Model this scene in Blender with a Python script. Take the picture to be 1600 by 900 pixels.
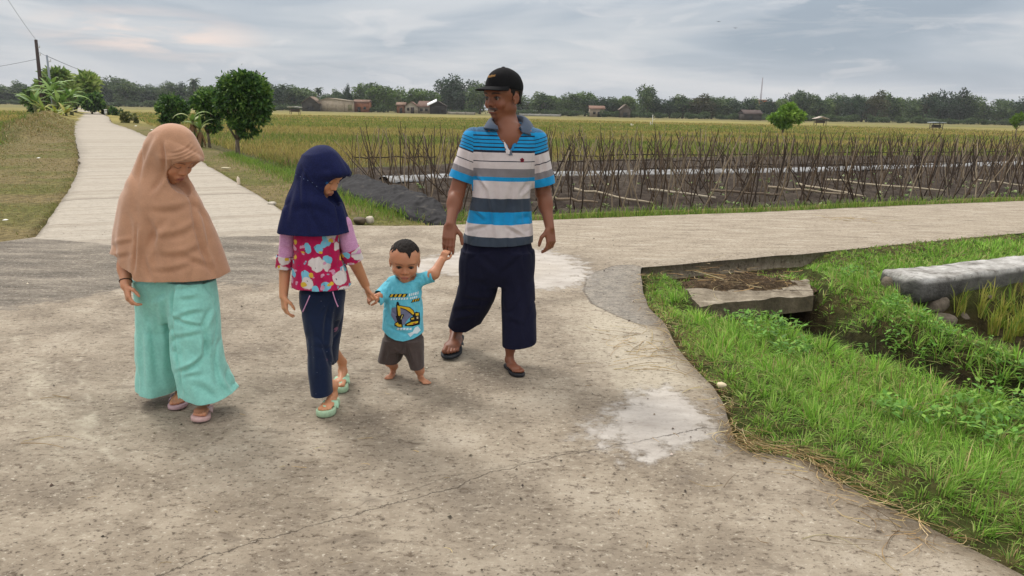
import bpy, bmesh, math, random
import numpy as np
from mathutils import Vector, Matrix
from mathutils.bvhtree import BVHTree
from mathutils.geometry import delaunay_2d_cdt, tessellate_polygon

for o in list(bpy.data.objects): bpy.data.objects.remove(o)
SC = bpy.context.scene
COL = SC.collection
rad = math.radians
random.seed(7); RNG = np.random.default_rng(7)

# ---------------------------------------------------------------- camera
FPX, CAMH, PITCH, ROLL = 1155.0, 1.44, rad(13.5), rad(1.16)
cam = bpy.data.objects.new('camera', bpy.data.cameras.new('camera'))
COL.objects.link(cam); SC.camera = cam
cam.data.sensor_width = 36; cam.data.lens = FPX/1600*36
cam.data.clip_start = 0.05; cam.data.clip_end = 6000
cam.matrix_world = Matrix.Translation((0, 0, CAMH)) @ Matrix.Rotation(math.pi/2-PITCH, 4, 'X') @ Matrix.Rotation(ROLL, 4, 'Z')
CM = np.array(cam.matrix_world.to_3x3())

# ---------------------------------------------------------------- sky and sun (bright overcast)
SUN_EL, SUN_AZ = rad(50), rad(-42)          # azimuth from +Y towards +X (negative: left of the view)
wd = bpy.data.worlds.new('World'); SC.world = wd; wd.use_nodes = True
wt = wd.node_tree; wt.nodes.clear()
def wn(t, **k):
    n = wt.nodes.new(t)
    for a, b in k.items(): setattr(n, a, b)
    return n
def wl(a, b): wt.links.new(a, b)
w_out = wn('ShaderNodeOutputWorld'); w_bg = wn('ShaderNodeBackground')
w_sky = wn('ShaderNodeTexSky', sky_type='NISHITA', sun_disc=False)
w_sky.sun_elevation = SUN_EL; w_sky.sun_rotation = SUN_AZ; w_sky.dust_density = 3
w_bg.inputs[1].default_value = 0.10
w_tc = wn('ShaderNodeTexCoord'); w_sep = wn('ShaderNodeSeparateXYZ'); wl(w_tc.outputs['Generated'], w_sep.inputs[0])
def wmath(op, a, b=None, c=None, clamp=False):
    n = wn('ShaderNodeMath', operation=op, use_clamp=clamp)
    for i, v in enumerate((a, b, c)):
        if v is None: continue
        if isinstance(v, (int, float)): n.inputs[i].default_value = v
        else: wl(v, n.inputs[i])
    return n.outputs[0]
def wnoise(sx, sz, scale, detail, off=0, dist=0.0, rough=.55):
    m = wn('ShaderNodeMapping'); wl(w_tc.outputs['Generated'], m.inputs[0])
    m.inputs['Scale'].default_value = (sx, sx, sz); m.inputs['Location'].default_value = (off, off*.7, off*.3)
    n = wn('ShaderNodeTexNoise'); wl(m.outputs[0], n.inputs['Vector'])
    n.inputs['Scale'].default_value = scale; n.inputs['Detail'].default_value = detail
    n.inputs['Distortion'].default_value = dist; n.inputs['Roughness'].default_value = rough
    return n.outputs[0]
def wramp(f, stops):
    r = wn('ShaderNodeValToRGB'); wl(f, r.inputs[0]); e = r.color_ramp.elements
    e[0].position, e[0].color = stops[0][0], (*stops[0][1], 1); e[1].position, e[1].color = stops[-1][0], (*stops[-1][1], 1)
    for p, c in stops[1:-1]:
        x = e.new(p); x.color = (*c, 1)
    return r.outputs[0]
def wmix(f, a, b):
    n = wn('ShaderNodeMix', data_type='RGBA')
    if isinstance(f, (int, float)): n.inputs[0].default_value = f
    else: wl(f, n.inputs[0])
    for i, v in ((6, a), (7, b)):
        if isinstance(v, tuple): n.inputs[i].default_value = (*v, 1)
        else: wl(v, n.inputs[i])
    return n.outputs[2]
K = 10.0   # colours below are display values; the Background strength is 0.1
c = lambda r, g, b: (r, g, b)
big = wnoise(1.0, 5.5, 2.1, 4, 3.1, .5)
base = wramp(big, [(.36, c(.290, .340, .400)), (.46, c(.360, .405, .460)), (.55, c(.460, .490, .525)), (.66, c(.58, .58, .595))])
streak = wnoise(1.6, 15.0, 2.0, 6, 8.3, .6, .6)
smask = wramp(streak, [(.50, c(0, 0, 0)), (.66, c(1, 1, 1))])
base = wmix(wmath('MULTIPLY', smask, .45), base, (.60, .595, .60))
puff = wnoise(3.0, 12.0, 2.6, 7, 1.7, .9, .6)
pmask = wramp(puff, [(.56, c(0, 0, 0)), (.66, c(1, 1, 1))])
base = wmix(wmath('MULTIPLY', pmask, .28), base, (.68, .655, .65))
# warm break in the cloud low on the left
vd = wn('ShaderNodeVectorMath', operation='DISTANCE'); wl(w_tc.outputs['Generated'], vd.inputs[0])
vs = wn('ShaderNodeVectorMath', operation='MULTIPLY'); wl(w_tc.outputs['Generated'], vs.inputs[0]); vs.inputs[1].default_value = (1, 1, 4.2)
wl(vs.outputs[0], vd.inputs[0]); vd.inputs[1].default_value = (-.425, .90, .078*4.2)
warm = wmath('MULTIPLY', wmath('SUBTRACT', 1.0, wmath('DIVIDE', vd.outputs['Value'], .12), clamp=True), wmath('MULTIPLY', smask, 1.0))
wz = wramp(wnoise(2.5, 16, 3.0, 6, 5.2, .6), [(.42, c(0, 0, 0)), (.6, c(1, 1, 1))])
warm = wmath('MULTIPLY', wmath('SUBTRACT', 1.0, wmath('DIVIDE', vd.outputs['Value'], .14), clamp=True), wz)
base = wmix(wmath('MULTIPLY', warm, .9, clamp=True), base, (.86, .66, .56))
# brighter band of sky just over the trees
hz = wmath('SUBTRACT', 1.0, wmath('DIVIDE', w_sep.outputs[2], .075), clamp=True)
base = wmix(wmath('MULTIPLY', hz, .45), base, (.62, .62, .64))
base = wmix(wmath('MULTIPLY', wmath('SUBTRACT', w_sep.outputs[2], .16, clamp=True), 2.2, clamp=True), base, (.50, .485, .465))
zen = wmath('MULTIPLY_ADD', wmath('SUBTRACT', w_sep.outputs[2], .12, clamp=True), 2.1, 1.0)
sc_ = wn('ShaderNodeVectorMath', operation='SCALE'); wl(base, sc_.inputs[0]); wl(wmath('MULTIPLY', zen, K), sc_.inputs['Scale'])
wl(wmix(.92, w_sky.outputs[0], sc_.outputs[0]), w_bg.inputs[0]); wl(w_bg.outputs[0], w_out.inputs[0])

sd = bpy.data.lights.new('sun', 'SUN'); sun = bpy.data.objects.new('sun', sd); COL.objects.link(sun)
sd.energy = 1.5; sd.angle = rad(14); sd.color = (1, .96, .9)
sdir = Vector((math.sin(SUN_AZ)*math.cos(SUN_EL), math.cos(SUN_AZ)*math.cos(SUN_EL), math.sin(SUN_EL)))
sun.rotation_euler = sdir.to_track_quat('Z', 'Y').to_euler(); sun.location = sdir*30
SC.view_settings.view_transform = 'Standard'; SC.view_settings.look = 'None'
SC.view_settings.exposure = 0.36; SC.view_settings.gamma = 1
SC.cycles.use_denoising = True
SC.cycles.max_bounces = 6; SC.cycles.transparent_max_bounces = 6; SC.cycles.diffuse_bounces = 3; SC.cycles.glossy_bounces = 2

# ---------------------------------------------------------------- measuring helpers
def ray(px, py):
    return CM @ np.array([(px-800)/FPX, -(py-450)/FPX, -1.0])
def G(px, py, z=0.0):
    d = ray(px, py); return np.array([0, 0, CAMH]) + d*((z-CAMH)/d[2])
def w(px, py, Y):
    d = ray(px, py); return np.array([0, 0, CAMH]) + d*(Y/d[1])
def topx(P):
    L = (np.asarray(P)-np.array([0, 0, CAMH])) @ CM
    return 800 - L[..., 0]/L[..., 2]*FPX, 450 + L[..., 1]/L[..., 2]*FPX
def horizon_y(px):
    return 450 - FPX*math.tan(PITCH) + (px-800)*math.tan(ROLL)
def srgb(r, g, b):
    f = lambda v: (v/255/12.92 if v/255 <= .04045 else ((v/255+.055)/1.055)**2.4)
    return (f(r), f(g), f(b))

# ---------------------------------------------------------------- object helpers
def tag(o, label=None, cat=None, group=None, kind=None):
    if label: o['label'] = label
    if cat: o['category'] = cat
    if group: o['group'] = group
    if kind: o['kind'] = kind
    return o
def empty(name, loc=(0, 0, 0), rz=0):
    o = bpy.data.objects.new(name, None); COL.objects.link(o); o.location = loc; o.rotation_euler = (0, 0, rz)
    o.empty_display_size = .1
    return o
def link(name, me, mat=None, parent=None):
    o = bpy.data.objects.new(name, me); COL.objects.link(o)
    if mat is not None and not me.materials: me.materials.append(mat)
    if parent is not None:
        o.parent = parent
    return o
def npmesh(name, V, quads=None, tris=None, smooth=False, cols=None, fl=None):
    me = bpy.data.meshes.new(name)
    V = np.asarray(V, np.float32)
    nq = 0 if quads is None else len(quads); nt_ = 0 if tris is None else len(tris)
    me.vertices.add(len(V)); me.vertices.foreach_set('co', V.ravel())
    me.loops.add(nq*4+nt_*3); me.polygons.add(nq+nt_)
    li = []
    if nq: li.append(np.asarray(quads, np.int32).ravel())
    if nt_: li.append(np.asarray(tris, np.int32).ravel())
    me.loops.foreach_set('vertex_index', np.concatenate(li))
    st = np.concatenate([np.arange(nq)*4, nq*4+np.arange(nt_)*3]).astype(np.int32)
    me.polygons.foreach_set('loop_start', st)
    if smooth: me.polygons.foreach_set('use_smooth', np.ones(nq+nt_, bool))
    if cols is not None:
        a = me.color_attributes.new('Col', 'FLOAT_COLOR', 'POINT')
        cc = np.ones((len(V), 4), np.float32); cc[:, :3] = cols
        a.data.foreach_set('color', cc.ravel())
    for k, v in (fl or {}).items():
        a = me.attributes.new(k, 'FLOAT', 'POINT'); a.data.foreach_set('value', np.asarray(v, np.float32))
    me.update(calc_edges=True); me.validate()
    return me
def off(V, o):       # world coordinates -> coordinates relative to o's location
    return np.asarray(V) - np.array(o.location)

# value noise on arrays
_LAT = np.random.default_rng(3).random((32, 32, 32)).astype(np.float32)
def vnoise(P, seed=0):
    P = np.asarray(P, float) + seed*7.31
    i = np.floor(P).astype(int); f = P-i; f = f*f*(3-2*f); r = 0
    for dx in (0, 1):
        for dy in (0, 1):
            for dz in (0, 1):
                wgt = (f[..., 0] if dx else 1-f[..., 0])*(f[..., 1] if dy else 1-f[..., 1])*(f[..., 2] if dz else 1-f[..., 2])
                r = r + wgt*_LAT[(i[..., 0]+dx) % 32, (i[..., 1]+dy) % 32, (i[..., 2]+dz) % 32]
    return r*2-1
def fnoise(P, oct=3, seed=0):
    r = 0; a = 1; s = 0
    for k in range(oct):
        r = r+a*vnoise(np.asarray(P)*2**k, seed+k); s += a; a *= .5
    return r/s
def n2(x, y, s=1.0, seed=0, oct=3):
    return fnoise(np.stack([x*s, y*s, np.zeros_like(x)+.5], -1), oct, seed)

# polygons and polylines on the ground
def seg_dist(x, y, pl):
    d = np.full(x.shape, 1e9); s = np.zeros(x.shape)
    for (x0, y0), (x1, y1) in zip(pl[:-1], pl[1:]):
        vx, vy = x1-x0, y1-y0; L = vx*vx+vy*vy+1e-12
        t = np.clip(((x-x0)*vx+(y-y0)*vy)/L, 0, 1)
        dd = np.hypot(x-x0-t*vx, y-y0-t*vy); sg = np.sign((x-x0)*vy-(y-y0)*vx)
        m = dd < d; d = np.where(m, dd, d); s = np.where(m, sg, s)
    return d, s
def poly_sd(x, y, P):       # negative inside
    P = [tuple(p[:2]) for p in P]
    d, _ = seg_dist(x, y, P+[P[0]])
    ins = np.zeros(x.shape, bool)
    for (x0, y0), (x1, y1) in zip(P, P[1:]+[P[0]]):
        if y0 == y1: continue
        ins ^= ((y0 > y) != (y1 > y)) & (x < (x1-x0)*(y-y0)/(y1-y0)+x0)
    return np.where(ins, -d, d)
def GP(pts, z=0.0): return [tuple(G(a, b, z)[:2]) for a, b in pts]
def sstep(a, b, x):
    t = np.clip((x-a)/(b-a), 0, 1); return t*t*(3-2*t)

# ---------------------------------------------------------------- material builder
class NB:
    def __init__(s, name):
        s.m = bpy.data.materials.new(name); s.m.use_nodes = True; s.t = s.m.node_tree
        s.b = s.t.nodes['Principled BSDF']; s.b.inputs['Specular IOR Level'].default_value = .3
    def n(s, t, **k):
        x = s.t.nodes.new(t)
        for a, b in k.items(): setattr(x, a, b)
        return x
    def l(s, a, b): s.t.links.new(a, b)
    def put(s, sock, v):
        if isinstance(v, (int, float)): sock.default_value = v
        elif isinstance(v, tuple): sock.default_value = (*v, 1) if len(sock.default_value) == 4 and len(v) == 3 else v
        else: s.l(v, sock)
    def attr(s, name, out='Fac'):
        return s.n('ShaderNodeAttribute', attribute_name=name).outputs[out]
    def pos(s, obj=False):
        return s.n('ShaderNodeTexCoord').outputs['Object'] if obj else s.n('ShaderNodeNewGeometry').outputs['Position']
    def map(s, vec, scale=(1, 1, 1), rot=(0, 0, 0), loc=(0, 0, 0)):
        m = s.n('ShaderNodeMapping'); s.l(vec, m.inputs[0]); m.inputs['Scale'].default_value = scale
        m.inputs['Rotation'].default_value = rot; m.inputs['Location'].default_value = loc; return m.outputs[0]
    def noise(s, vec, scale, detail=4, rough=.55, dist=0, col=False):
        n = s.n('ShaderNodeTexNoise'); s.l(vec, n.inputs['Vector']); n.inputs['Scale'].default_value = scale
        n.inputs['Detail'].default_value = detail; n.inputs['Roughness'].default_value = rough; n.inputs['Distortion'].default_value = dist
        return n.outputs[1 if col else 0]
    def vor(s, vec, scale, feature='F1', out='Distance', rand=1):
        n = s.n('ShaderNodeTexVoronoi', feature=feature); s.l(vec, n.inputs['Vector']); n.inputs['Scale'].default_value = scale
        n.inputs['Randomness'].default_value = rand
        return n.outputs[out]
    def math(s, op, a, b=None, c=None, clamp=False):
        n = s.n('ShaderNodeMath', operation=op, use_clamp=clamp)
        for i, v in enumerate((a, b, c)):
            if v is not None: s.put(n.inputs[i], v)
        return n.outputs[0]
    def ss(s, x, a, b, lo=0., hi=1.):
        n = s.n('ShaderNodeMapRange', interpolation_type='SMOOTHSTEP'); s.put(n.inputs[0], x)
        n.inputs[1].default_value = a; n.inputs[2].default_value = b; n.inputs[3].default_value = lo; n.inputs[4].default_value = hi
        return n.outputs[0]
    def mix(s, f, a, b, mode='MIX'):
        n = s.n('ShaderNodeMix', data_type='RGBA', blend_type=mode); s.put(n.inputs[0], f); s.put(n.inputs[6], a); s.put(n.inputs[7], b)
        return n.outputs[2]
    def ramp(s, f, stops, const=False):
        r = s.n('ShaderNodeValToRGB'); s.l(f, r.inputs[0]); cr = r.color_ramp
        if const: cr.interpolation = 'CONSTANT'
        e = cr.elements; e[0].position, e[0].color = stops[0][0], (*stops[0][1], 1); e[1].position, e[1].color = stops[-1][0], (*stops[-1][1], 1)
        for p, cc in stops[1:-1]:
            x = e.new(p); x.color = (*cc, 1)
        return r.outputs[0]
    def bump(s, h, strength=.5, dist=.01, normal=None):
        n = s.n('ShaderNodeBump'); s.l(h, n.inputs['Height']); n.inputs['Strength'].default_value = strength; n.inputs['Distance'].default_value = dist
        if normal is not None: s.l(normal, n.inputs['Normal'])
        s.l(n.outputs[0], s.b.inputs['Normal']); return n.outputs[0]
    def done(s, col=None, rough=.8, spec=None, metal=0, sub=0, trans=0):
        if col is not None: s.put(s.b.inputs['Base Color'], col)
        s.put(s.b.inputs['Roughness'], rough); s.b.inputs['Metallic'].default_value = metal
        if spec is not None: s.b.inputs['Specular IOR Level'].default_value = spec
        if sub:
            s.b.inputs['Subsurface Weight'].default_value = sub; s.b.inputs['Subsurface Radius'].default_value = (.012, .004, .002); s.b.inputs['Subsurface Scale'].default_value = 1
        return s.m
def simple(name, col, rough=.7, var=.12, scale=30, bump=0.0, metal=0, spec=.3):
    b = NB(name); p = b.pos()
    n = b.noise(p, scale, 4)
    cc = b.mix(b.ss(n, .3, .7), tuple(v*(1-var) for v in col), tuple(min(1, v*(1+var)) for v in col))
    if bump: b.bump(b.noise(p, scale*2.5, 3), .6, bump)
    return b.done(cc, rough, spec, metal)
def leafmat(name, trans=.25, rough=.55, tintvar=.0):
    b = NB(name)
    colr = b.attr('Col', 'Color')
    b.done(colr, rough, .25)
    t = b.n('ShaderNodeBsdfTranslucent'); b.l(colr, t.inputs[0])
    mx = b.n('ShaderNodeMixShader'); mx.inputs[0].default_value = trans
    out = b.t.nodes['Material Output']
    b.l(b.b.outputs[0], mx.inputs[1]); b.l(t.outputs[0], mx.inputs[2]); b.l(mx.outputs[0], out.inputs[0])
    return b.m
M_LEAF = leafmat('leaves'); M_BLADE = leafmat('grass_blades', .3, .6)

def tube(pts, rads, n=7):
    pts = [Vector(p) for p in pts]; V = []; Q = []
    for i, p in enumerate(pts):
        d = (pts[min(i+1, len(pts)-1)]-pts[max(i-1, 0)]).normalized(); a = d.orthogonal().normalized()
        if i: a = (pa-d*pa.dot(d)).normalized()
        pa = a; b_ = d.cross(a)
        for k in range(n):
            t = 2*math.pi*k/n; V.append(p+(a*math.cos(t)+b_*math.sin(t))*rads[i])
    for i in range(len(pts)-1):
        for k in range(n):
            Q.append((i*n+k, i*n+(k+1) % n, (i+1)*n+(k+1) % n, (i+1)*n+k))
    m = len(V); V.append(pts[0]); V.append(pts[-1]); T_ = []
    for k in range(n):
        T_.append((k, m, (k+1) % n)); T_.append(((len(pts)-1)*n+k, (len(pts)-1)*n+(k+1) % n, m+1))
    return np.array([tuple(v) for v in V]), np.array(Q), np.array(T_)
class Mesh:
    def __init__(s): s.V = []; s.Q = []; s.T = []; s.C = []; s.n = 0
    def add(s, V, Q=None, T=None, col=None):
        V = np.asarray(V, float)
        s.V.append(V)
        if Q is not None and len(Q): s.Q.append(np.asarray(Q)+s.n)
        if T is not None and len(T): s.T.append(np.asarray(T)+s.n)
        s.C.append(np.broadcast_to(np.array(col if col is not None else (1, 1, 1)), (len(V), 3)) if np.ndim(col) < 2 else col); s.n += len(V); return s
    def tube(s, pts, rads, n=7, col=None): return s.add(*tube(pts, rads, n), col=col)
    def box(s, c0, h, R=None, col=None, taper=1):
        c0 = np.array(c0, float); h = np.array(h, float); v = np.array([(x, y, z) for z in (-1, 1) for y in (-1, 1) for x in (-1, 1)], float)
        v[v[:, 2] > 0, :2] *= taper; v = v*h
        if R is not None: v = v @ np.array(R).T
        return s.add(v+c0, [(0, 2, 3, 1), (4, 5, 7, 6), (0, 1, 5, 4), (2, 6, 7, 3), (0, 4, 6, 2), (1, 3, 7, 5)], col=col)
    def build(s, name, mat=None, parent=None, smooth=False, origin=None):
        V = np.concatenate(s.V)
        if origin is not None: V = V-np.array(origin)
        me = npmesh(name, V, np.concatenate(s.Q) if s.Q else None, np.concatenate(s.T) if s.T else None, smooth, np.concatenate(s.C))
        return link(name, me, mat, parent)
def rotz(a): c_, s_ = math.cos(a), math.sin(a); return np.array([[c_, -s_, 0], [s_, c_, 0], [0, 0, 1]])

M_COL = NB('painted'); M_COL = M_COL.done(M_COL.attr('Col', 'Color'), .75, .3)
# ================================================================ GROUND, PAVEMENT
far_dir = np.array([-52., 90.]); far_dir /= np.linalg.norm(far_dir)
Lp = GP([(55, 368), (80, 333), (105, 300), (117, 275), (124, 257), (123, 240), (119, 225), (116, 210), (117, 190)])
Lend = np.array(Lp[-1])
Rp = GP([(440, 327), (410, 307), (380, 290), (345, 269), (313, 252), (270, 231), (233, 215), (207, 203), (173, 191.5)])
Rend = np.array(Rp[-1])
perp = np.array([far_dir[1], -far_dir[0]])
far1 = Lend+far_dir*150; far2 = far1+perp*2.9
# past the last measured points both edges run straight and parallel
LEFT_FAR = [tuple(Lend+far_dir*20), tuple(far1)]
RIGHT_FAR = [tuple(far2), tuple(Lend+far_dir*20+perp*2.9)]
RB = GP([(500, 343), (560, 350), (620, 351), (690, 350), (820, 343), (980, 337), (1140, 331), (1400, 320), (1600, 312)])
rb_dir = np.array(RB[-1])-np.array(RB[-2]); rb_dir /= np.linalg.norm(rb_dir)
RBe = [tuple(np.array(RB[-1])+rb_dir*t) for t in (6, 30)]
RN = GP([(1600, 362), (1420, 378), (1240, 395), (1130, 404), (1040, 412), (1001, 415)])
RNe = [tuple(np.array(RN[0])+rb_dir*t) for t in (34, 6)]
MB = GP([(1001, 425), (1003, 450), (1012, 475), (1035, 498), (1040, 508), (1062, 545), (1085, 572), (1115, 600), (1132, 630), (1140, 662), (1150, 686), (1172, 700), (1222, 705), (1262, 713), (1300, 738), (1345, 764), (1440, 812), (1540, 862), (1600, 892)])
MBe = [(1.95, 1.6), (2.3, .6), (2.6, -3)]
LFe = [(-9, -3), (-16, 3), (-16, 1.9), (-8.0, 5.6), tuple(G(0, 375)[:2]+np.array([-.6, -.25])), tuple(G(0, 375)[:2])]
PAV0 = Lp+LEFT_FAR+RIGHT_FAR+Rp[::-1]+RB+RBe+RNe+RN+MB+MBe+LFe
PAV0 = [tuple(map(float, p)) for p in PAV0]
def refine(P, step, amp, closed=True):
    out = []
    Q = P+[P[0]] if closed else P
    for (x0, y0), (x1, y1) in zip(Q[:-1], Q[1:]):
        L = math.hypot(x1-x0, y1-y0); D = math.hypot((x0+x1)/2, (y0+y1)/2)
        st = step*max(1, D/7); n = max(1, int(L/st))
        for k in range(n):
            t = k/n; x, y = x0+(x1-x0)*t, y0+(y1-y0)*t
            a = amp*max(1, D/12)*.9
            x += a*float(n2(np.array(x), np.array(y), 2.2, 4)); y += a*float(n2(np.array(x), np.array(y), 2.2, 9))
            out.append((x, y))
    return out
PAV = refine(PAV0, .10, .035)

# named areas (pixel outlines on the ground plane turned into metres)
A_PATCH = GP([(905, 690), (925, 655), (985, 622), (1010, 606), (1060, 603), (1100, 622), (1128, 655), (1134, 688), (1080, 706), (1000, 712), (955, 706)])
B_PATCH = GP([(690, 398), (720, 388), (850, 388), (900, 402), (922, 425), (905, 452), (850, 456), (760, 452), (700, 430), (640, 425), (610, 408)])
DARK_L = [tuple(p) for p in ((-16, 1.9), (-16, 3.5), (-6, 7.4))]+GP([(55, 372), (432, 366), (436, 400), (436, 436), (330, 445), (200, 452), (60, 470), (0, 482)])+[(-8, 3.6)]
LROAD = Lp+LEFT_FAR+RIGHT_FAR+Rp[::-1]+GP([(440, 368), (250, 371), (200, 384), (130, 378), (52, 372)])
RROAD = GP([(640, 351), (820, 343), (1140, 331), (1400, 320), (1600, 312)])+RBe+RNe+GP([(1600, 362), (1240, 395), (1040, 412), (960, 412), (900, 390), (720, 380)])
APRON = GP([(912, 455), (918, 430), (960, 415), (1003, 412), (1006, 450), (1040, 503), (1010, 512), (960, 492), (925, 475)])
DUST = GP([(925, 480), (1010, 515), (1060, 545), (1095, 585), (1110, 605), (1040, 606), (990, 600), (950, 560), (925, 520)])
WHITE_L = GP([(0, 500), (60, 520), (110, 620), (180, 720), (120, 760), (40, 720), (0, 650)])
LIGHT_M = GP([(0, 640), (250, 700), (500, 720), (600, 900), (0, 900)])
R1 = RNe+RN+MB+[(1.95, 1.6), (14, -2), (30, 12)]       # land on the near right

SLAB_TOP = -.10
slab_front = GP([(1095, 478), (1272, 461)], SLAB_TOP); slab_back = GP([(1262, 436), (1070, 452)], SLAB_TOP)
SOILA = GP([(1045, 420), (1240, 408), (1290, 440), (1280, 470), (1100, 485), (1060, 455)], -.1)
wallA = G(1375, 430, .04)[:2]; wallB = G(1600, 405, .04)[:2]
wdir = (wallB-wallA)/np.linalg.norm(wallB-wallA); wallC = wallA+wdir*6.0; wnrm = np.array([wdir[1], -wdir[0]])
DITCH = [tuple(slab_front[0]+np.array([.55, .5])), tuple(G(1200, 505, -.35)[:2]), tuple(G(1262, 545, -.35)[:2]), tuple(G(1350, 588, -.35)[:2]), tuple(G(1440, 628, -.35)[:2]), tuple(G(1540, 668, -.35)[:2]), (3.6, 3.0), (5.2, .5)]
RICE_R = [tuple(wallA+wnrm*.42+wdir*.6), tuple(wallC+wnrm*.42), (12, 6), (9, 3.4), tuple(G(1600, 592, -.2)[:2]), tuple(G(1480, 545, -.2)[:2]), tuple(G(1430, 512, -.2)[:2]), tuple(G(1385, 472, -.2)[:2])]
TROUGH = [tuple(slab_front[0][:2]+np.array([.10, -.22])), tuple(slab_front[1][:2]+np.array([.05, -.25]))]
roadL_line = [Lp[0], Lp[4], tuple(far1)]

def terrain(x, y, full=False):
    dp = poly_sd(x, y, PAV0)
    r1 = poly_sd(x, y, R1)
    n = n2(x, y, .9, 2); nf = n2(x, y, 4.0, 5)
    D = np.hypot(x, y)
    # default verge, then lower fields
    soil = poly_sd(x, y, SOILF)
    vw = np.where(x < -9-0*y, 1.9, 1.9)
    left_side = (y > 7.2) & (x < -5.2+0*y) & (seg_dist(x, y, [Lp[0]]+Lp[4:]+[tuple(far1)])[1]*1 < 0)
    hv = -.04-.02*sstep(0, .4, dp)+.03*n
    back = -.30+.04*n
    h = hv+(back-hv)*sstep(1.6, 3.2, dp)
    lm = (x < -2) & (y > 7.0) & left_mask(x, y)
    h = np.where(lm, hv+(-.33+.03*n-hv)*sstep(1.9, 3.4, dp+.5*n)+.0, h)
    # heaped bank with cut weeds left of the road, further on
    bx, bs = seg_dist(x, y, BANK); h = h+np.where(lm, .55*np.exp(-(bx/1.3)**2)*sstep(14, 24, y)*(1-sstep(95, 120, y))*(1+.5*n), 0)
    h = h+np.where(lm, .07*np.maximum(0, n2(x, y, 1.1, 33))*sstep(.3, .8, dp), 0)
    # ditch right of the left road
    dd, _ = seg_dist(x, y, DITCH_L); h = h-np.where(~lm, .38*np.exp(-(dd/.45)**2), 0)
    # the planted soil plot behind the right road
    hs = -.30+.07*np.sin(PLOTROW(x, y)*2*math.pi)+.03*nf
    h = np.where(soil < 0, h+(hs-h)*sstep(0, .35, -soil), h)
    h = np.where((soil > 0) & (soil < 1e8) & (r1 > 0) & ~lm & (x > -1.2) & (y < 60), np.where(dp < .6, hv-.1*sstep(.2, .6, dp), h), h)
    # near right bank
    hr = -.07+.03*n+.02*nf
    hr = hr-.10*(1-sstep(.1, .5, seg_dist(x, y, RN+MB[:1])[0]))*sstep(1.3, 1.8, x)*(1-sstep(3.1, 3.6, x))
    rd, rs = seg_dist(x, y, RIDGE); hr = hr+.13*np.exp(-(rd/.42)**2)
    nd, _ = seg_dist(x, y, NEARB); hr = hr+.06*np.exp(-(nd/.35)**2)
    d1, _ = seg_dist(x, y, DITCH); hr = hr-(.60+.08*nf)*np.exp(-(d1/.42)**4)*1.0
    rnd, _ = seg_dist(x, y, RN[:1]+RN[1:3]+[RN[0]]); hr = hr+.055*np.exp(-(seg_dist(x, y, [RNe[0]]+[RN[0]]+RN[1:4])[0]/.35)**2)*sstep(3.0, 3.7, x)
    tr, _ = seg_dist(x, y, TROUGH); hr = hr-.24*np.exp(-(tr/.26)**2)
    so = poly_sd(x, y, SOILA); hr = np.where(so < 0, np.minimum(hr, np.where(x < slab_front[0][0]-.02, -.08, SLAB_TOP-.07)), hr)
    ri = poly_sd(x, y, RICE_R); hr = hr+(-.38-hr)*sstep(-.05, .30, -ri)
    h = np.where(r1 < 0, hr, h)
    h = np.where(dp < .03, -.16, h)
    h = h - 0.0
    if full: return h, dict(dp=dp, r1=r1, lm=lm, soil=soil, dd=dd, tr=tr, d1=d1, so=so, ri=ri, bx=bx, n=n, nf=nf, rd=rd)
    return h
def left_mask(x, y):     # on the left of the left road
    d, s = seg_dist(x, y, [Lp[0], Lp[2], Lp[4], tuple(far1), tuple(far1+far_dir*2000)]); return s < 0
BANK = [tuple(p) for p in GP([(30, 215), (60, 195), (85, 181), (100, 174)], 0.0)]
DITCH_L = GP([(690, 345), (620, 322), (560, 300), (520, 285), (440, 262), (400, 247), (330, 226), (262, 205)], -.2)
SOILF = [tuple(G(585, 318, -.25)[:2])]+[tuple(np.array(RB[k])+np.array([-.25, .75])) for k in (4, 6, 7, 8)]+[tuple(np.array(RBe[1])+np.array([-.3, .75])), (31, 40), (10, 33), tuple(G(545, 262, -.3)[:2]), tuple(G(540, 285, -.3)[:2])]
SOILF = [tuple(map(float, p)) for p in SOILF]
def PLOTROW(x, y): return (-(x)*rb_dir[1]+y*rb_dir[0])/1.25
RIDGE = GP([(1290, 492), (1340, 528), (1440, 572), (1530, 606), (1600, 630)], .0)+[(3.9, 4.0), (6, 2)]
NEARB = GP([(1060, 500), (1130, 560), (1230, 620), (1350, 680), (1480, 740), (1600, 800)], .0)

def axis(lo, hi, step, far, g=1.09):
    a = list(np.arange(lo, hi, step)); s = step; v = hi
    while v < far: a.append(v); s *= g; v += s
    a.append(far); s = step; v = lo; b = []
    while v > -far:
        s *= g; v -= s; b.append(max(v, -far))
        if v <= -far: break
    return np.array(b[::-1]+a)
gx = axis(-6, 7.5, .06, 2500, 1.045); gy = axis(1.0, 15, .06, 2500, 1.035)
gy = gy[(gy > -60)]
X, Y = np.meshgrid(gx, gy, indexing='ij')
Hh, T = terrain(X, Y, True)
Hh = np.where(np.hypot(X, Y) > 160, -.33, Hh)
def colmix(a, b, f): return a+(b-a)*f[..., None]
def C(r, g, b): return np.array(srgb(r, g, b))
n = T['n']; nf = T['nf']; nl = n2(X, Y, .25, 11); D = np.hypot(X, Y)
col = np.broadcast_to(C(96, 98, 58), X.shape+(3,)).copy()                     # earth and stubble under rice
col = colmix(col, C(112, 108, 66)*np.ones(3), sstep(-.1, .5, nl))
col = colmix(col, C(128, 112, 80)*np.ones(3), sstep(.15, .5, n)*.5)
verge = 1-sstep(1.5, 2.4, T['dp'])
dry = colmix(np.broadcast_to(C(126, 114, 80), col.shape), C(104, 104, 58)*np.ones(3), sstep(-.3, .4, n))
col = colmix(col, dry, verge)
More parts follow.
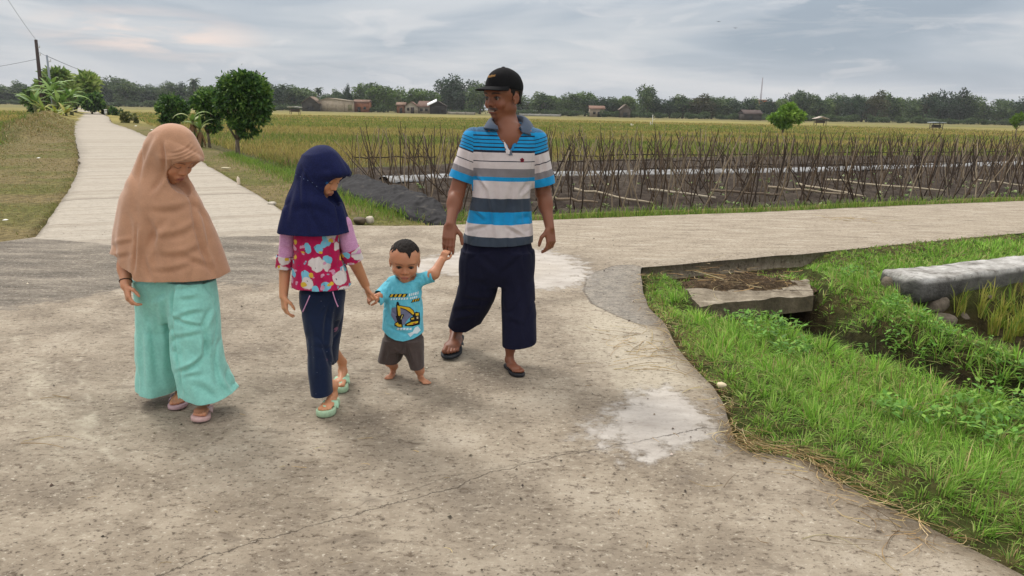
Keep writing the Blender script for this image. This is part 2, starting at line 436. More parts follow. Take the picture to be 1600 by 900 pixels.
so = sstep(0, .2, -T['soil']); col = colmix(col, colmix(np.broadcast_to(C(66, 58, 52), col.shape), C(88, 80, 72)*np.ones(3), sstep(-.4, .6, nf)), so)
mud = np.exp(-(T['dd']/.5)**2)*(~T['lm']); col = colmix(col, C(52, 50, 38)*np.ones(3), mud*.9)
rr = (T['r1'] < 0)
gr = colmix(np.broadcast_to(C(66, 72, 36), col.shape), C(84, 74, 50)*np.ones(3), sstep(-.1, .5, nf))
gr = colmix(gr, C(36, 32, 24)*np.ones(3), np.exp(-(T['d1']/.52)**4)); gr = colmix(gr, C(62, 52, 40)*np.ones(3), sstep(0, .1, -T['so'])); gr = colmix(gr, C(60, 54, 34)*np.ones(3), sstep(0, .2, -T['ri']))  # ditch soil is painted darker to carry the shade of its far wall
col = np.where(rr[..., None], gr, col)
nx, ny = X.shape
idx = np.arange(nx*ny).reshape(nx, ny)
Q = np.stack([idx[:-1, :-1], idx[1:, :-1], idx[1:, 1:], idx[:-1, 1:]], -1).reshape(-1, 4)
b = NB('field_ground'); P = b.pos(); cc = b.attr('Col', 'Color')
n1 = b.noise(P, 11, 6, .65); n3 = b.noise(P, 1.3, 4)
cc = b.mix(b.ss(n1, .35, .7), b.mix(1, cc, (.55, .55, .55), 'MULTIPLY'), b.mix(1, cc, (1.25, 1.22, 1.2), 'MULTIPLY'))
# broad bands of ripening rice with the distance
farm = b.math('SUBTRACT', 1, b.ss(b.n('ShaderNodeVectorMath', operation='LENGTH').outputs['Value'], 0, 1)) if False else None
sep = b.n('ShaderNodeSeparateXYZ'); b.l(P, sep.inputs[0])
ln = b.n('ShaderNodeVectorMath', operation='LENGTH'); b.l(P, ln.inputs[0])
ff = b.ss(ln.outputs['Value'], 45, 80)
bands = b.noise(b.map(P, (.012, .045, 0), (0, 0, .2)), 1.0, 5, .6, .3)
fcol = b.ramp(bands, [(.30, srgb(100, 104, 60)), (.42, srgb(128, 124, 70)), (.50, srgb(152, 140, 84)), (.58, srgb(122, 116, 68)), (.68, srgb(120, 102, 76))])
fine = b.noise(b.map(P, (.22, .9, 0)), 1.0, 5, .7)
fcol = b.mix(b.ss(fine, .3, .7), b.mix(1, fcol, (.72, .72, .7), 'MULTIPLY'), b.mix(1, fcol, (1.15, 1.15, 1.1), 'MULTIPLY'))
edge = b.ss(ln.outputs['Value'], 190, 260); fcol = b.mix(b.math('MULTIPLY', edge, .7), fcol, srgb(112, 108, 72))
cc = b.mix(ff, cc, fcol)
b.bump(b.noise(P, 24, 5, .7), .8, .03)
m_ground = b.done(cc, .95, .1)
me = npmesh('ground', np.stack([X, Y, Hh], -1).reshape(-1, 3), Q, smooth=True, cols=col.reshape(-1, 3))
tag(link('ground', me, m_ground), kind='structure')

# ---------------------------------------------------------------- pavement slab
pts = [Vector(p) for p in PAV]; nb = len(pts)
P2 = np.array(PAV)
cand = []
for (x0, x1, y0, y1, st) in ((-7, 3.2, 1.2, 11, .085), (3.2, 12, 6, 16, .2), (-16, -7, -3, 16, .35), (-12, -2, 11, 22, .2), (-24, -8, 20, 45, .5), (-70, -20, 38, 110, 1.2), (-120, -40, 100, 210, 3), (-7, 3, -3, 1.2, .3), (12, 45, 12, 30, 1.)):
    a, bb = np.meshgrid(np.arange(x0, x1, st), np.arange(y0, y1, st), indexing='ij'); a = a+RNG.uniform(-.2, .2, a.shape)*st; bb = bb+RNG.uniform(-.2, .2, a.shape)*st
    m = poly_sd(a, bb, PAV0) < -.5*min(st, .25)-.03
    cand.append(np.stack([a[m], bb[m]], -1))
cand = np.concatenate(cand)
allp = pts+[Vector(p) for p in cand]
vco, _, fc, _, _, _ = delaunay_2d_cdt(allp, [(i, (i+1) % nb) for i in range(nb)], [], 1, 1e-5)
V2 = np.array([(v.x, v.y) for v in vco]); x, y = V2[:, 0], V2[:, 1]
nv = len(V2)
tri = np.array([f for f in fc if len(f) == 3])
zt = .006*n2(x, y, .8, 3)+.0
zt -= .02*sstep(-.12, 0, poly_sd(x, y, PAV0))*(np.hypot(x, y) < 20)
# skirt
be = [(i, (i+1) % nb) for i in range(nb)]
sk = np.array([(i, i+nv, j+nv, j) for i, j in be if i < nv and j < nv])
Vt = np.stack([x, y, zt], -1); Vb = Vt.copy(); Vb[:, 2] = -.17
CR1 = [tuple(p) for p in GP([(230, 905), (300, 878), (430, 838), (520, 812), (600, 792), (700, 765), (760, 740), (830, 722), (900, 708), (960, 696), (1040, 680), (1136, 662)])]
CR2 = GP([(560, 790), (640, 765), (720, 742), (800, 726), (860, 712), (930, 700)])
CR3 = GP([(0, 478), (140, 462), (300, 448), (420, 442)])
JT = GP([(50, 372), (130, 372), (180, 380), (260, 371), (440, 368)])
STK = [GP([(20, 590), (80, 640), (150, 690), (200, 730)]), GP([(0, 640), (40, 680), (70, 740)]), GP([(120, 560), (140, 640), (150, 700)])]
fl = dict(
    patch=np.minimum(poly_sd(x, y, A_PATCH), poly_sd(x, y, B_PATCH)), darkl=poly_sd(x, y, DARK_L), lroad=poly_sd(x, y, LROAD), rroad=poly_sd(x, y, RROAD),
    apron=poly_sd(x, y, APRON), dust=np.minimum(poly_sd(x, y, DUST), poly_sd(x, y, WHITE_L)+.25), edge=poly_sd(x, y, PAV0),
    crack1=np.prod(seg_dist(x, y, CR1), 0), crack2=np.prod(seg_dist(x, y, CR2), 0), crack3=np.prod(seg_dist(x, y, CR3), 0), crkn=np.minimum(np.minimum(seg_dist(x, y, CR1)[0], seg_dist(x, y, CR2)[0]), seg_dist(x, y, CR3)[0]), streak=np.minimum.reduce([seg_dist(x, y, q)[0] for q in STK]), along=(x*far_dir[0]+y*far_dir[1]))
b = NB('weathered_concrete'); P = b.pos()
def A(k): return b.attr(k)
nA = b.noise(P, 2.2, 5, .6); nB = b.noise(P, 9, 6, .68); nC = b.noise(b.map(P, (17, 26, 14), (0, 0, .25)), 1, 6, .75); nD = b.noise(P, .7, 3)
spk = b.noise(b.map(P, (42, 54, 34), (0, 0, -.15)), 1, 4, .66)
colr = b.ramp(nA, [(.30, srgb(124, 112, 97)), (.46, srgb(147, 134, 116)), (.58, srgb(168, 155, 136)), (.72, srgb(184, 172, 154))])
colr = b.mix(b.ss(nD, .38, .62, 0, .28), colr, srgb(134, 124, 110))
jit = b.math('MULTIPLY', b.math('SUBTRACT', nB, .5), .55)
jit2 = b.math('MULTIPLY', b.math('SUBTRACT', nA, .5), .9)
def mask(k, e0, e1, j=jit2, jj=jit): return b.ss(b.math('ADD', b.math('ADD', A(k), j), jj), e0, e1, 1, 0)
colr = b.mix(mask('dust', -.12, .25), colr, srgb(186, 175, 155))
colr = b.mix(b.math('MULTIPLY', mask('rroad', -.3, .2), .9), colr, b.ramp(b.noise(b.map(P, (1.2, 5, 1), (0, 0, -.4)), 1.6, 5, .6), [(.3, srgb(140, 127, 110)), (.55, srgb(170, 157, 138)), (.7, srgb(186, 176, 160))]))
dk = b.ramp(b.noise(b.map(P, (.8, 3.2, 1)), 1.5, 6, .65), [(.34, srgb(82, 77, 70)), (.5, srgb(118, 110, 99)), (.66, srgb(150, 141, 127))])
colr = b.mix(b.math('MULTIPLY', mask('darkl', -.05, .15), .92), colr, dk)
# the left road, poured in bays with different greys
bay = b.n('ShaderNodeCombineXYZ'); b.l(b.math('MULTIPLY', A('along'), .42), bay.inputs[0])
lr = b.ramp(b.noise(bay.outputs[0], 1.0, 6, .75), [(.30, srgb(128, 117, 103)), (.42, srgb(156, 146, 132)), (.48, srgb(172, 163, 149)), (.54, srgb(146, 135, 120)), (.60, srgb(170, 161, 146)), (.72, srgb(154, 143, 127))])
lr = b.mix(b.ss(b.noise(b.map(P, (1.5, 6, 1), (0, 0, .52)), 1.4, 5, .65), .35, .68, 0, .5), lr, srgb(184, 174, 158))
lr = b.mix(b.ss(nB, .42, .72, 0, .5), lr, srgb(142, 134, 122))
jn = b.math('ABSOLUTE', b.math('SUBTRACT', b.math('FRACT', b.math('MULTIPLY', A('along'), 1/5.2)), .5))
lr = b.mix(b.ss(jn, .003, .008, .75, 0), lr, srgb(92, 86, 78))
lmask = b.ss(b.math('ADD', A('lroad'), b.math('MULTIPLY', jit2, .25)), -.03, .03, 1, 0)
colr = b.mix(lmask, colr, lr)
ap = b.mix(b.ss(nB, .35, .65), srgb(122, 117, 110), srgb(152, 145, 134))
colr = b.mix(b.ss(b.math('ADD', A('apron'), b.math('MULTIPLY', jit, .12)), -.012, .012, .9, 0), colr, ap)
colr = b.mix(b.ss(b.math('ADD', b.math('ABSOLUTE', A('apron')), b.math('MULTIPLY', b.math('SUBTRACT', nB, .5), .03)), .004, .014, .7, 0), colr, srgb(96, 88, 78))
# smooth cement skim patches
pm = b.ss(b.math('ADD', b.math('ADD', A('patch'), b.math('MULTIPLY', jit2, .55)), b.math('MULTIPLY', jit, 1.5)), -.13, .05, .93, 0)
pc = b.ramp(b.noise(b.map(P, (2, 5, 1), (0, 0, .3)), 1.6, 6, .65), [(.3, srgb(158, 150, 142)), (.5, srgb(178, 171, 163)), (.72, srgb(196, 190, 182))])
pc = b.mix(b.ss(nD, .45, .6, 0, .35), pc, srgb(170, 158, 140))
colr = b.mix(pm, colr, pc)
rough_m = b.math('SUBTRACT', 1, b.math('MULTIPLY', b.math('MAXIMUM', pm, b.math('MULTIPLY', lmask, .7)), .8))
# exposed stone, pits and dirt
colr = b.mix(b.math('MULTIPLY', b.ss(nC, .53, .66), b.math('MULTIPLY', rough_m, .75)), colr, srgb(84, 70, 56))
colr = b.mix(b.math('MULTIPLY', b.ss(nC, .46, .34), b.math('MULTIPLY', rough_m, .5)), colr, srgb(188, 177, 158))
colr = b.mix(b.math('MULTIPLY', b.ss(spk, .57, .66), b.math('MULTIPLY', rough_m, .75)), colr, srgb(64, 53, 43))
colr = b.mix(b.math('MULTIPLY', b.ss(spk, .41, .33), b.math('MULTIPLY', rough_m, .6)), colr, srgb(206, 196, 178))
blot = b.noise(b.map(P, (3.0, 6.2, 1), (0, 0, .3)), 1, 4, .6, .4)
colr = b.mix(b.math('MULTIPLY', b.ss(blot, .61, .69), b.math('MULTIPLY', rough_m, .4)), colr, srgb(92, 80, 68))
vb = b.vor(P, 7, 'F1'); colr = b.mix(b.math('MULTIPLY', b.ss(vb, .06, .02), b.ss(nB, .5, .6)), colr, srgb(58, 50, 42))
colr = b.mix(b.math('MULTIPLY', b.ss(b.math('ADD', A('streak'), b.math('MULTIPLY', jit, .12)), -.0, .035, .6, 0), b.ss(nC, .35, .55)), colr, srgb(200, 190, 170))
wob = b.math('MULTIPLY', b.math('SUBTRACT', b.noise(P, 9, 5, .7), .5), .10)
def crk1(k): return b.math('ABSOLUTE', b.math('ADD', A(k), wob))
cd = b.math('MINIMUM', b.math('MINIMUM', crk1('crack1'), b.math('ADD', crk1('crack2'), .0018)), crk1('crack3'))
crk = b.math('MULTIPLY', b.ss(cd, .0006, .0042, .65, 0), b.ss(A('crkn'), .10, .13, 1, 0))
colr = b.mix(b.math('MULTIPLY', crk, b.ss(b.noise(P, 2.6, 3), .34, .46)), colr, srgb(70, 60, 50))
ed = b.ss(b.math('ADD', A('edge'), b.math('MULTIPLY', jit, .5)), -.22, 0.0, 0, .55)
ln = b.n('ShaderNodeVectorMath', operation='LENGTH'); b.l(P, ln.inputs[0])
colr = b.mix(b.math('MULTIPLY', ed, b.ss(ln.outputs['Value'], 4.5, 8, 1, .0)), colr, srgb(104, 90, 68))
hgt = b.math('ADD', b.math('MULTIPLY', nC, 1.0), b.math('MULTIPLY', spk, .5))
hgt = b.math('SUBTRACT', b.math('MULTIPLY', hgt, rough_m), b.math('MULTIPLY', crk, .5))
b.bump(hgt, .95, .018)
hs = b.n('ShaderNodeHueSaturation'); b.l(colr, hs.inputs['Color']); hs.inputs['Saturation'].default_value = .95; hs.inputs['Value'].default_value = 1.02; colr = hs.outputs[0]
m_pav = b.done(colr, b.math('ADD', .80, b.math('MULTIPLY', nB, .15)), .25)
flb = {k: np.concatenate([v, v]) for k, v in fl.items()}
me = npmesh('pavement', np.concatenate([Vt, Vb]), sk, tri, smooth=False, fl=flb)
tag(link('pavement', me, m_pav), kind='structure')
# ================================================================ GRASS, RICE AND WEEDS (nobody could count them)
def blades(name, P, h, wd, colr, lean=.5, seed=0, droop=1.0, mat=None, az=None, back=.15):
    """P (N,3) roots; each blade a bent tapering strip"""
    r = np.random.default_rng(seed); N = len(P)
    az = r.uniform(0, 2*math.pi, N) if az is None else az
    fx = r.uniform(0, 2*math.pi, N)
    L = h*lean*np.abs(r.normal(.7, .45, N))
    d = np.stack([np.cos(az), np.sin(az), np.zeros(N)], -1); s = np.stack([np.cos(fx), np.sin(fx), np.zeros(N)], -1)
    up = np.array([0, 0, 1.])
    hh = np.sqrt(np.maximum((h*1.0)**2-(L*.8)**2*droop, (.35*h)**2))
    m = P+d*(L*.38)[:, None]+up*(hh*.62)[:, None]; t = P+d*L[:, None]+up*hh[:, None]*r.uniform(.8, 1, N)[:, None]
    wv = s*wd[:, None]*.5
    V = np.stack([P-wv, P+wv, m+wv*.75, m-wv*.75, t], 1).reshape(-1, 3)
    b5 = np.arange(N)*5
    Q = np.stack([b5, b5+1, b5+2, b5+3], -1); Tt = np.stack([b5+3, b5+2, b5+4], -1)
    Cc = np.repeat(colr, 5, 0)
    return npmesh(name, V, Q, Tt, cols=Cc)
def merge_cols(choices, probs, N, r, var=.18):
    k = r.choice(len(choices), N, p=np.array(probs)/sum(probs))
    c_ = np.array([srgb(*q) for q in choices])[k]
    return c_*r.uniform(1-var, 1+var, (N, 1))*r.uniform(.94, 1.06, (N, 3))
def scatter(x0, x1, y0, y1, n, r, fr=None):
    x = r.uniform(x0, x1, n); y = r.uniform(y0, y1, n)
    if fr is not None:                      # keep what the photo could show
        px, py = topx(np.stack([x, y, np.zeros(n)], -1)); m = (px > -fr) & (px < 1600+fr) & (py < 900+fr)
        x, y = x[m], y[m]
    return x, y

# near right bank
r = np.random.default_rng(11)
X1, Y1 = scatter(.9, 9, .9, 10.6, 760000, r, 420)
keep = r.random(len(X1)) < np.clip(1.25*(3.4/np.hypot(X1, Y1))**1.15, .10, 1)
X1, Y1 = X1[keep], Y1[keep]
h1, T1 = terrain(X1, Y1, True)
nn = n2(X1, Y1, 3.0, 21); nb_ = n2(X1, Y1, 1.1, 25); nt3 = n2(X1, Y1, 9.0, 31, 2)
dens = np.where(T1['r1'] < -.0, 1.0, 0)*(T1['dp'] > .012)
dens = dens*np.where((Y1 > 7.4) & (X1 > 3.2), 1, sstep(-.02, .14, T1['dp']+.10*nn))                              # thinner on the lip of the slab
dens *= np.where(T1['so'] < .04, np.where((nt3 > .05) | (X1 < 1.62), .38, .08), 1)*np.where(T1['ri'] < -.04, .0, 1)
dens *= np.where(T1['d1'] < .44, .08, 1)*(.55+.6*sstep(-.4, .3, nt3))*np.where(T1['tr'] < .20, .25, 1)
wl_d, _ = seg_dist(X1, Y1, [tuple(wallA-wnrm*.0), tuple(wallC)]); 
off_w = (X1-wallA[0])*wnrm[0]+(Y1-wallA[1])*wnrm[1]; al_w = (X1-wallA[0])*wdir[0]+(Y1-wallA[1])*wdir[1]
dens *= ~((off_w > -.02) & (off_w < .78) & (al_w > .0) & (al_w < 6))
sl = poly_sd(X1, Y1, [slab_front[0], slab_front[1], slab_back[0], slab_back[1]]); dens *= np.where(sl < .03, 0, 1)
k = r.random(len(X1)) < dens
X1, Y1, h1, nn, nb_, nt3 = X1[k], Y1[k], h1[k], nn[k], nb_[k], nt3[k]; dpk = T1['dp'][k]; d1k = T1['d1'][k]; trk = T1['tr'][k]
D1 = np.hypot(X1, Y1); N = len(X1)
cell = .13; ci = np.floor(X1/cell).astype(int); cj = np.floor(Y1/cell).astype(int); hsh = ((ci*73856093) ^ (cj*19349663)) & 0xffff
cx_ = (ci+.2+.6*((hsh*7919) % 997)/997.)*cell; cy_ = (cj+.2+.6*((hsh*104729) % 991)/991.)*cell; tuft = r.random(N) < .62
X1 = np.where(tuft, cx_+(X1-cx_)*.42, X1); Y1 = np.where(tuft, cy_+(Y1-cy_)*.42, Y1); rad_t = np.hypot(X1-cx_, Y1-cy_)/cell; th_ = (hsh % 101)/101.
hgt = (.037+.046*sstep(0, .45, dpk))*(1+.45*nb_+.35*nn)*r.uniform(.55, 1.35, N)*(1+.25*(d1k < .5))
hgt *= np.where(Y1 > 7.2, .8, 1)*(1+.40*nt3)*np.where(tuft, .75+.75*th_, .8)*np.where(trk < .4, .5, 1)
azg = np.where(tuft, np.arctan2(Y1-cy_, X1-cx_)+r.normal(0, .35, N), 2.2*math.pi*n2(X1, Y1, 2.6, 61)+r.normal(0, .9, N))
green = merge_cols([(136, 178, 70), (114, 160, 56), (160, 196, 90), (92, 126, 50), (180, 190, 116), (176, 160, 112)], [5, 4.6, 3.4, 2.2, 1.4, 1.1], N, r)
dryb = merge_cols([(168, 152, 104), (140, 122, 80), (120, 128, 66)], [2, 2, 3], N, r)
dm = r.random(N) < .42*(1-sstep(.02, .24, dpk))+.05+.10*(nb_ > .35)
green = np.where(dm[:, None], dryb, green)*(1+.22*nb_)[:, None]*(1+.25*(th_-.5)*tuft)[:, None]
wdt = .0034*np.clip(D1/3.2, 1, 2.4)*r.uniform(.7, 1.5, N)
me = blades('bank_grass', np.stack([X1, Y1, h1-.005], -1), hgt, wdt, green, 1.35, 5, az=azg)
tag(link('bank_grass', me, M_BLADE), 'bright green knee high grass covering the near bank', 'grass', kind='stuff')

# broad leaved weeds among the bank grass
def leaf_quads(P, L, W, tilt, az, colr):
    N = len(P); d = np.stack([np.cos(az)*np.cos(tilt), np.sin(az)*np.cos(tilt), np.sin(tilt)], -1)
    s = np.stack([-np.sin(az), np.cos(az), np.zeros(N)], -1)
    a = P; c2 = P+d*L[:, None]; m = P+d*(L*.5)[:, None]+np.array([0, 0, 1.])*(L*.08)[:, None]
    V = np.stack([a, m-s*W[:, None]*.5, c2, m+s*W[:, None]*.5], 1).reshape(-1, 3); q = np.arange(N)*4
    return V, np.stack([q, q+1, q+2, q+3], -1), np.repeat(colr, 4, 0)
nw = 900; xs, ys = scatter(1.6, 6, 2.0, 7, 9000, r, 60); hh, TT = terrain(xs, ys, True)
k = (TT['r1'] < 0) & (TT['dp'] > .25) & (TT['so'] > .1) & (TT['ri'] > .1) & (r.random(len(xs)) < .25*(1+np.sign(n2(xs, ys, 1.6, 44)))); xs, ys, hh = xs[k], ys[k], hh[k]
rep = 5; P_ = np.repeat(np.stack([xs, ys, hh+.05], -1), rep, 0); P_[:, 2] += r.uniform(0, .07, len(P_)); N = len(P_)
V_, Q_, C_ = leaf_quads(P_, r.uniform(.03, .065, N), r.uniform(.014, .028, N), r.uniform(-.3, .7, N), r.uniform(0, 6.28, N), merge_cols([(104, 150, 60), (130, 168, 72), (84, 124, 52)], [2, 1, 1], N, r))
tag(link('bank_weeds', npmesh('bank_weeds', V_, Q_, cols=C_), M_LEAF), 'small broad leaved weeds scattered through the bank grass', 'weeds', kind='stuff')

# rice beyond the white topped wall
xs, ys = scatter(3, 9, 3.2, 9.5, 60000, r, 200); hh, TT = terrain(xs, ys, True)
gxr = np.round(xs/.2)*.2; gyr = np.round(ys/.2)*.2; xs = gxr+(xs-gxr)*.38; ys = gyr+(ys-gyr)*.38
k = (TT['ri'] < -.10) & ((xs-wallA[0])*wdir[0]+(ys-wallA[1])*wdir[1] > .42+.3*n2(xs, ys, 2., 5)); xs, ys, hh = xs[k], ys[k], hh[k]; N = len(xs)
me = blades('rice_plants', np.stack([xs, ys, hh], -1), r.uniform(.16, .33, N), r.uniform(.006, .011, N), merge_cols([(150, 166, 66), (176, 176, 84), (192, 182, 104), (110, 142, 56)], [4, 3, 2, 2], N, r), .42, 8)
tag(link('rice_plants', me, M_BLADE), 'yellow green rice stubble growing below the white topped wall', 'rice', kind='stuff')

# strip of grass behind the right road and around the plastic sheet
xs, ys = scatter(-9, 30, 9, 32, 700000, r, 250); hh, TT = terrain(xs, ys, True)
k = (~TT['lm']) & (TT['dp'] > .02) & (TT['r1'] > 0)
g1_ = TT['dp']+.25*n2(xs, ys, 1.5, 9)
strip = (g1_ < .62) & (xs > -.7); verg = (xs <= -.7) & (TT['dp'] < 7) & (TT['soil'] > -.15)
pr = np.where(strip, .55*sstep(.62, .3, g1_), 0)+np.where(verg, .22+.6*np.exp(-((TT['dd']-.75)/.45)**2), 0)*(TT['dd'] > .2)
k &= r.random(len(xs)) < pr*np.clip(1.3*10/np.hypot(xs, ys), 0, 1)
xs, ys, hh = xs[k], ys[k], hh[k]; N = len(xs); ddk = TT['dd'][k]
lush = np.exp(-((ddk-.7)/.6)**2)*(xs < -.5)+(xs > -.5)*1.0; dr = merge_cols([(150, 144, 86), (128, 130, 66), (164, 148, 104), (112, 126, 58)], [2, 3, 1.2, 2.5], N, r); gg = merge_cols([(112, 142, 54), (134, 156, 66), (90, 122, 48)], [3, 2, 2], N, r)
cl = np.where((r.random(N) < lush)[:, None], gg, dr)
me = blades('roadside_grass', np.stack([xs, ys, hh-.01], -1), (.035+.13*lush)*r.uniform(.6, 1.5, N), r.uniform(.006, .012, N)*1.2, cl, .8, 13)
tag(link('roadside_grass', me, M_BLADE), 'grass along the far side of the roads', 'grass', kind='stuff')

# cut dry weeds on the left verge and the bank beyond
xs, ys = scatter(-44, -4.5, 6, 60, 900000, r, 330)
keep = r.random(len(xs)) < np.clip((11/np.hypot(xs, ys))**1.1, 0, 1); xs, ys = xs[keep], ys[keep]
hh, TT = terrain(xs, ys, True); k = TT['lm'] & (TT['dp'] > .02) & (TT['dp'] < 9); nz = n2(xs, ys, .8, 15)
k &= r.random(len(xs)) < np.where(TT['dp'] < 2.6, .75, .9)
xs, ys, hh, nz = xs[k], ys[k], hh[k], nz[k]; dpk = TT['dp'][k]+.5*nz; N = len(xs); bxk = TT['bx'][k]
dr = merge_cols([(158, 142, 100), (136, 122, 80), (116, 116, 62), (176, 160, 118)], [3, 3, 2.6, 1], N, r); gg = merge_cols([(122, 140, 58), (98, 126, 48), (146, 144, 72), (84, 100, 46)], [3, 3.4, 1.6, 2], N, r)
far_g = sstep(2.0, 3.0, dpk); cl = np.where((r.random(N) < far_g)[:, None], gg, dr)
hgt = (.035+.22*far_g+.12*np.exp(-(bxk/1.4)**2)*sstep(12, 20, ys))*r.uniform(.5, 1.4, N)*(1+.4*nz)
me = blades('verge_weeds', np.stack([xs, ys, hh-.01], -1), hgt, r.uniform(.007, .013, N)*np.clip(np.hypot(xs, ys)/11, 1, 5), cl, .9, 17)
tag(link('verge_weeds', me, M_BLADE), 'dry cut weeds and grass left of the long road', 'grass', kind='stuff')

# rice in the fields: near tufts, then coarser
def field_tufts(name, n, rmin, rmax, seed, label):
    r = np.random.default_rng(seed)
    a = r.uniform(-.86, .82, n); D = rmin*(rmax/rmin)**r.random(n)
    xs, ys = D*np.sin(a), D*np.cos(a)
    rw = .45*np.clip(D/20, 1, 6); q = PLOTROW(xs, ys)*1.25/rw; q0 = np.round(q)
    dlt = (q0-q)*rw*.55*(D < 24)*sstep(26, 18, D); xs = xs-dlt*rb_dir[1]; ys = ys+dlt*rb_dir[0]
    hh, TT = terrain(xs, ys, True)
    k = (TT['dp'] > 2.6) & (TT['soil'] > .15) & (TT['dd'] > .5) & (TT['r1'] > 0) & ~(TT['lm'] & (TT['dp'] < 5))
    nzz = n2(xs, ys, .12, 3); nz2 = n2(xs, ys, .5, 6)
    brown = np.exp(-((TT['soil']-1.6)/1.3)**2)*(xs < 2)
    k &= r.random(n) < np.where(brown > .35, .35, 1)*np.where(nz2 > .42, .45, 1)
    xs, ys, hh, nzz, brown, nz2 = xs[k], ys[k], hh[k], nzz[k], brown[k], nz2[k]; D = D[k]; N = len(xs)
    gcol = merge_cols([(120, 134, 60), (144, 146, 74), (98, 116, 52), (160, 152, 94)], [4, 3, 3.4, 1.2], N, r)
    ye = merge_cols([(172, 158, 94), (156, 142, 82), (138, 132, 72)], [3, 2, 2], N, r)
    bro = merge_cols([(158, 136, 96), (120, 104, 72), (136, 126, 70)], [2, 2, 2], N, r)
    bnd = n2(xs*.35, ys*1.6, .07, 21, 4); cl = np.where((r.random(N) < sstep(-.25, .25, bnd))[:, None], ye, gcol); cl = np.where((r.random(N) < .5*sstep(.2, .5, n2(xs*.4, ys*1.8, .06, 71, 3)))[:, None], merge_cols([(150, 128, 88), (128, 116, 70)], [1, 1], N, r), cl); cl = np.where((r.random(N) < brown*.9+.06)[:, None], bro, cl)
    hgt = r.uniform(.12, .36, N)*(1+.35*nz2)
    me = blades(name, np.stack([xs, ys, hh-.01], -1), hgt, r.uniform(.014, .026, N)*np.clip(D/18, .8, 7), cl, .6, seed)
    tag(link(name, me, M_BLADE), label, 'rice', kind='stuff')
field_tufts('rice_field', 380000, 13, 150, 23, 'yellow green rice covering the open fields')

# straw, dead stems and crumbs at the edge of the concrete
def straw(name, P, L, wd, az, el, colr, label, bend=.15, seed=0):
    r = np.random.default_rng(seed); N = len(P)
    d = np.stack([np.cos(az)*np.cos(el), np.sin(az)*np.cos(el), np.sin(el)], -1); s = np.stack([-np.sin(az), np.cos(az), np.zeros(N)], -1)
    u = np.cross(s, d)
    segs = 4; V = []
    bd = r.normal(0, bend, N)
    for i in range(segs+1):
        t = i/segs; c0 = P+d*(L*t)[:, None]+s*(bd*L*np.sin(t*math.pi))[:, None]; ww = wd*(1-.5*t)
        for q in range(3):
            a = q*2*math.pi/3; V.append(c0+(s*math.cos(a)+u*math.sin(a))*ww[:, None]*.5)
    V = np.stack(V, 1).reshape(-1, 3); nvp = (segs+1)*3; b0 = np.arange(N)*nvp; Q = []
    for i in range(segs):
        for q in range(3):
            Q.append(np.stack([b0+i*3+q, b0+i*3+(q+1) % 3, b0+(i+1)*3+(q+1) % 3, b0+(i+1)*3+q], -1))
    return npmesh(name, V, np.concatenate(Q), cols=np.repeat(colr, nvp, 0))
rr_ = np.random.default_rng(31); PP = []; LL = []; AZ = []
def pile(px, py, n, sx, sy, L0, L1, az0=None):
    g = G(px, py, 0)
    for _ in range(n):
        PP.append((g[0]+rr_.normal(0, sx), g[1]+rr_.normal(0, sy), .003+abs(rr_.normal(0, .006)))); LL.append(rr_.uniform(L0, L1)); AZ.append(rr_.uniform(0, 6.28) if az0 is None else az0+rr_.normal(0, .5))
pile(1000, 530, 26, .12, .14, .08, .30); pile(1010, 560, 18, .14, .12, .1, .42, .25); pile(960, 575, 6, .15, .08, .1, .3, .1)
pile(1040, 560, 16, .08, .12, .05, .2)
for i in range(len(MB)-4):
    a, b_ = np.array(MB[i]), np.array(MB[i+1])
    for t in (0.2, .5, .8):
        q = a+(b_-a)*t
        for _ in range(5 if i < 9 else 14):
            PP.append((q[0]+rr_.normal(-.01, .035), q[1]+rr_.normal(0, .045), .004+rr_.random()*.012)); LL.append(rr_.uniform(.03, .15)); AZ.append(math.atan2(b_[1]-a[1], b_[0]-a[0])+rr_.normal(0, .6))
pile(1385, 800, 30, .07, .05, .05, .2); pile(1450, 835, 22, .09, .05, .05, .16); pile(1130, 765, 2, .01, .02, .12, .2, 1.5); pile(1240, 740, 6, .03, .03, .04, .1); pile(1270, 845, 3, .03, .02, .1, .2, .0); pile(1375, 890, 3, .05, .03, .08, .12)
pile(1230, 665, 6, .05, .05, .1, .2); pile(30, 695, 2, .02, .01, .18, .25, .35); pile(80, 620, 2, .03, .02, .12, .18, .4)
pile(540, 745, 5, .3, .2, .03, .07); pile(760, 690, 14, .9, .5, .02, .06); pile(900, 850, 16, .8, .2, .02, .05); pile(1320, 343, 40, .25, .12, .1, .3)
PP = np.array(PP); LL = np.array(LL); AZ = np.array(AZ); N = len(PP)
me = straw('straw_litter', PP, LL, rr_.uniform(.0022, .0045, N), AZ, rr_.uniform(-.01, .06, N), merge_cols([(190, 166, 118), (158, 132, 90), (206, 188, 146), (116, 96, 70)], [3, 3, 1, 1.5], N, rr_), '', seed=3)
m_straw = NB('straw'); m_straw = m_straw.done(m_straw.attr('Col', 'Color'), .8)
tag(link('straw_litter', me, m_straw), 'dead straw and stems lying along the concrete edge', 'straw', kind='stuff')
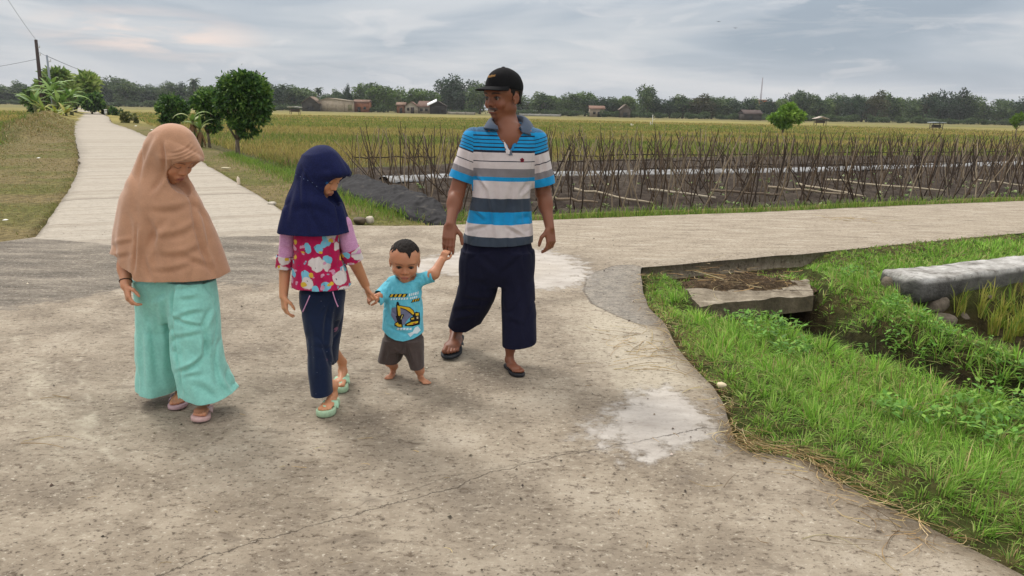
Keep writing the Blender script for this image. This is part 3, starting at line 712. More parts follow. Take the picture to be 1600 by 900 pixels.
# small crumbs of stone and soil on the concrete
xs, ys = scatter(-6, 3, 1.6, 9, 26000, rr_, 20); k = (poly_sd(xs, ys, PAV0) < -.02); xs, ys = xs[k], ys[k]
k = rr_.random(len(xs)) < .05+.35*np.exp(-np.abs(poly_sd(xs, ys, PAV0))/.12)*(xs > .6)+.12*(n2(xs, ys, 1.3, 50) > .3); xs, ys = xs[k], ys[k]; N = len(xs)
s = rr_.uniform(.002, .0062, N)*np.where(rr_.random(N) < .03, 1.8, 1)
octv = np.array([(1, 0, 0), (0, 1, 0), (-1, 0, 0), (0, -1, 0), (0, 0, .8)]); V = (np.stack([xs, ys, np.full(N, .004)], -1)[:, None, :]+octv[None]*s[:, None, None]*rr_.uniform(.6, 1.5, (N, 5, 1))).reshape(-1, 3)
q = np.arange(N)*5; Tt = np.concatenate([np.stack([q+i, q+(i+1) % 4, q+4], -1) for i in range(4)])
cl = merge_cols([(84, 72, 60), (60, 52, 44), (190, 180, 164), (128, 116, 98)], [4, 3, 1.4, 2], N, rr_)
tag(link('grit', npmesh('grit', V, None, Tt, cols=np.repeat(cl, 5, 0)), m_straw), 'crumbs of soil and stone scattered on the concrete', 'grit', kind='stuff')

# ================================================================ TREES
b = NB('bark'); P = b.pos(True); nn_ = b.noise(b.map(P, (9, 9, 2.5)), 2, 5, .65)
b.bump(nn_, .7, .02); M_BARK = b.done(b.ramp(nn_, [(.3, srgb(70, 60, 50)), (.55, srgb(112, 100, 86)), (.7, srgb(140, 130, 116))]), .9)

def crown_leaves(blobs, n, size, cols, seed, flat=.0, shell=.55, clump=1.5, aspect=.45, gap=-.42):
    r = np.random.default_rng(seed); vol = np.array([b_[1][0]*b_[1][1]*b_[1][2] for b_ in blobs])**.67; k = r.choice(len(blobs), n, p=vol/vol.sum())
    c0 = np.array([b_[0] for b_ in blobs])[k]; R_ = np.array([b_[1] for b_ in blobs])[k]
    u = r.normal(size=(n, 3)); u /= np.linalg.norm(u, axis=1)[:, None]
    rad_ = (shell+(1-shell)*r.random(n))**.8*(1+.10*r.normal(size=n))
    P = c0+u*R_*rad_[:, None]
    nz = fnoise(P*clump, 2, seed % 17); keep = nz > gap; P, u, nz = P[keep], u[keep], nz[keep]; n = len(P)
    # a leaf hangs outward and down
    d = u+r.normal(0, .6, (n, 3))+np.array([0, 0, -.35]); d /= np.linalg.norm(d, axis=1)[:, None]
    s = np.cross(d, r.normal(size=(n, 3))); s /= np.linalg.norm(s, axis=1)[:, None]+1e-9
    L = size*r.uniform(.6, 1.4, n); W_ = L*aspect
    m = P+d*(L*.5)[:, None]
    V = np.stack([P, m-s*W_[:, None]*.5, P+d*L[:, None], m+s*W_[:, None]*.5], 1).reshape(-1, 3); q = np.arange(n)*4
    cc_ = np.array([srgb(*a) for a in cols]); f = np.clip(.5+.9*nz+.25*r.normal(size=n), 0, .999)*(len(cc_)-1); i0 = f.astype(int); fr_ = (f-i0)[:, None]
    cl = (cc_[i0]*(1-fr_)+cc_[np.minimum(i0+1, len(cc_)-1)]*fr_)*r.uniform(.8, 1.2, (n, 1))
    return V, np.stack([q, q+1, q+2, q+3], -1), np.repeat(cl, 4, 0)
def tree_obj(name, label, cat, loc, H, blobs, n, size, cols, seed, trunk_r, stems=None, group=None, clump=1.5, aspect=.45, shell=.55, th=None, gap=-.42):
    """blobs in units of metres relative to the foot"""
    e = empty(name, loc); tag(e, label, cat, group)
    m = Mesh(); r = random.Random(seed)
    low = min(b_[0][2]-b_[1][2]*.6 for b_ in blobs); fork = max(.12*H, low*.75)
    lean = (r.uniform(-.06, .06)*H, r.uniform(-.04, .04)*H)
    m.tube([(0, 0, -.15), (lean[0]*.2, lean[1]*.2, fork*.5), (lean[0]*.5, lean[1]*.5, fork)], [trunk_r*1.35, trunk_r, trunk_r*.85], 8)
    for bc, br in blobs[:9]:
        q = Vector(bc); p0 = Vector((lean[0]*.5, lean[1]*.5, fork*.95)); mid = p0.lerp(q, .5)+Vector((r.uniform(-.05, .05)*H, r.uniform(-.05, .05)*H, -.03*H))
        m.tube([p0, mid, q], [trunk_r*.6, trunk_r*.38, trunk_r*.12], 6)
    m.build('trunk', M_BARK, e, True)
    V, Q_, Cc = crown_leaves(blobs, n, size, cols, seed, shell=shell, clump=clump, aspect=aspect, gap=gap)
    link('crown', npmesh('crown', V, Q_, cols=Cc), M_LEAF, e)
    return e
DARKG = [(34, 58, 32), (54, 86, 42), (76, 112, 50), (112, 142, 66)]
# four round headed trees along the verge of the long road
def foot(px, py, z=-.12): return G(px, py, z)
def px2m(D): return D/FPX
def round_tree(px, py, top, crown, label, seed, n, size=.13, cols=DARKG, tr=.06):
    f = foot(px, py); D = f[1]; s = D/FPX*1.0/math.cos(PITCH)**0
    H = (py-top)*s*1.02
    bl = []
    for cx, cy, rx, ry in crown:
        p = w(cx, cy, D); bl.append(((p[0]-f[0], random.Random(seed+cx).uniform(-.3, .3)*rx*s, p[2]-f[2]), (rx*s, rx*s*.95, ry*s)))
    rq_ = random.Random(seed); ext = []
    for (bc, br) in bl:
        for _ in range(5):
            a_ = rq_.uniform(0, 6.28); e_ = rq_.uniform(-.7, 1.1); ext.append(((bc[0]+br[0]*.86*math.cos(a_)*math.cos(e_), bc[1]+br[1]*.86*math.sin(a_)*math.cos(e_), bc[2]+br[2]*.86*math.sin(e_)), (br[0]*rq_.uniform(.24, .42),)*2+(br[2]*rq_.uniform(.22, .38),)))
    bl = bl+ext
    return tree_obj('roadside_tree', label, 'tree', tuple(f), H, bl, n, size, cols, seed, tr, clump=3.0/max(s*28, .6), gap=-.20, shell=.45)
round_tree(372, 243, 112, [(381, 150, 36, 32), (362, 142, 22, 24), (402, 150, 20, 26), (380, 128, 26, 17), (392, 182, 24, 18), (355, 165, 16, 16), (408, 168, 14, 17), (386, 205, 12, 8), (372, 190, 14, 12)],
           'tall dark green tree with big round crown between the two hijab girls', 101, 15000, .13, tr=.07)
round_tree(328, 230, 140, [(325, 160, 20, 18), (312, 158, 11, 12), (338, 168, 13, 18), (326, 182, 15, 10), (333, 196, 9, 9)],
           'slim dark tree between the banana plant and the tallest roadside tree', 102, 7000, .14, tr=.05)
round_tree(270, 212, 145, [(268, 168, 20, 19), (258, 172, 11, 14), (280, 172, 11, 14), (268, 188, 14, 7)], 'ball shaped dark tree just behind the beige hijab', 103, 7000, .16, tr=.06)
f_ = [(144, 180, 145, [(142, 157, 16, 9), (134, 160, 9, 8), (152, 161, 9, 7), (144, 166, 9, 5)], 'small wide topped dark tree beside the far end of the long road', 104, 2600, .45, .12),
      (182, 181, 164, [(181, 173, 7, 7)], 'small dark bush second from the end of the long road', 105, 900, .3, .05)]
for a in f_: round_tree(*a[:7], size=a[7], tr=a[8])
BUSHC = [(70, 78, 40), (98, 104, 52), (122, 122, 66)]
round_tree(196, 193, 174, [(196, 184, 6, 8), (205, 186, 6, 7)], 'thin olive shrub on the right verge of the long road', 106, 900, .25, BUSHC, .04)
round_tree(166, 180, 166, [(166, 173, 5, 6)], 'tiny olive shrub right of the wide topped dark tree', 107, 500, .35, BUSHC, .05)
round_tree(180, 180, 160, [(206, 170, 5, 5), (197, 172, 5, 5)], 'bare brown shrub above the right verge of the long road', 108, 400, .3, [(110, 100, 74), (130, 120, 86)], .04) if False else None

# broad blades of banana and palm
def banana(name, label, loc, s, stems, seed, cols, dead=False):
    e = empty(name, loc); tag(e, label, 'banana plant'); r = random.Random(seed)
    for (sx, sy, sh) in stems:
        nlv = 13
        m = Mesh(); m.tube([(sx, sy, -.1), (sx+.03*s, sy, sh*.5), (sx+r.uniform(-.05, .05)*s, sy, sh)], [.075*s, .06*s, .04*s], 8, col=srgb(110, 112, 70)); m.build('stem', M_LEAF, e, True)
        nl = 12
        for i in range(nl):
            a = i*2*math.pi/nl+r.uniform(-.4, .4); el = r.uniform(.5, 1.45) if not (dead and i % 2) else -1.1; L = s*r.uniform(.5, .95); Wd = s*r.uniform(.12, .19); seg = 7; V = []; Q_ = []; droop_ = r.uniform(.10, .34)
            p = np.array([sx, sy, sh*.97]); dirh = np.array([math.cos(a), math.sin(a), 0]); sd_ = np.array([-math.sin(a), math.cos(a), 0]); e_ = el
            for k_ in range(seg+1):
                t = k_/seg; ww = Wd*math.sin(min(1, .18+t*1.05)*math.pi*.93)**.7*(1-.2*r.random()) if 0 < t < 1 else .01*s
                V += [p-sd_*ww*.5+np.array([0, 0, -.22*ww]), p, p+sd_*ww*.5+np.array([0, 0, -.22*ww])]
                p = p+(dirh*math.cos(e_)+np.array([0, 0, 1])*math.sin(e_))*L/seg; e_ -= droop_ if el > 0 else .05
            for k_ in range(seg):
                for j in (0, 1): Q_.append((k_*3+j, k_*3+j+1, (k_+1)*3+j+1, (k_+1)*3+j))
            cc_ = srgb(*(cols[i % len(cols)] if el > 0 else (128, 96, 62)))
            m = Mesh(); m.add(np.array(V), Q_, col=cc_); m.build('leaf', M_LEAF, e, True)
    return e
fb = foot(304, 233); banana('banana_plant', 'banana plant with dead brown leaves hanging between two dark roadside trees', tuple(fb), 1.0, [(0, 0, 1.0), (.2, .1, .7), (-.15, .1, .5)], 5, [(128, 150, 84), (110, 140, 66), (150, 160, 104)], True)
fb = G(98, 184, -.1); D_ = fb[1]
banana('banana_plant', 'clump of banana plants with long pale leaves around the leaning poles', tuple(fb), 2.7, [(-2.6, 0, 1.2), (-1.2, .8, 2.3), (.2, -.5, 1.2), (-1.9, 2.0, 3.0), (.3, 1, 1.9)], 9, [(104, 140, 58), (140, 170, 96), (84, 118, 50), (120, 150, 70)])
banana('banana_plant', 'low yellow green young banana plant right of the grey pole', tuple(G(104, 186, -.1)), 1.9, [(0, 0, .5), (-1.0, .3, .4), (-2.4, .6, .6)], 12, [(150, 158, 60), (120, 140, 54), (166, 160, 80)])
# feathery pale green tree behind the banana clump
D_ = 95.; f = w(118, 180, D_); f[2] = -.2; s = D_/FPX
bl = [(((cx-118)*s*1.05, random.Random(i).uniform(-2, 2), (178-cy)*s*1.02), (rx*s*1.1, rx*s*1.1, ry*s*1.2)) for i, (cx, cy, rx, ry) in enumerate([(88, 128, 14, 8), (108, 122, 14, 6), (128, 128, 12, 8), (96, 145, 18, 12), (118, 145, 14, 12), (80, 160, 14, 14), (136, 136, 8, 10)])]
tree_obj('feathery_tree', 'light green feathery tree rising behind the banana clump near the poles', 'tree', tuple(f), 5, bl, 9500, .8, [(84, 112, 54), (116, 144, 66), (150, 170, 92), (170, 184, 110)], 77, .18, clump=.6, aspect=.35, shell=.2)
f = w(92, 184, 98.); f[2] = -.2; s = 98/FPX; bl = [(((cx-92)*s, 0, (182-cy)*s), (rx*s, rx*s, ry*s)) for cx, cy, rx, ry in [(62, 158, 16, 14), (78, 150, 14, 16), (92, 160, 16, 14), (104, 152, 10, 12), (72, 172, 16, 9), (98, 172, 14, 9)]]
tree_obj('bush', 'dense green thicket at the foot of the two leaning poles', 'bush', tuple(f), 2, bl, 5200, .7, [(52, 80, 40), (78, 108, 50), (110, 138, 64)], 91, .12, clump=.9)
# pale tree and sapling in the right hand field
D_ = 78.; f = G(1222, 210, -.3); D_ = f[1]; s = D_/FPX
bl = [(((cx-1222)*s, 0, (210-cy)*s), (rx*s, rx*s, ry*s)) for cx, cy, rx, ry in [(1228, 180, 16, 9), (1212, 186, 12, 6), (1243, 183, 11, 7), (1229, 171, 10, 6), (1222, 194, 12, 5)]]
tree_obj('field_tree', 'bright light green bushy tree standing alone in the field', 'tree', tuple(f), 3, bl, 3600, .34, [(84, 120, 44), (116, 152, 56), (146, 178, 76)], 78, .1, clump=1.0, shell=.3)
f = G(1586, 218, -.3); D_ = f[1]; s = D_/FPX
bl = [(((cx-1586)*s, 0, (218-cy)*s), (rx*s, rx*s, ry*s)) for cx, cy, rx, ry in [(1588, 184, 8, 4), (1580, 190, 5, 3), (1596, 188, 5, 4), (1586, 196, 4, 3)]]
tree_obj('field_tree', 'thin light green sapling at the end of the field', 'tree', tuple(f), 2.4, bl, 900, .26, [(90, 122, 52), (124, 152, 66)], 79, .05, clump=1.0, shell=.3)

# ---------------------------------------------------------------- the far treeline
KINDS = {}
def far_kind(kind):
    if kind in KINDS: return KINDS[kind]
    seed = 200+len(KINDS)*7; r = random.Random(seed)
    base, v = kind.rsplit('_', 1)
    cols = {'broad': [(44, 62, 44), (64, 86, 54), (86, 108, 64), (106, 124, 76)], 'pale': [(66, 88, 50), (90, 114, 60), (112, 134, 72), (132, 150, 88)], 'dark': [(36, 54, 42), (50, 72, 52), (70, 92, 60)],
            'bamboo': [(62, 86, 44), (84, 112, 52), (108, 132, 62)], 'palm': [(44, 62, 44), (64, 84, 54)], 'brown': [(70, 72, 50), (92, 90, 62), (62, 74, 46)], 'layer': [(34, 50, 38), (48, 68, 44)], 'bush': [(48, 68, 42), (70, 92, 50), (92, 114, 62)]}[base]
    e = empty('x'); m = Mesh()
    if base == 'palm':
        m.tube([(0, 0, -.03), (.02, 0, .45), (.05, 0, .86)], [.028, .018, .015], 6)
        ml = Mesh()
        for i in range(15):
            a = i*2.4; el = .9-i*.11; p = np.array([.05, 0, .86]); dh = np.array([math.cos(a), math.sin(a), 0]); sd_ = np.array([-math.sin(a), math.cos(a), 0]); V = []; L = .30
            for k_ in range(6):
                t = k_/5; ww = .075*(1-t*.8); V += [p-sd_*ww-np.array([0, 0, ww*.6]), p, p+sd_*ww-np.array([0, 0, ww*.6])]; p = p+(dh*math.cos(el)+np.array([0, 0, 1])*math.sin(el))*L/5; el -= .33
            ml.add(np.array(V), [(k_*3+j, k_*3+j+1, k_*3+j+4, k_*3+j+3) for k_ in range(5) for j in (0, 1)], col=srgb(*cols[i % 2]))
        tr = m.build('trunk', M_BARK, e, True); cr = ml.build('crown', M_LEAF, e)
    else:
        if base in ('broad', 'pale', 'dark', 'brown'):
            bl = [((r.uniform(-.26, .26), r.uniform(-.2, .2), r.uniform(.40, .80)), (r.uniform(.12, .22),)*2+(r.uniform(.10, .18),)) for _ in range(11)]+[((0, 0, .55), (.28, .24, .28)), ((.1*(1 if r.random() < .5 else -1), 0, .84), (.12, .12, .13)), ((-.18, 0, .27), (.22, .2, .22)), ((.18, 0, .27), (.22, .2, .22))]
        elif base == 'bamboo':
            bl = [((r.uniform(-.38, .38), r.uniform(-.2, .2), r.uniform(.35, .86)), (r.uniform(.07, .13),)*2+(r.uniform(.09, .15),)) for _ in range(18)]+[((0, 0, .4), (.3, .25, .33))]
        elif base == 'layer':
            bl = [((0, 0, z), (rr0, rr0, .025)) for z, rr0 in ((.97, .07), (.88, .17), (.79, .13), (.70, .28), (.6, .3), (.48, .38), (.36, .42), (.25, .4))]+[((0, 0, .3), (.3, .3, .22)), ((.25, 0, .45), (.2, .2, .2)), ((-.25, 0, .4), (.2, .2, .2))]
        else:
            bl = [((r.uniform(-.6, .6), r.uniform(-.2, .2), r.uniform(.25, .6)), (r.uniform(.25, .4),)*2+(r.uniform(.2, .36),)) for _ in range(7)]
        fork = .22 if base != 'bush' else .1
        m.tube([(0, 0, -.03), (.01, 0, fork), (0, 0, .55)], [.03, .022, .01], 6)
        for bc, br in bl[:7]: m.tube([(0, 0, fork), tuple(np.array(bc)*np.array([.6, .6, .8])), bc], [.016, .011, .004], 5)
        V, Q_, Cc = crown_leaves(bl, 3600, .055 if base != 'bush' else .075, cols, seed, clump=5.0, aspect=.6, shell=.35)
        tr = m.build('trunk', M_BARK, e, True); cr = link('crown', npmesh('crown', V, Q_, cols=Cc), M_LEAF, e)
    COL.objects.unlink(e); COL.objects.unlink(tr); COL.objects.unlink(cr)
    KINDS[kind] = (tr, cr); return KINDS[kind]
def put_far(name, label, group, px, ytop, wpx, D, kind, cat='tree', base=-.35):
    p = w(px, horizon_y(px)+4, D); top = w(px, ytop, D)[2]; H = top-base
    e = empty(name, (p[0], p[1], base), random.Random(int(px*7+ytop)).uniform(-.5, .5)); tag(e, label, cat, group)
    sx = wpx/FPX*D/.72 if 'bush' not in kind else wpx/FPX*D/1.5
    e.scale = (sx, sx, H)
    for q in far_kind(kind):
        o = q.copy(); COL.objects.link(o); o.parent = e
    return e
SEG = [(-900, 60, 'behind the dark pole at the far edge of the left field'), (60, 235, 'behind the far end of the long road'), (235, 335, 'behind the roadside trees'), (335, 455, 'behind the tallest roadside tree'), (455, 505, 'by the dark gabled shed'), (505, 610, 'behind the beige warehouse'), (610, 692, 'behind the brown roofed houses'), (692, 760, 'just left of the black cap'), (760, 860, 'just right of the black cap'),
       (860, 990, 'behind the huts right of the man'), (990, 1120, 'behind the white post in the field'), (1120, 1215, 'around the orange building'), (1215, 1330, 'behind the bright field tree'), (1330, 1470, 'behind the grey roofed field shelter'), (1470, 2600, 'at the far end of the right field')]
KN = {'broad': 'broad dark green tree', 'pale': 'lighter green tree', 'dark': 'very dark dense tree', 'bamboo': 'feathery bamboo clump', 'palm': 'palm tree', 'brown': 'brownish thin leaved tree', 'layer': 'tree with flat layered branches', 'bush': 'low green bush'}
NM = {'broad': 'broadleaf_tree', 'pale': 'broadleaf_tree', 'dark': 'broadleaf_tree', 'bamboo': 'bamboo_clump', 'palm': 'palm_tree', 'brown': 'broadleaf_tree', 'layer': 'layered_tree', 'bush': 'bush'}
FT = [(8, 130, 46, 'broad_a'), (33, 124, 36, 'broad_b'), (54, 132, 34, 'dark_a'), (138, 124, 44, 'broad_b'), (160, 130, 40, 'dark_b'), (178, 118, 44, 'broad_c'), (202, 121, 44, 'broad_a'), (222, 132, 40, 'dark_a'), (240, 130, 36, 'broad_b'), (262, 126, 34, 'broad_c'), (283, 128, 34, 'dark_b'), (304, 119, 30, 'palm_a'), (312, 128, 40, 'broad_a'), (338, 132, 40, 'pale_a'),
      (392, 111, 62, 'brown_a'), (412, 118, 48, 'broad_b'), (430, 132, 30, 'dark_a'), (441, 128, 24, 'palm_a'), (462, 130, 44, 'broad_a'), (484, 136, 36, 'pale_a'), (497, 134, 26, 'palm_b'), (512, 146, 30, 'broad_c'), (527, 137, 26, 'broad_b'), (543, 131, 16, 'dark_b'), (566, 128, 40, 'bamboo_a'), (590, 126, 38, 'broad_a'), (600, 132, 40, 'bamboo_b'), (622, 134, 36, 'pale_b'), (645, 136, 40, 'bamboo_a'), (668, 138, 38, 'bamboo_b'),
      (704, 114, 44, 'dark_a'), (728, 124, 50, 'dark_b'), (750, 126, 40, 'broad_c'), (800, 140, 50, 'broad_a'), (848, 141, 44, 'broad_b'), (868, 148, 30, 'pale_a'), (888, 144, 34, 'broad_c'), (914, 141, 36, 'bamboo_b'), (934, 150, 34, 'dark_a'), (960, 149, 40, 'broad_a'), (982, 148, 34, 'pale_a'), (1010, 131, 32, 'broad_c'), (1024, 152, 20, 'dark_b'), (1046, 150, 34, 'dark_a'), (1066, 145, 40, 'broad_b'), (1092, 145, 44, 'brown_a'), (1112, 147, 36, 'broad_a'),
      (1136, 150, 40, 'broad_c'), (1160, 152, 34, 'dark_b'), (1172, 149, 28, 'pale_b'), (1196, 152, 24, 'dark_a'), (1222, 152, 30, 'pale_a'), (1240, 140, 26, 'dark_b'), (1252, 138, 36, 'broad_a'), (1276, 148, 38, 'broad_b'), (1286, 150, 30, 'pale_b'), (1306, 145, 40, 'broad_c'), (1330, 146, 36, 'dark_a'), (1346, 146, 40, 'broad_a'), (1366, 139, 34, 'brown_a'), (1386, 142, 36, 'broad_b'), (1404, 150, 34, 'pale_a'), (1424, 151, 32, 'broad_c'), (1446, 143, 44, 'brown_a'), (1462, 140, 36, 'dark_b'), (1482, 143, 40, 'dark_a'), (1498, 136, 30, 'layer_a'), (1512, 142, 32, 'broad_a'),
      (1534, 156, 34, 'broad_b'), (1556, 152, 26, 'palm_a'), (1566, 154, 36, 'broad_c'), (1588, 150, 40, 'dark_a'), (1604, 144, 30, 'palm_b'), (1625, 150, 50, 'broad_a'), (-25, 132, 44, 'broad_c'), (1660, 150, 50, 'broad_b')]
rf = random.Random(5)
def far_dist(px): return 345 if px < 420 else 305 if px < 900 else 296
def seg_of(px):
    for a, b_, t in SEG:
        if a <= px < b_: return t
def far_add(px, yt, wp, kd, dd):
    bs, nv_ = kd.split('_'); t = seg_of(px); lab = KN[bs]+' '+t
    put_far(NM[bs], lab, 'far '+KN[bs]+('es ' if bs == 'bush' else 's ')+t, px, yt, wp, far_dist(px)+dd, kd, 'bush' if bs == 'bush' else 'bamboo' if bs == 'bamboo' else 'tree')
for px, yt, wp, kd in FT: far_add(px, yt, wp, kd, rf.uniform(0, 18))
# understorey filling the line: lower trees in front and behind
DENSE = 1
KS = ['broad_a', 'broad_b', 'dark_a', 'dark_b', 'broad_c', 'pale_a', 'brown_a']
for i, px in enumerate(range(-330, 1960, 17)):
    if 745 < px < 800: continue
    hz = horizon_y(px); far_add(px+rf.uniform(-5, 5), hz-rf.uniform(14, 21), rf.uniform(30, 42), KS[rf.randrange(7)], 26)
for i, px in enumerate(range(-320, 1950, 23)):
    if 500 < px < 560 or 740 < px < 800 or 600 < px < 700: continue
    hz = horizon_y(px); far_add(px+rf.uniform(-6, 6), hz-rf.uniform(1, 7), rf.uniform(20, 34), 'bush_a' if i % 2 else 'bush_b', -6-rf.uniform(0, 6))
# ================================================================ FIELD FURNITURE
b = NB('dead_bamboo'); P = b.pos(True); cA = b.attr('Col', 'Color')
nn_ = b.noise(b.map(P, (20, 20, 3)), 3, 4, .6)
M_STAKE = b.done(b.mix(b.ss(nn_, .3, .7), b.mix(1, cA, (.65, .62, .6), 'MULTIPLY'), cA), .85)
stake_meshes = []
rs_ = random.Random(3)
SK = [(92, 76, 62), (70, 58, 50), (108, 90, 72), (150, 134, 112), (82, 68, 56), (118, 104, 88), (66, 56, 48), (164, 150, 128), (100, 84, 66), (78, 66, 56)]
for i, cc_ in enumerate(SK):
    m = Mesh(); L = 1.0; pts = [(rs_.uniform(-.02, .02)*(k > 0), rs_.uniform(-.02, .02)*(k > 0), L*k/5) for k in range(6)]
    m.tube(pts, [.013, .0125, .012, .011, .010, .007], 6, col=srgb(*cc_))
    if i % 3 == 0: m.tube([pts[3], (pts[3][0]+.05, pts[3][1]+.01, pts[3][2]+.13)], [.006, .003], 5, col=srgb(*cc_))
    o = m.build('stake_shape', M_STAKE, None, True); stake_meshes.append(o.data); COL.objects.unlink(o); bpy.data.objects.remove(o)
rowv = np.array([rb_dir[0], rb_dir[1]]); acr = np.array([-rb_dir[1], rb_dir[0]])
org = np.array(RB[4])+acr*.95
stk = []
for rw in range(11):
    for k in range(-20, 80):
        for sgn in (-1, 1):
            q = org+acr*(rw*.98+.16*sgn)+rowv*(k*.42+rs_.uniform(-.14, .14)+(rw % 2)*.2)
            if rs_.random() < .10: continue
            if rw > 6 and rs_.random() < .3: continue
            stk.append((q[0], q[1], sgn, rs_.random(), rs_.random(), rs_.random()))
sx = np.array([s_[0] for s_ in stk]); sy = np.array([s_[1] for s_ in stk]); hz_, TS = terrain(sx, sy, True)
ok = (TS['soil'] < -.10); ppx, ppy = topx(np.stack([sx, sy, hz_+.6], -1)); ok &= (ppx > -20) & (ppx < 1640); ok &= ~((sx < -2.2) & (rs_.random() < 0))
cand_ = [(sy[i], i) for i in range(len(stk)) if ok[i]]; cand_.sort()
rest = Mesh(); n_ind = 0
stakes_R = {}
for _, i in cand_:
    x_, y_, sgn, a, b_, c_ = stk[i]
    lx = (a-.5)*.95; ly = -sgn*(.08+.30*c_); H = 1.12+.42*c_
    if a < .12: lx *= 1.9
    d = Vector((rowv[0]*lx+acr[0]*ly, rowv[1]*lx+acr[1]*ly, 1)).normalized(); Rm = d.to_track_quat('Z', 'Y').to_matrix().to_4x4()
    mi = int(a*7919) % len(stake_meshes); th = .72+.42*b_
    Mx = Matrix.Translation((x_, y_, hz_[i]-.05)) @ Rm @ Matrix.Diagonal((th, th, H, 1))
    if n_ind < 298:
        o = link('bamboo_stake', stake_meshes[mi]); o.matrix_world = Mx
        tag(o, 'thin leaning bamboo stake standing in the dark planted soil behind the road', 'stake', 'bamboo stakes in the planted plot'); n_ind += 1
    else:
        me_ = stake_meshes[mi]; co = np.empty(len(me_.vertices)*3); me_.vertices.foreach_get('co', co); co = co.reshape(-1, 3)
        Mn = np.array(Mx); V = co @ Mn[:3, :3].T+Mn[:3, 3]
        fq = [tuple(p.vertices) for p in me_.polygons if len(p.vertices) == 4]
        rest.add(V, fq, col=srgb(*SK[mi]))
o = rest.build('distant_stakes', M_STAKE, None, True); tag(o, 'hazy rows of further bamboo stakes at the back of the plot', 'stakes', kind='stuff')
def pole_px(p0, z0, p1, z1, r0, r1, cc_, label, group, name='bamboo_pole', cat='bamboo pole', seed=0):
    a, b_ = G(*p0, z0), G(*p1, z1); r = random.Random(seed+int(p0[0])); m = Mesh(); N = 7
    pts = [a+(b_-a)*t/N+np.array([0, 0, r.uniform(-.025, .02)])*(0 < t < N) for t in range(N+1)]
    m.tube(pts, [r0+(r1-r0)*t/N for t in range(N+1)], 7, col=srgb(*cc_)); o = m.build(name, M_STAKE, None, True, origin=a); o.location = a
    return tag(o, label, cat, group)
for i, (p0, p1, cc_, lb) in enumerate([((898, 295), (1020, 317), (176, 164, 142), 'pale bamboo pole lying low through the stakes just right of the man'), ((1013, 296), (1118, 309), (190, 180, 160), 'thick pale bamboo pole lying low in the middle of the near stakes'),
        ((862, 309), (934, 316), (146, 130, 110), 'short bamboo pole lying low beside the elbow of the man'), ((1111, 297), (1222, 304), (122, 108, 92), 'brown bamboo pole low among stakes under the bright field tree'), ((1200, 292), (1322, 303), (168, 154, 132), 'bamboo pole lying low just right of the bright field tree, nearest the road'),
        ((1247, 287), (1352, 307), (180, 168, 146), 'bamboo pole dipping towards the road edge near the middle right of the plot'), ((1290, 281), (1478, 298), (188, 176, 152), 'longest pale bamboo pole lying low at the right of the plot'), ((1522, 281), (1612, 290), (180, 168, 148), 'pale bamboo pole at the right end of the plot')]):
    pole_px(p0, -.06, p1, -.12, .028, .019, cc_, lb, 'bamboo poles lying low in the plot')
for i, (y0, x0, x1, zz) in enumerate([(243, 880, 1290, .28), (252, 870, 1180, .22), (262, 1000, 1600, .0), (257, 1180, 1620, .2), (246, 555, 690, .2), (238, 1300, 1620, .3)]):
    a = G(x0, y0, zz); q = a.copy(); e1 = G(x1, y0, zz); L = (e1[0]-a[0]); e1 = a+np.array([rowv[0], rowv[1], 0])*L; m = Mesh(); N = 14
    m.tube([a+(e1-a)*t/N+np.array([0, 0, rs_.uniform(-.03, .03)]) for t in range(N+1)], [.016]*(N+1), 6, col=srgb(72, 62, 52)); o = m.build('cross_rail', M_STAKE, None, True, origin=a); o.location = a
    tag(o, 'dark thin rail tied across the stakes at mid height', 'rail', 'rails tied across the stakes')
# sown plants on the dark soil
sd_m = []
for s_ in range(5):
    r = np.random.default_rng(40+s_); n_ = 9; V, Q_, C_ = leaf_quads(np.zeros((n_, 3))+np.array([0, 0, .03]), r.uniform(.05, .09, n_), r.uniform(.03, .05, n_), r.uniform(.1, .8, n_), r.uniform(0, 6.28, n_), merge_cols([(150, 166, 112), (120, 150, 84), (180, 186, 146)], [2, 2, 1], n_, r))
    sd_m.append(npmesh('seedling', V, Q_, cols=C_)); sd_m[-1].materials.append(M_LEAF)
ns = 0; rq = random.Random(8)
while ns < 210:
    q = org+acr*(rq.uniform(0, 1)**1.5*7-.45)+rowv*rq.uniform(-5, 16); q = q[0], q[1]; hh, TT = terrain(np.array([q[0]]), np.array([q[1]]), True)
    if TT['soil'][0] > -.1: continue
    ppx, ppy = topx(np.array([q[0], q[1], 0]))
    if not -20 < ppx < 1620: continue
    o = link('seedling', sd_m[rq.randrange(5)]); o.location = (q[0], q[1], hh[0]-.01); o.scale = (rq.uniform(.7, 1.4),)*3; o.rotation_euler = (0, 0, rq.uniform(0, 6)); ns += 1
    tag(o, 'small pale green seedling growing in the dark soil between the stakes', 'seedling', 'seedlings in the planted plot')
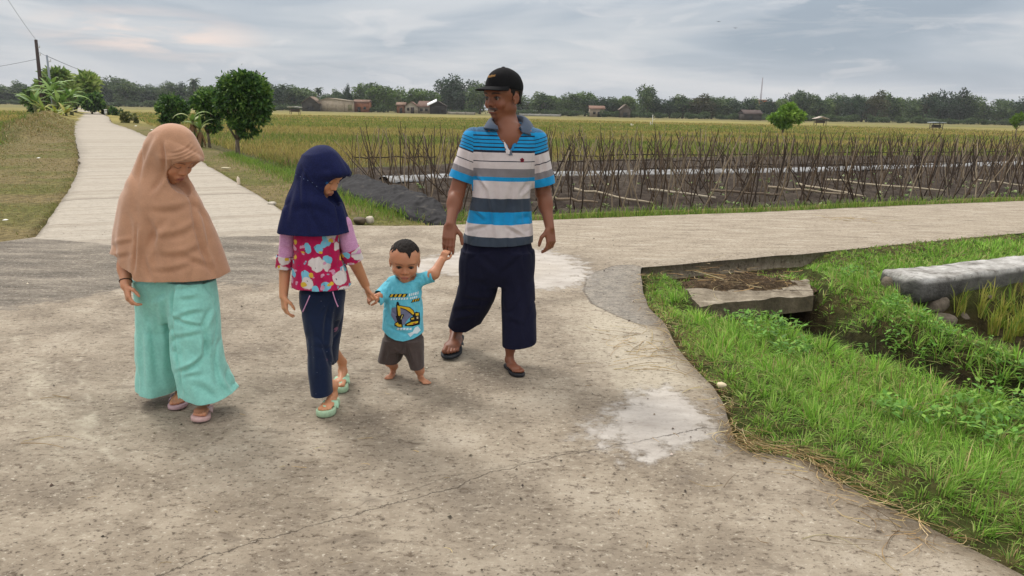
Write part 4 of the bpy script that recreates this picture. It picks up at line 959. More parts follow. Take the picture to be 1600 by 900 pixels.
# silver plastic mulch on a raised bed
def strip_mesh(cen, width, height, nx_, ny_, wr, seed):
    V = []; L = len(cen); cs = np.array(cen)
    t = np.linspace(0, L-1, nx_); i = np.minimum(t.astype(int), L-2); f = (t-i)[:, None]; C0 = cs[i]*(1-f)+cs[i+1]*f
    d = np.gradient(C0, axis=0); d[:, 2] = 0; d /= np.linalg.norm(d, axis=1)[:, None]; nrm = np.stack([-d[:, 1], d[:, 0], 0*d[:, 0]], -1)
    u = np.linspace(-1, 1, ny_); VV = C0[:, None, :]+nrm[:, None, :]*(u*width/2)[None, :, None]; VV[..., 2] += height*(1-np.abs(u)**2.6)[None, :]
    P_ = VV.reshape(-1, 3); nz = 1-np.abs(fnoise(P_*np.array([3.5, 6, 4]), 3, seed))*2; P_[:, 2] += wr*nz; P_ += wr*.6*np.stack([fnoise(P_*5, 2, seed+3)]*2+[P_[:, 2]*0], -1)
    idx = np.arange(nx_*ny_).reshape(nx_, ny_); Q_ = np.stack([idx[:-1, :-1], idx[1:, :-1], idx[1:, 1:], idx[:-1, 1:]], -1).reshape(-1, 4)
    return P_, Q_
cen = [G(600, 285, -.3), G(690, 281, -.3), G(860, 277, -.3), G(1040, 273, -.3), G(1220, 270, -.3), G(1420, 263, -.3), G(1640, 256, -.3)]
P_, Q_ = strip_mesh(cen, .66, .12, 260, 14, .035, 3)
M_SILVER = NB('silver_plastic'); pn = M_SILVER.noise(M_SILVER.pos(), 5, 4); M_SILVER = M_SILVER.done(M_SILVER.ramp(pn, [(.36, srgb(84, 78, 72)), (.48, srgb(128, 127, 126)), (.58, srgb(154, 155, 156)), (.74, srgb(178, 180, 182))]), .35, .5)
o = link('plastic_mulch', npmesh('plastic_mulch', off(P_, type('a', (), {'location': (0, 0, 0)})), Q_, smooth=True), M_SILVER); md = o.modifiers.new('s', 'SOLIDIFY'); md.thickness = .004
tag(o, 'long strip of silver white plastic covering a raised bed behind the stakes', 'plastic mulch')
# crumpled black sheet on the ditch bank
tp = [G(500, 274, .05), G(530, 281, .08), G(560, 280, .10), G(600, 290, .12), G(645, 306, .10), G(672, 320, .08), G(694, 334, .02)]
bt = [G(500, 292, -.12), G(530, 308, -.10), G(560, 318, -.08), G(600, 331, -.08), G(640, 346, -.05), G(668, 348, -.05), G(700, 349, -.03)]
nu, nv_ = 170, 60; t = np.linspace(0, 6, nu); i = np.minimum(t.astype(int), 5); f = (t-i)[:, None]
TP = np.array(tp)[i]*(1-f)+np.array(tp)[i+1]*f; BT = np.array(bt)[i]*(1-f)+np.array(bt)[i+1]*f
u = np.linspace(0, 1, nv_)[None, :, None]; PV = (BT[:, None]*(1-u)+TP[:, None]*u); PV[..., 2] += .06*np.sin(u[..., 0]*math.pi)
P_ = PV.reshape(-1, 3); q_ = P_ @ rotz(.5).T
rg = (1-np.abs(fnoise(q_*np.array([.8, 2.6, 1.5]), 2, 5))*2.2); rg2 = (1-np.abs(fnoise(q_*np.array([7, 9, 7]), 3, 8))*2)
P_[:, 2] += .10*rg+.02*rg2; P_[:, 1] += .12*rg-.02*rg2+.03*fnoise(P_*3, 2, 9)
edge_w = np.broadcast_to(np.minimum(u[..., 0], 1-u[..., 0]), (nu, nv_)).reshape(-1); P_[:, 2] -= .05*(edge_w < .02)
idx = np.arange(nu*nv_).reshape(nu, nv_); Q_ = np.stack([idx[:-1, :-1], idx[1:, :-1], idx[1:, 1:], idx[:-1, 1:]], -1).reshape(-1, 4)
b = NB('black_plastic'); nn_ = b.noise(b.pos(), 7, 4); M_BLK = b.done(b.ramp(nn_, [(.3, srgb(30, 29, 31)), (.6, srgb(46, 45, 47)), (.75, srgb(84, 80, 74))]), b.math('ADD', .62, b.math('MULTIPLY', nn_, .25)), .15)
o = link('black_plastic_sheet', npmesh('black_plastic_sheet', P_, Q_, smooth=True), M_BLK); md = o.modifiers.new('s', 'SOLIDIFY'); md.thickness = .004
tag(o, 'crumpled black plastic sheet covering the ditch bank between navy hijab and man', 'plastic sheet')

# ================================================================ CULVERT SLAB AND WALL
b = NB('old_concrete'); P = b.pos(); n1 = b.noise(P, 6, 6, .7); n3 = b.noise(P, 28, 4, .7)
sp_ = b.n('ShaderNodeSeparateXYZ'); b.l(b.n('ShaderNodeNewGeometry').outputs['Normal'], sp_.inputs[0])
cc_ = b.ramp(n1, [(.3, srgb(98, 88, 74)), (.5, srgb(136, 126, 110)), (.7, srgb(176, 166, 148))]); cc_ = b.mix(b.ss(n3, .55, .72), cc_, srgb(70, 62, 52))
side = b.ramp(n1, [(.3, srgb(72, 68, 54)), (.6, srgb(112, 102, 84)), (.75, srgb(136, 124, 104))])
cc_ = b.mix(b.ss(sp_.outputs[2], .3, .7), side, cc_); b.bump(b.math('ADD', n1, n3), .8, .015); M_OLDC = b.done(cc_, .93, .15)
sfl, sfr = slab_front; sbr, sbl = slab_back
def noisy_slab(name, corners, ztop, th, mat, seed, step=.04, amp=.012, parent=None, origin=None):
    c0, c1, c2, c3 = [np.array(q[:2]) for q in corners]; n_u = int(np.linalg.norm(c1-c0)/step)+2; n_v = int(np.linalg.norm(c3-c0)/step)+2
    U, Vv = np.meshgrid(np.linspace(0, 1, n_u), np.linspace(0, 1, n_v), indexing='ij')
    XY = (c0*(1-U[..., None])+c1*U[..., None])*(1-Vv[..., None])+(c3*(1-U[..., None])+c2*U[..., None])*Vv[..., None]
    layers = []
    for z in (ztop, ztop-th*.35, ztop-th*.7, ztop-th): layers.append(np.concatenate([XY, np.full(XY.shape[:2]+(1,), z)], -1))
    def fr_(P_): P_ = P_.copy(); P_ += amp*np.stack([fnoise(P_*9, 3, seed), fnoise(P_*9+5, 3, seed+1), fnoise(P_*7+9, 3, seed+2)], -1); return P_
    m = Mesh(); top = fr_(layers[0].reshape(-1, 3)); idx = np.arange(n_u*n_v).reshape(n_u, n_v)
    m.add(top, np.stack([idx[:-1, :-1], idx[1:, :-1], idx[1:, 1:], idx[:-1, 1:]], -1).reshape(-1, 4))
    bot = layers[-1].reshape(-1, 3); m.add(bot, np.stack([idx[:-1, :-1], idx[:-1, 1:], idx[1:, 1:], idx[1:, :-1]], -1).reshape(-1, 4))
    ring = np.concatenate([idx[:, 0], idx[-1, 1:], idx[-2::-1, -1], idx[0, -2:0:-1]])
    R_ = [top[ring]]+[fr_(l.reshape(-1, 3)[ring]) for l in layers[1:3]]+[bot[ring]]; k = len(ring); V = np.concatenate(R_); Q_ = []
    for j in range(3):
        for a in range(k): Q_.append((j*k+a, (j+1)*k+a, (j+1)*k+(a+1) % k, j*k+(a+1) % k))
    m.add(V, Q_); return m.build(name, mat, parent, False, origin)
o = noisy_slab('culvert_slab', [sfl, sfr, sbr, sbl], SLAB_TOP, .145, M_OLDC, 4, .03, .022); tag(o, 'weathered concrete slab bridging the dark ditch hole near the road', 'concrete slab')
# abutment blocks carrying the slab
# soil and rubbish heaped on the slab
cs = G(1165, 443, -.06); nu = 90; U, Vv = np.meshgrid(np.linspace(-1, 1, nu), np.linspace(-1, 1, nu), indexing='ij')
rr2 = np.hypot(U, Vv)+.22*n2(U, Vv, 2.2, 7); xx = cs[0]+U*.74+Vv*-.12+.02; yy = cs[1]+.14+Vv*.44+U*.14; zz = SLAB_TOP-.045+.10*sstep(1.0, .2, rr2)*(1+.5*n2(xx, yy, 7, 3))+.03*n2(xx, yy, 22, 5)
keepf = (rr2 < 1.0); idx = np.arange(nu*nu).reshape(nu, nu); Q_ = np.stack([idx[:-1, :-1], idx[1:, :-1], idx[1:, 1:], idx[:-1, 1:]], -1).reshape(-1, 4); Q_ = Q_[keepf.reshape(-1)[Q_].all(1)]
b = NB('dark_soil'); P = b.pos(); n1 = b.noise(P, 30, 6, .75); b.bump(n1, 1, .02); M_SOIL = b.done(b.ramp(n1, [(.34, srgb(40, 34, 28)), (.52, srgb(84, 70, 54)), (.68, srgb(128, 110, 84))]), .97, .1)
o = link('soil_heap', npmesh('soil_heap', np.stack([xx, yy, zz], -1).reshape(-1, 3), Q_, smooth=True), M_SOIL); tag(o, 'dark soil and rubbish heaped on the concrete slab', 'soil', kind='stuff')
r = np.random.default_rng(61); N = 150
PP = np.stack([cs[0]+r.normal(0, .33, N), cs[1]+.12+r.normal(0, .2, N), SLAB_TOP+.05+r.uniform(-.02, .05, N)], -1)
me = straw('slab_straw', PP, r.uniform(.06, .32, N), r.uniform(.003, .008, N), r.uniform(0, 6.28, N), r.normal(0, .12, N), merge_cols([(176, 146, 98), (120, 96, 68), (72, 58, 44), (200, 180, 140)], [2, 3, 3, 1], N, r), '', seed=9)
tag(link('slab_straw', me, m_straw), 'dry twigs and straw tangled in the soil on the slab', 'twigs', kind='stuff')
# white topped wall
we = empty('low_wall', (wallA[0], wallA[1], 0)); tag(we, 'low rough stone wall with whitewashed top beside the rice plants', 'wall')
wo = (wallA[0], wallA[1], 0)
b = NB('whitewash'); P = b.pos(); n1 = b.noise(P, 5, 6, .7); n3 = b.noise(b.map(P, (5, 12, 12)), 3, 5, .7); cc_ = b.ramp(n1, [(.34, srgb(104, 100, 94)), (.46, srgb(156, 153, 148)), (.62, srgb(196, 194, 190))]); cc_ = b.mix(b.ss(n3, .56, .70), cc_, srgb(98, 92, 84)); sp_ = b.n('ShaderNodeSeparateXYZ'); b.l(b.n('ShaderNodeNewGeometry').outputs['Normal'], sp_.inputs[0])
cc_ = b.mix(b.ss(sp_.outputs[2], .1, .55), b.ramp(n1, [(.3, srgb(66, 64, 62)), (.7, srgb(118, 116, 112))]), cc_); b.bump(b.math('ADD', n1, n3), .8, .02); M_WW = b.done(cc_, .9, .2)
L = 6.0; nu = 220; nsec = 26; V = []
sec = [(-.02, -.02), (0, .07), (.02, .09), (.12, .092), (.24, .092), (.36, .088), (.395, .075), (.405, .02), (.405, -.06), (.39, -.13), (.3, -.15), (.1, -.13)]
sec = np.array(sec); k = len(sec)
al = np.linspace(0, L, nu); P_ = np.array([[wallA[0]+wdir[0]*a+wnrm[0]*s_, wallA[1]+wdir[1]*a+wnrm[1]*s_, .0+z] for a in al for s_, z in sec])
en = np.repeat(np.minimum(.86+al/.10, 1), k); cenr = np.repeat(np.array([[wallA[0]+wdir[0]*a+wnrm[0]*.18, wallA[1]+wdir[1]*a+wnrm[1]*.18, -.02] for a in al]), k, 0)
P_ = cenr+(P_-cenr)*en[:, None]; P_ += .03*np.stack([fnoise(P_*3.2, 3, 1), fnoise(P_*3.2+4, 3, 2), .45*fnoise(P_*2.6+8, 3, 3)], -1)+.013*np.stack([fnoise(P_*11, 2, 4), fnoise(P_*11+3, 2, 5), .5*fnoise(P_*12, 2, 6)], -1)
Q_ = [(i*k+j, i*k+(j+1) % k, (i+1)*k+(j+1) % k, (i+1)*k+j) for i in range(nu-1) for j in range(k)]
P_ = np.concatenate([P_, [P_[:k].mean(0)+np.array([wdir[0], wdir[1], 0])*-.02, P_[-k:].mean(0)]]); nP = len(P_)-2
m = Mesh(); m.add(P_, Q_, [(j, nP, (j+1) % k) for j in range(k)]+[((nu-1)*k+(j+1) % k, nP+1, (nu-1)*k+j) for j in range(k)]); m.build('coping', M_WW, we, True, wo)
r = random.Random(2)
def rock(c0, s, seed, flat=.8):
    bm = bmesh.new(); bmesh.ops.create_icosphere(bm, subdivisions=3, radius=1); V = np.array([v.co[:] for v in bm.verts]); F = np.array([[v.index for v in f.verts] for f in bm.faces]); bm.free()
    V = V*(1+.34*fnoise(V*1.3+seed*3.1, 2, seed)[:, None]); V = np.sign(V)*np.abs(V)**.8*np.array([s[0], s[1], s[2]]); return V @ rotz(seed*1.3).T+np.array(c0), F
M_ROCK = simple('wall_stone', srgb(112, 102, 90), .9, .3, 14, .02)
m = Mesh(); a = .12
while a < 6:
    for lvl, zz_ in ((0, -.20), (1, -.33), (2, -.45)):
        s_ = r.uniform(.08, .15); off_n = .36+lvl*.05+r.uniform(-.04, .02)
        if r.random() < .16: continue
        V, F = rock((wallA[0]+wdir[0]*(a+r.uniform(-.05, .05))+wnrm[0]*off_n, wallA[1]+wdir[1]*a+wnrm[1]*off_n, zz_+r.uniform(-.02, .02)), (s_, s_*.8, s_*.7), r.randrange(99)); m.add(V, None, F)
    a += r.uniform(.15, .24)
m.add(*strip_mesh([np.array([wallA[0]+wdir[0]*t_+wnrm[0]*.1, wallA[1]+wdir[1]*t_+wnrm[1]*.1, -.6]) for t_ in (.1, 3, 6)], .2, .45, 60, 8, .02, 6)); m.build('stone_face', M_ROCK, we, False, wo)
V, F = rock(G(1395, 448, -.05), (.12, .07, .10), 5); m = Mesh(); m.add(V, None, F); o = m.build('stone', M_ROCK, None, False, origin=G(1395, 448, -.1)); o.location = G(1395, 448, -.1); tag(o, 'rough grey stone leaning at the broken left end of the whitewashed wall', 'stone')
M_PLAS = simple('plaster_block', srgb(140, 136, 120), .9, .2, 12, .01)
V, F = rock(G(1424, 462, -.15), (.07, .06, .11), 9); m = Mesh(); m.add(V, None, F); o = m.build('stone', M_PLAS, None, False, origin=G(1424, 462, -.2)); o.location = G(1424, 462, -.2); tag(o, 'pale greenish upright stone under the left end of the whitewashed wall', 'stone')
# stones and rubbish by the verge
for (px, py, s_, cc_, nm, lb, ct) in [(562, 346, (.10, .07, .05), (92, 80, 64), 'stone', 'brown stone on the verge edge in front of the black plastic sheet', 'stone'), (578, 345, (.05, .05, .05), (186, 176, 158), 'stone', 'small pale stone on the verge edge beside the brown stone', 'stone'),
        (373, 287, (.05, .03, .09), (216, 200, 180), 'stone', 'small pale upright stone on the right edge of the long road', 'stone'), (1127, 604, (.026, .020, .014), (206, 192, 160), 'shell', 'small cream shell at the edge of the bank grass by the pale patch', 'shell'), (352, 262, (.12, .05, .02), (190, 180, 150), 'stone', 'flat pale stone on the verge under the tallest roadside tree', 'stone'), (425, 318, (.06, .05, .03), (188, 180, 166), 'stone', 'pale stone at the road corner left of the navy hijab', 'stone')]:
    g = G(px, py, 0); V, F = rock((0, 0, s_[2]*.6), s_, int(px) % 17); m = Mesh(); m.add(V, None, F, col=srgb(*cc_)); o = m.build(nm, M_COL, None, True); o.location = (g[0], g[1], -.02 if px < 1000 else .0); tag(o, lb, ct)
for i, (px, py, lb) in enumerate([(60, 247, 'white scrap of paper on the left verge, middle of three'), (98, 206, 'white scrap of paper on the left verge, farthest of three'), (8, 344, 'white scrap of paper on the left verge, nearest of three'), (237, 203, 'white scrap of paper on the verge right of the long road, above the beige hijab'), (212, 197, 'white scrap of paper on the verge right of the long road, farther one')]):
    g = G(px, py, 0); s_ = .0020*g[1]*.6+.02; r = np.random.default_rng(i); m = Mesh(); V = np.array([(-1, -.5, 0), (1, -.6, .1), (1.1, .5, .25), (-.9, .6, .15), (0, 0, .5)])*s_; m.add(V, None, [(0, 1, 4), (1, 2, 4), (2, 3, 4), (3, 0, 4)], col=srgb(222, 220, 214)); o = m.build('paper_scrap', M_COL, None); o.location = (g[0], g[1], .0); tag(o, lb, 'paper scrap')

# ================================================================ POLES AND WIRES
def leanpole(name, base_px, top_px, D, r0, r1, cc_, label, nparts):
    a = w(*base_px, D); a[2] = -.3; t_ = w(*top_px, D); e = empty(name, tuple(a)); tag(e, label, 'utility pole'); m = Mesh(); m.tube([a*0, (t_-a)*.5, t_-a], [r0, (r0+r1)/2, r1], 10, col=srgb(*cc_)); m.build('shaft', M_COL, e, True)
    for j in range(nparts):
        p = (t_-a)*(1-.10*(j+1)); m = Mesh(); m.tube([p+np.array([r1, 0, 0]), p+np.array([.35, 0, .0]), p+np.array([.35, 0, .22])], [.05, .05, .07], 6, col=srgb(190, 190, 190)); m.build('insulator', M_COL, e, True)
    return t_
t1 = leanpole('utility_pole', (69, 182), (56, 62), 92, .26, .17, (62, 50, 48), 'tall dark wooden utility pole leaning by the banana plants', 2)
t2 = leanpole('utility_pole', (85, 186), (73, 86), 86, .15, .10, (132, 140, 150), 'slim grey metal utility pole standing by the long road', 1)
def wire(a, b_, sag, label, rads=.022, n=24):
    a, b_ = np.array(a), np.array(b_); pts = [a+(b_-a)*t_/n-np.array([0, 0, sag*4*(t_/n)*(1-t_/n)]) for t_ in range(n+1)]; m = Mesh(); m.tube([p-a for p in pts], [rads]*(n+1), 5, col=srgb(92, 96, 104)); o = m.build('overhead_wire', M_COL, None, True); o.location = a; tag(o, label, 'wire')
wire(t1, w(-40, -85, 60), .3, 'overhead wire rising from the dark pole top to the upper left', .016)
wire(w(59, 92, 92), w(-60, 112, 80), .1, 'overhead wire running left from below the dark pole top')
wire(t2+np.array([0, 0, -.15]), w(59, 80, 92), .02, 'short wire joining the two poles')
wire(t2+np.array([0, 0, -.1]), w(262, 127, 230), 2.2, 'overhead wire sagging right from the grey pole towards the trees', .03)
# white parapets where the long road leaves the fields
for sx_, lb in ((-1, 'low white parapet left of the far end of the long road'), (1, 'low white parapet right of the far end of the long road')):
    q = Lend+far_dir*42+perp*(1.45+sx_*1.75); m = Mesh(); d3 = np.array([far_dir[0], far_dir[1], 0])
    e = empty('bridge_parapet', (q[0], q[1], 0)); tag(e, lb, 'parapet'); R_ = np.array([[far_dir[0], -far_dir[1], 0], [far_dir[1], far_dir[0], 0], [0, 0, 1]])
    m.box((0, 0, .22), (3.2, .12, .28), R_, col=srgb(236, 234, 228)); m.build('low_panel', M_COL, e)
    m = Mesh(); m.box((0, 0, .55), (3.3, .17, .05), R_, col=srgb(240, 238, 232)); m.build('coping', M_COL, e)
q = w(113, 150, 100); m = Mesh(); a = np.array([q[0], q[1], 0]); e = empty('road_sign', tuple(a)); tag(e, 'small white sign on a thin post at the end of the long road', 'sign'); m.tube([(0, 0, -.3), (0, 0, q[2]+.3)], [.04, .03], 6, col=srgb(150, 150, 150)); m.build('post', M_COL, e); m = Mesh(); m.box((0, 0, q[2]), (.22, .03, .42), col=srgb(235, 235, 235)); m.build('plate', M_COL, e)

# ================================================================ FAR BUILDINGS
M_FWALL = NB('house_wall'); pn = M_FWALL.noise(M_FWALL.pos(), .9, 5, .7); cA = M_FWALL.attr('Col', 'Color'); M_FWALL = M_FWALL.done(M_FWALL.mix(M_FWALL.ss(pn, .35, .7), M_FWALL.mix(1, cA, (.72, .7, .68), 'MULTIPLY'), cA), .85)
def house(label, px0, px1, ypeak, yeave, D, wall, roof, dep=6, doors=(), wins=(), gable='front', cat='house', name='house', zb=-.35, ridge=None, over=.4):
    a = w(px0, horizon_y(px0)+3, D); b_ = w(px1, horizon_y(px1)+3, D); cx = (a[0]+b_[0])/2; hw = (b_[0]-a[0])/2; ez = w((px0+px1)/2, yeave, D)[2]-zb; pz = w((px0+px1)/2, ypeak, D)[2]-zb
    e = empty(name, (cx, D, zb), 0); tag(e, label, cat); hd = dep/2; rx = 0 if ridge is None else ridge
    m = Mesh(); m.box((0, hd, ez/2), (hw, hd, ez/2), col=srgb(*wall))
    if gable == 'front': m.add([(-hw, 0.0, ez), (hw, 0.0, ez), (rx, 0.0, pz), (-hw, dep, ez), (hw, dep, ez), (rx, dep, pz)], None, [(0, 1, 2), (3, 5, 4)], col=srgb(*wall))
    m.build('wall', M_FWALL, e)
    m = Mesh(); o_ = over; th = .12
    if gable == 'front':
        for s_ in (-1, 1):
            x0 = s_*(hw+o_); z0 = ez-o_*(pz-ez)/max(hw, .1)
            V = [(x0, -o_, z0), (rx, -o_, pz), (rx, dep+o_, pz), (x0, dep+o_, z0)]; V = V+[(p[0], p[1], p[2]+th) for p in V]; m.add(V, [(0, 1, 2, 3), (4, 7, 6, 5), (0, 4, 5, 1), (1, 5, 6, 2), (2, 6, 7, 3), (3, 7, 4, 0)], col=srgb(*roof))
    else:
        for s_ in (0, 1):
            y0 = -o_ if s_ == 0 else dep+o_; V = [(-hw-o_, y0, ez-.1), (hw+o_, y0, ez-.1), (hw+o_-(.25*hw if gable == 'hip' else 0), dep/2, pz), (-hw-o_+(.25*hw if gable == 'hip' else 0), dep/2, pz)]; V = V+[(p[0], p[1], p[2]+th) for p in V]; m.add(V, [(0, 1, 2, 3), (4, 7, 6, 5), (0, 4, 5, 1), (1, 5, 6, 2), (2, 6, 7, 3), (3, 7, 4, 0)], col=srgb(*roof))
    m.build('roof', M_FWALL, e)
    for (u, wd_, ht, cc_) in doors: m = Mesh(); m.box((u*hw, -.05, ht/2), (wd_/2, .05, ht/2), col=srgb(*cc_)); m.build('door', M_COL, e)
    for (u, zc, wd_, ht, cc_) in wins:
        m = Mesh(); m.box((u*hw, -.05, zc), (wd_/2, .05, ht/2), col=srgb(*cc_)); m.build('window', M_COL, e)
    return e
DK = (34, 32, 30)
house('beige windowless warehouse with shallow gable and long side wing in the far trees', 498, 552, 153.5, 158, 288, (178, 164, 144), (170, 158, 140), 14, wins=[(-.5, 1.4, .15, 3.2, (130, 118, 100)), (0, 1.4, .15, 3.2, (130, 118, 100)), (.5, 1.4, .15, 3.2, (130, 118, 100)), (.82, 1.6, 1.4, 2.2, (120, 116, 84))], name='warehouse', cat='warehouse', ridge=-3)
house('dark open shed with steep brown gable left of the beige warehouse', 472, 498, 151, 161, 286, (62, 58, 50), (126, 108, 92), 7, doors=[(0, 2.4, 2.0, DK)], name='shed', cat='shed')
house('small red brick house right of the beige warehouse', 553, 576, 156, 159.5, 290, (150, 98, 72), (128, 100, 84), 6, doors=[(-.3, 1.2, 2, DK)], wins=[(.5, 1.6, 1.0, 1.0, DK)], gable='side')
house('small brown roofed house, leftmost of the three by the tall dark tree', 620, 632, 160, 164, 280, (132, 92, 70), (136, 110, 92), 5, doors=[(.1, 1.0, 1.9, DK)], gable='side')
house('brown tiled gable house with pale walls and dark door, middle of the far group', 633, 652, 159, 166, 280, (176, 166, 150), (110, 84, 70), 6, doors=[(.2, 1.3, 2.2, (52, 40, 34))], wins=[(-.5, 1.5, .9, 1.1, DK)])
house('wide hipped brown roof house with small windows beside the white sheet roof', 652, 674, 158, 167, 282, (158, 148, 134), (112, 86, 74), 7, wins=[(-.4, 1.4, 1, .9, DK), (.3, 1.4, 1, .9, DK)], gable='hip')
house('dark hut with a bright white sheet roof near the tall dark tree', 672, 696, 158, 165, 276, (48, 44, 40), (76, 68, 62), 5, doors=[(.2, 1.1, 2, (24, 22, 20))])
m = Mesh(); p = w(675, 160, 274); m.box((0, 0, 0), (1.9, 1.6, .06), np.array(Matrix.Rotation(-.45, 3, 'Y') @ Matrix.Rotation(.3, 3, 'X')), col=srgb(236, 238, 240)); o = m.build('metal_sheet', M_COL, None); o.location = p; tag(o, 'bright white metal sheet resting on the dark hut roof', 'metal sheet')
house('pale walled house with brown roof, nearest house right of the man', 922, 944, 165.5, 170, 286, (160, 146, 130), (134, 104, 88), 6, doors=[(.3, 1.3, 2, DK)], wins=[(-.4, 1.5, 1, 1, DK)], gable='side')
house('small grey hut with pointed thatch roof right of the pale walled house', 969, 985, 163.5, 170.5, 284, (96, 88, 80), (126, 112, 100), 5, doors=[(0, 1.6, 1.9, DK)])
house('orange upper storey building with flat roof above the trees', 1183, 1197, 155.2, 156.4, 330, (206, 122, 80), (150, 140, 130), 6, wins=[(-.3, 6.4, 1.1, 1.2, (90, 60, 50)), (.45, 6.4, 1.1, 1.2, (90, 60, 50))], gable='side')
house('grey building with a dark overhanging roof behind the bright field tree', 1206, 1222, 159, 162.5, 320, (140, 140, 138), (78, 66, 62), 8, wins=[(-.2, 4.5, 1.6, 1, DK)], gable='side', over=1.6)
house('dark roofed farm shed under the trees left of the bright field tree', 1163, 1190, 172, 178, 276, (66, 60, 54), (84, 70, 66), 7, doors=[(-.2, 1.2, 1.5, DK)], gable='side')
# boundary wall pieces
for (x0, x1, yt, cc_, lb) in [(700, 742, 174.6, (168, 162, 150), 'long pale boundary wall left of the black cap under the trees'), (812, 876, 177.5, (176, 176, 172), 'long pale boundary wall right of the man under the trees')]:
    a = w(x0, 178, 272); b_ = w(x1, 178, 272); z1 = w(x0, yt, 272)[2]; e = empty('boundary_wall', (a[0], 272, -.35)); tag(e, lb, 'wall'); m = Mesh(); L_ = b_[0]-a[0]; m.box((L_/2, 0, (z1+.35)/2), (L_/2, .12, (z1+.35)/2), col=srgb(*cc_)); m.build('panel', M_FWALL, e)
    n_ = max(3, int(L_/3))
    for i in range(n_+1): m = Mesh(); m.box((L_*i/n_, 0, (z1+.55)/2), (.16, .16, (z1+.55)/2), col=srgb(*[int(v*.9) for v in cc_])); m.build('post', M_FWALL, e)
def shelter(label, px, py, D, s, roofc, tilt=.15):
    a = w(px, py, D); a[2] = -.33; e = empty('field_shelter', tuple(a)); tag(e, label, 'field shelter')
    for dx in (-1, 1):
        for dy in (0, 1): m = Mesh(); m.tube([(dx*s*.8, dy*s, 0), (dx*s*.8, dy*s, s*1.25)], [.06, .05], 6, col=srgb(84, 72, 60)); m.build('post', M_COL, e)
    m = Mesh(); m.box((0, s*.5, s*.5), (s*.85, s*.55, .05), col=srgb(96, 84, 70)); m.build('platform', M_COL, e)
    m = Mesh(); m.box((0, s*.5, s*.75), (s*.8, .04, s*.22), col=srgb(88, 78, 68)); m.build('back_panel', M_COL, e)
    for sg in (-1, 1): m = Mesh(); m.box((sg*s*.52, s*.5, s*1.32), (s*.62, s*.85, .05), np.array(Matrix.Rotation(sg*tilt, 3, 'Y')), col=srgb(*roofc)); m.build('roof', M_COL, e)
shelter('small dark field shelter with a white flat roof left of the beige warehouse', 460, 180, 165, 1.2, (216, 212, 204), .06)
shelter('stilted hut with a pale patched roof standing in the far right field', 1283, 195, 150, 1.2, (190, 178, 168), .3)
shelter('low grey roofed field shelter alone in the right hand field', 1465, 201, 120, .95, (176, 186, 192), .05)
def post(label, px, y0, y1, D, r, cc_):
    a = w(px, y0, D); t_ = w(px, y1, D); a[2] = -.33; m = Mesh(); H_ = t_[2]-a[2]; m.tube([(0, 0, 0), (0, 0, H_)], [r, r*.9], 7, col=srgb(*cc_)); m.tube([(-.02, 0, H_*.55), (.35, 0, H_*.6)], [r*.6, r*.5], 5, col=srgb(*cc_)); o = m.build('field_post', M_COL, None, True); o.location = a; tag(o, label, 'post')
post('thin white post standing in the rice with a small side arm', 1019, 196, 179, 105, .045, (214, 212, 204)); post('short white marker post in the rice left of the thin white post', 986, 198, 193, 100, .08, (216, 212, 200))
post('short pale post just beside the thin white post', 1016, 197, 190, 104, .06, (200, 196, 186))
# radio mast
a = w(1189, 150, 330); a[2] = 0; t_ = w(1189, 121, 330); e = empty('radio_mast', tuple(a)); tag(e, 'thin red and white lattice mast rising behind the orange building', 'mast'); H_ = t_[2]
for i in range(3):
    m = Mesh(); an = i*2.094; m.tube([(.5*math.cos(an), .5*math.sin(an), 0), (.12*math.cos(an), .12*math.sin(an), H_)], [.10, .06], 5, col=srgb(158, 150, 156)); m.build('leg', M_COL, e)
m = Mesh()
for k_ in range(24):
    z0, z1 = H_*k_/24, H_*(k_+1)/24; f0, f1 = .5-.38*k_/24, .5-.38*(k_+1)/24
    for i in range(3): a0, a1 = i*2.094, (i+1)*2.094; m.tube([(f0*math.cos(a0), f0*math.sin(a0), z0), (f1*math.cos(a1), f1*math.sin(a1), z1)], [.03, .03], 4, col=srgb(158, 150, 156))
m.build('bracing', M_COL, e)
for (px, py, lb) in ((1123, 34, 'tiny dark bird gliding high in the sky, upper of two'), (1149, 44, 'tiny dark bird gliding in the sky, lower of two')):
    p = w(px, py, 110); V = [(0, -.28, 0), (0, .25, 0), (-.06, 0, 0), (.06, 0, 0), (-.5, -.06, .12), (.5, -.06, .12), (-.25, .1, .1), (.25, .1, .1), (0, 0, .06), (0, 0, -.05)]
    m = Mesh(); m.add(np.array(V)*.8, None, [(0, 3, 8), (0, 8, 2), (1, 8, 3), (1, 2, 8), (0, 9, 3), (0, 2, 9), (1, 3, 9), (1, 9, 2), (2, 4, 6), (2, 6, 1), (3, 7, 5), (3, 1, 7), (2, 8, 4), (3, 5, 8)], col=srgb(50, 50, 54)); o = m.build('bird', M_COL, None); o.location = p; tag(o, lb, 'bird')
# ================================================================ HAZE
hx = bmesh.new(); bmesh.ops.create_cube(hx, size=1); hm = bpy.data.meshes.new('haze'); hx.to_mesh(hm); hx.free()
ho = link('haze', hm); ho.scale = (900, 560, 28); ho.location = (0, 200, 11.5); tag(ho, 'thin pale haze filling the air over the fields', 'haze', kind='stuff')
hmat = bpy.data.materials.new('haze'); hmat.use_nodes = True; ht = hmat.node_tree; ht.nodes.clear(); ho_ = ht.nodes.new('ShaderNodeOutputMaterial'); pv = ht.nodes.new('ShaderNodeVolumePrincipled'); ht.links.new(pv.outputs[0], ho_.inputs['Volume'])
pv.inputs['Color'].default_value = (.9, .93, .97, 1); pv.inputs['Density'].default_value = .00022; hm.materials.append(hmat)
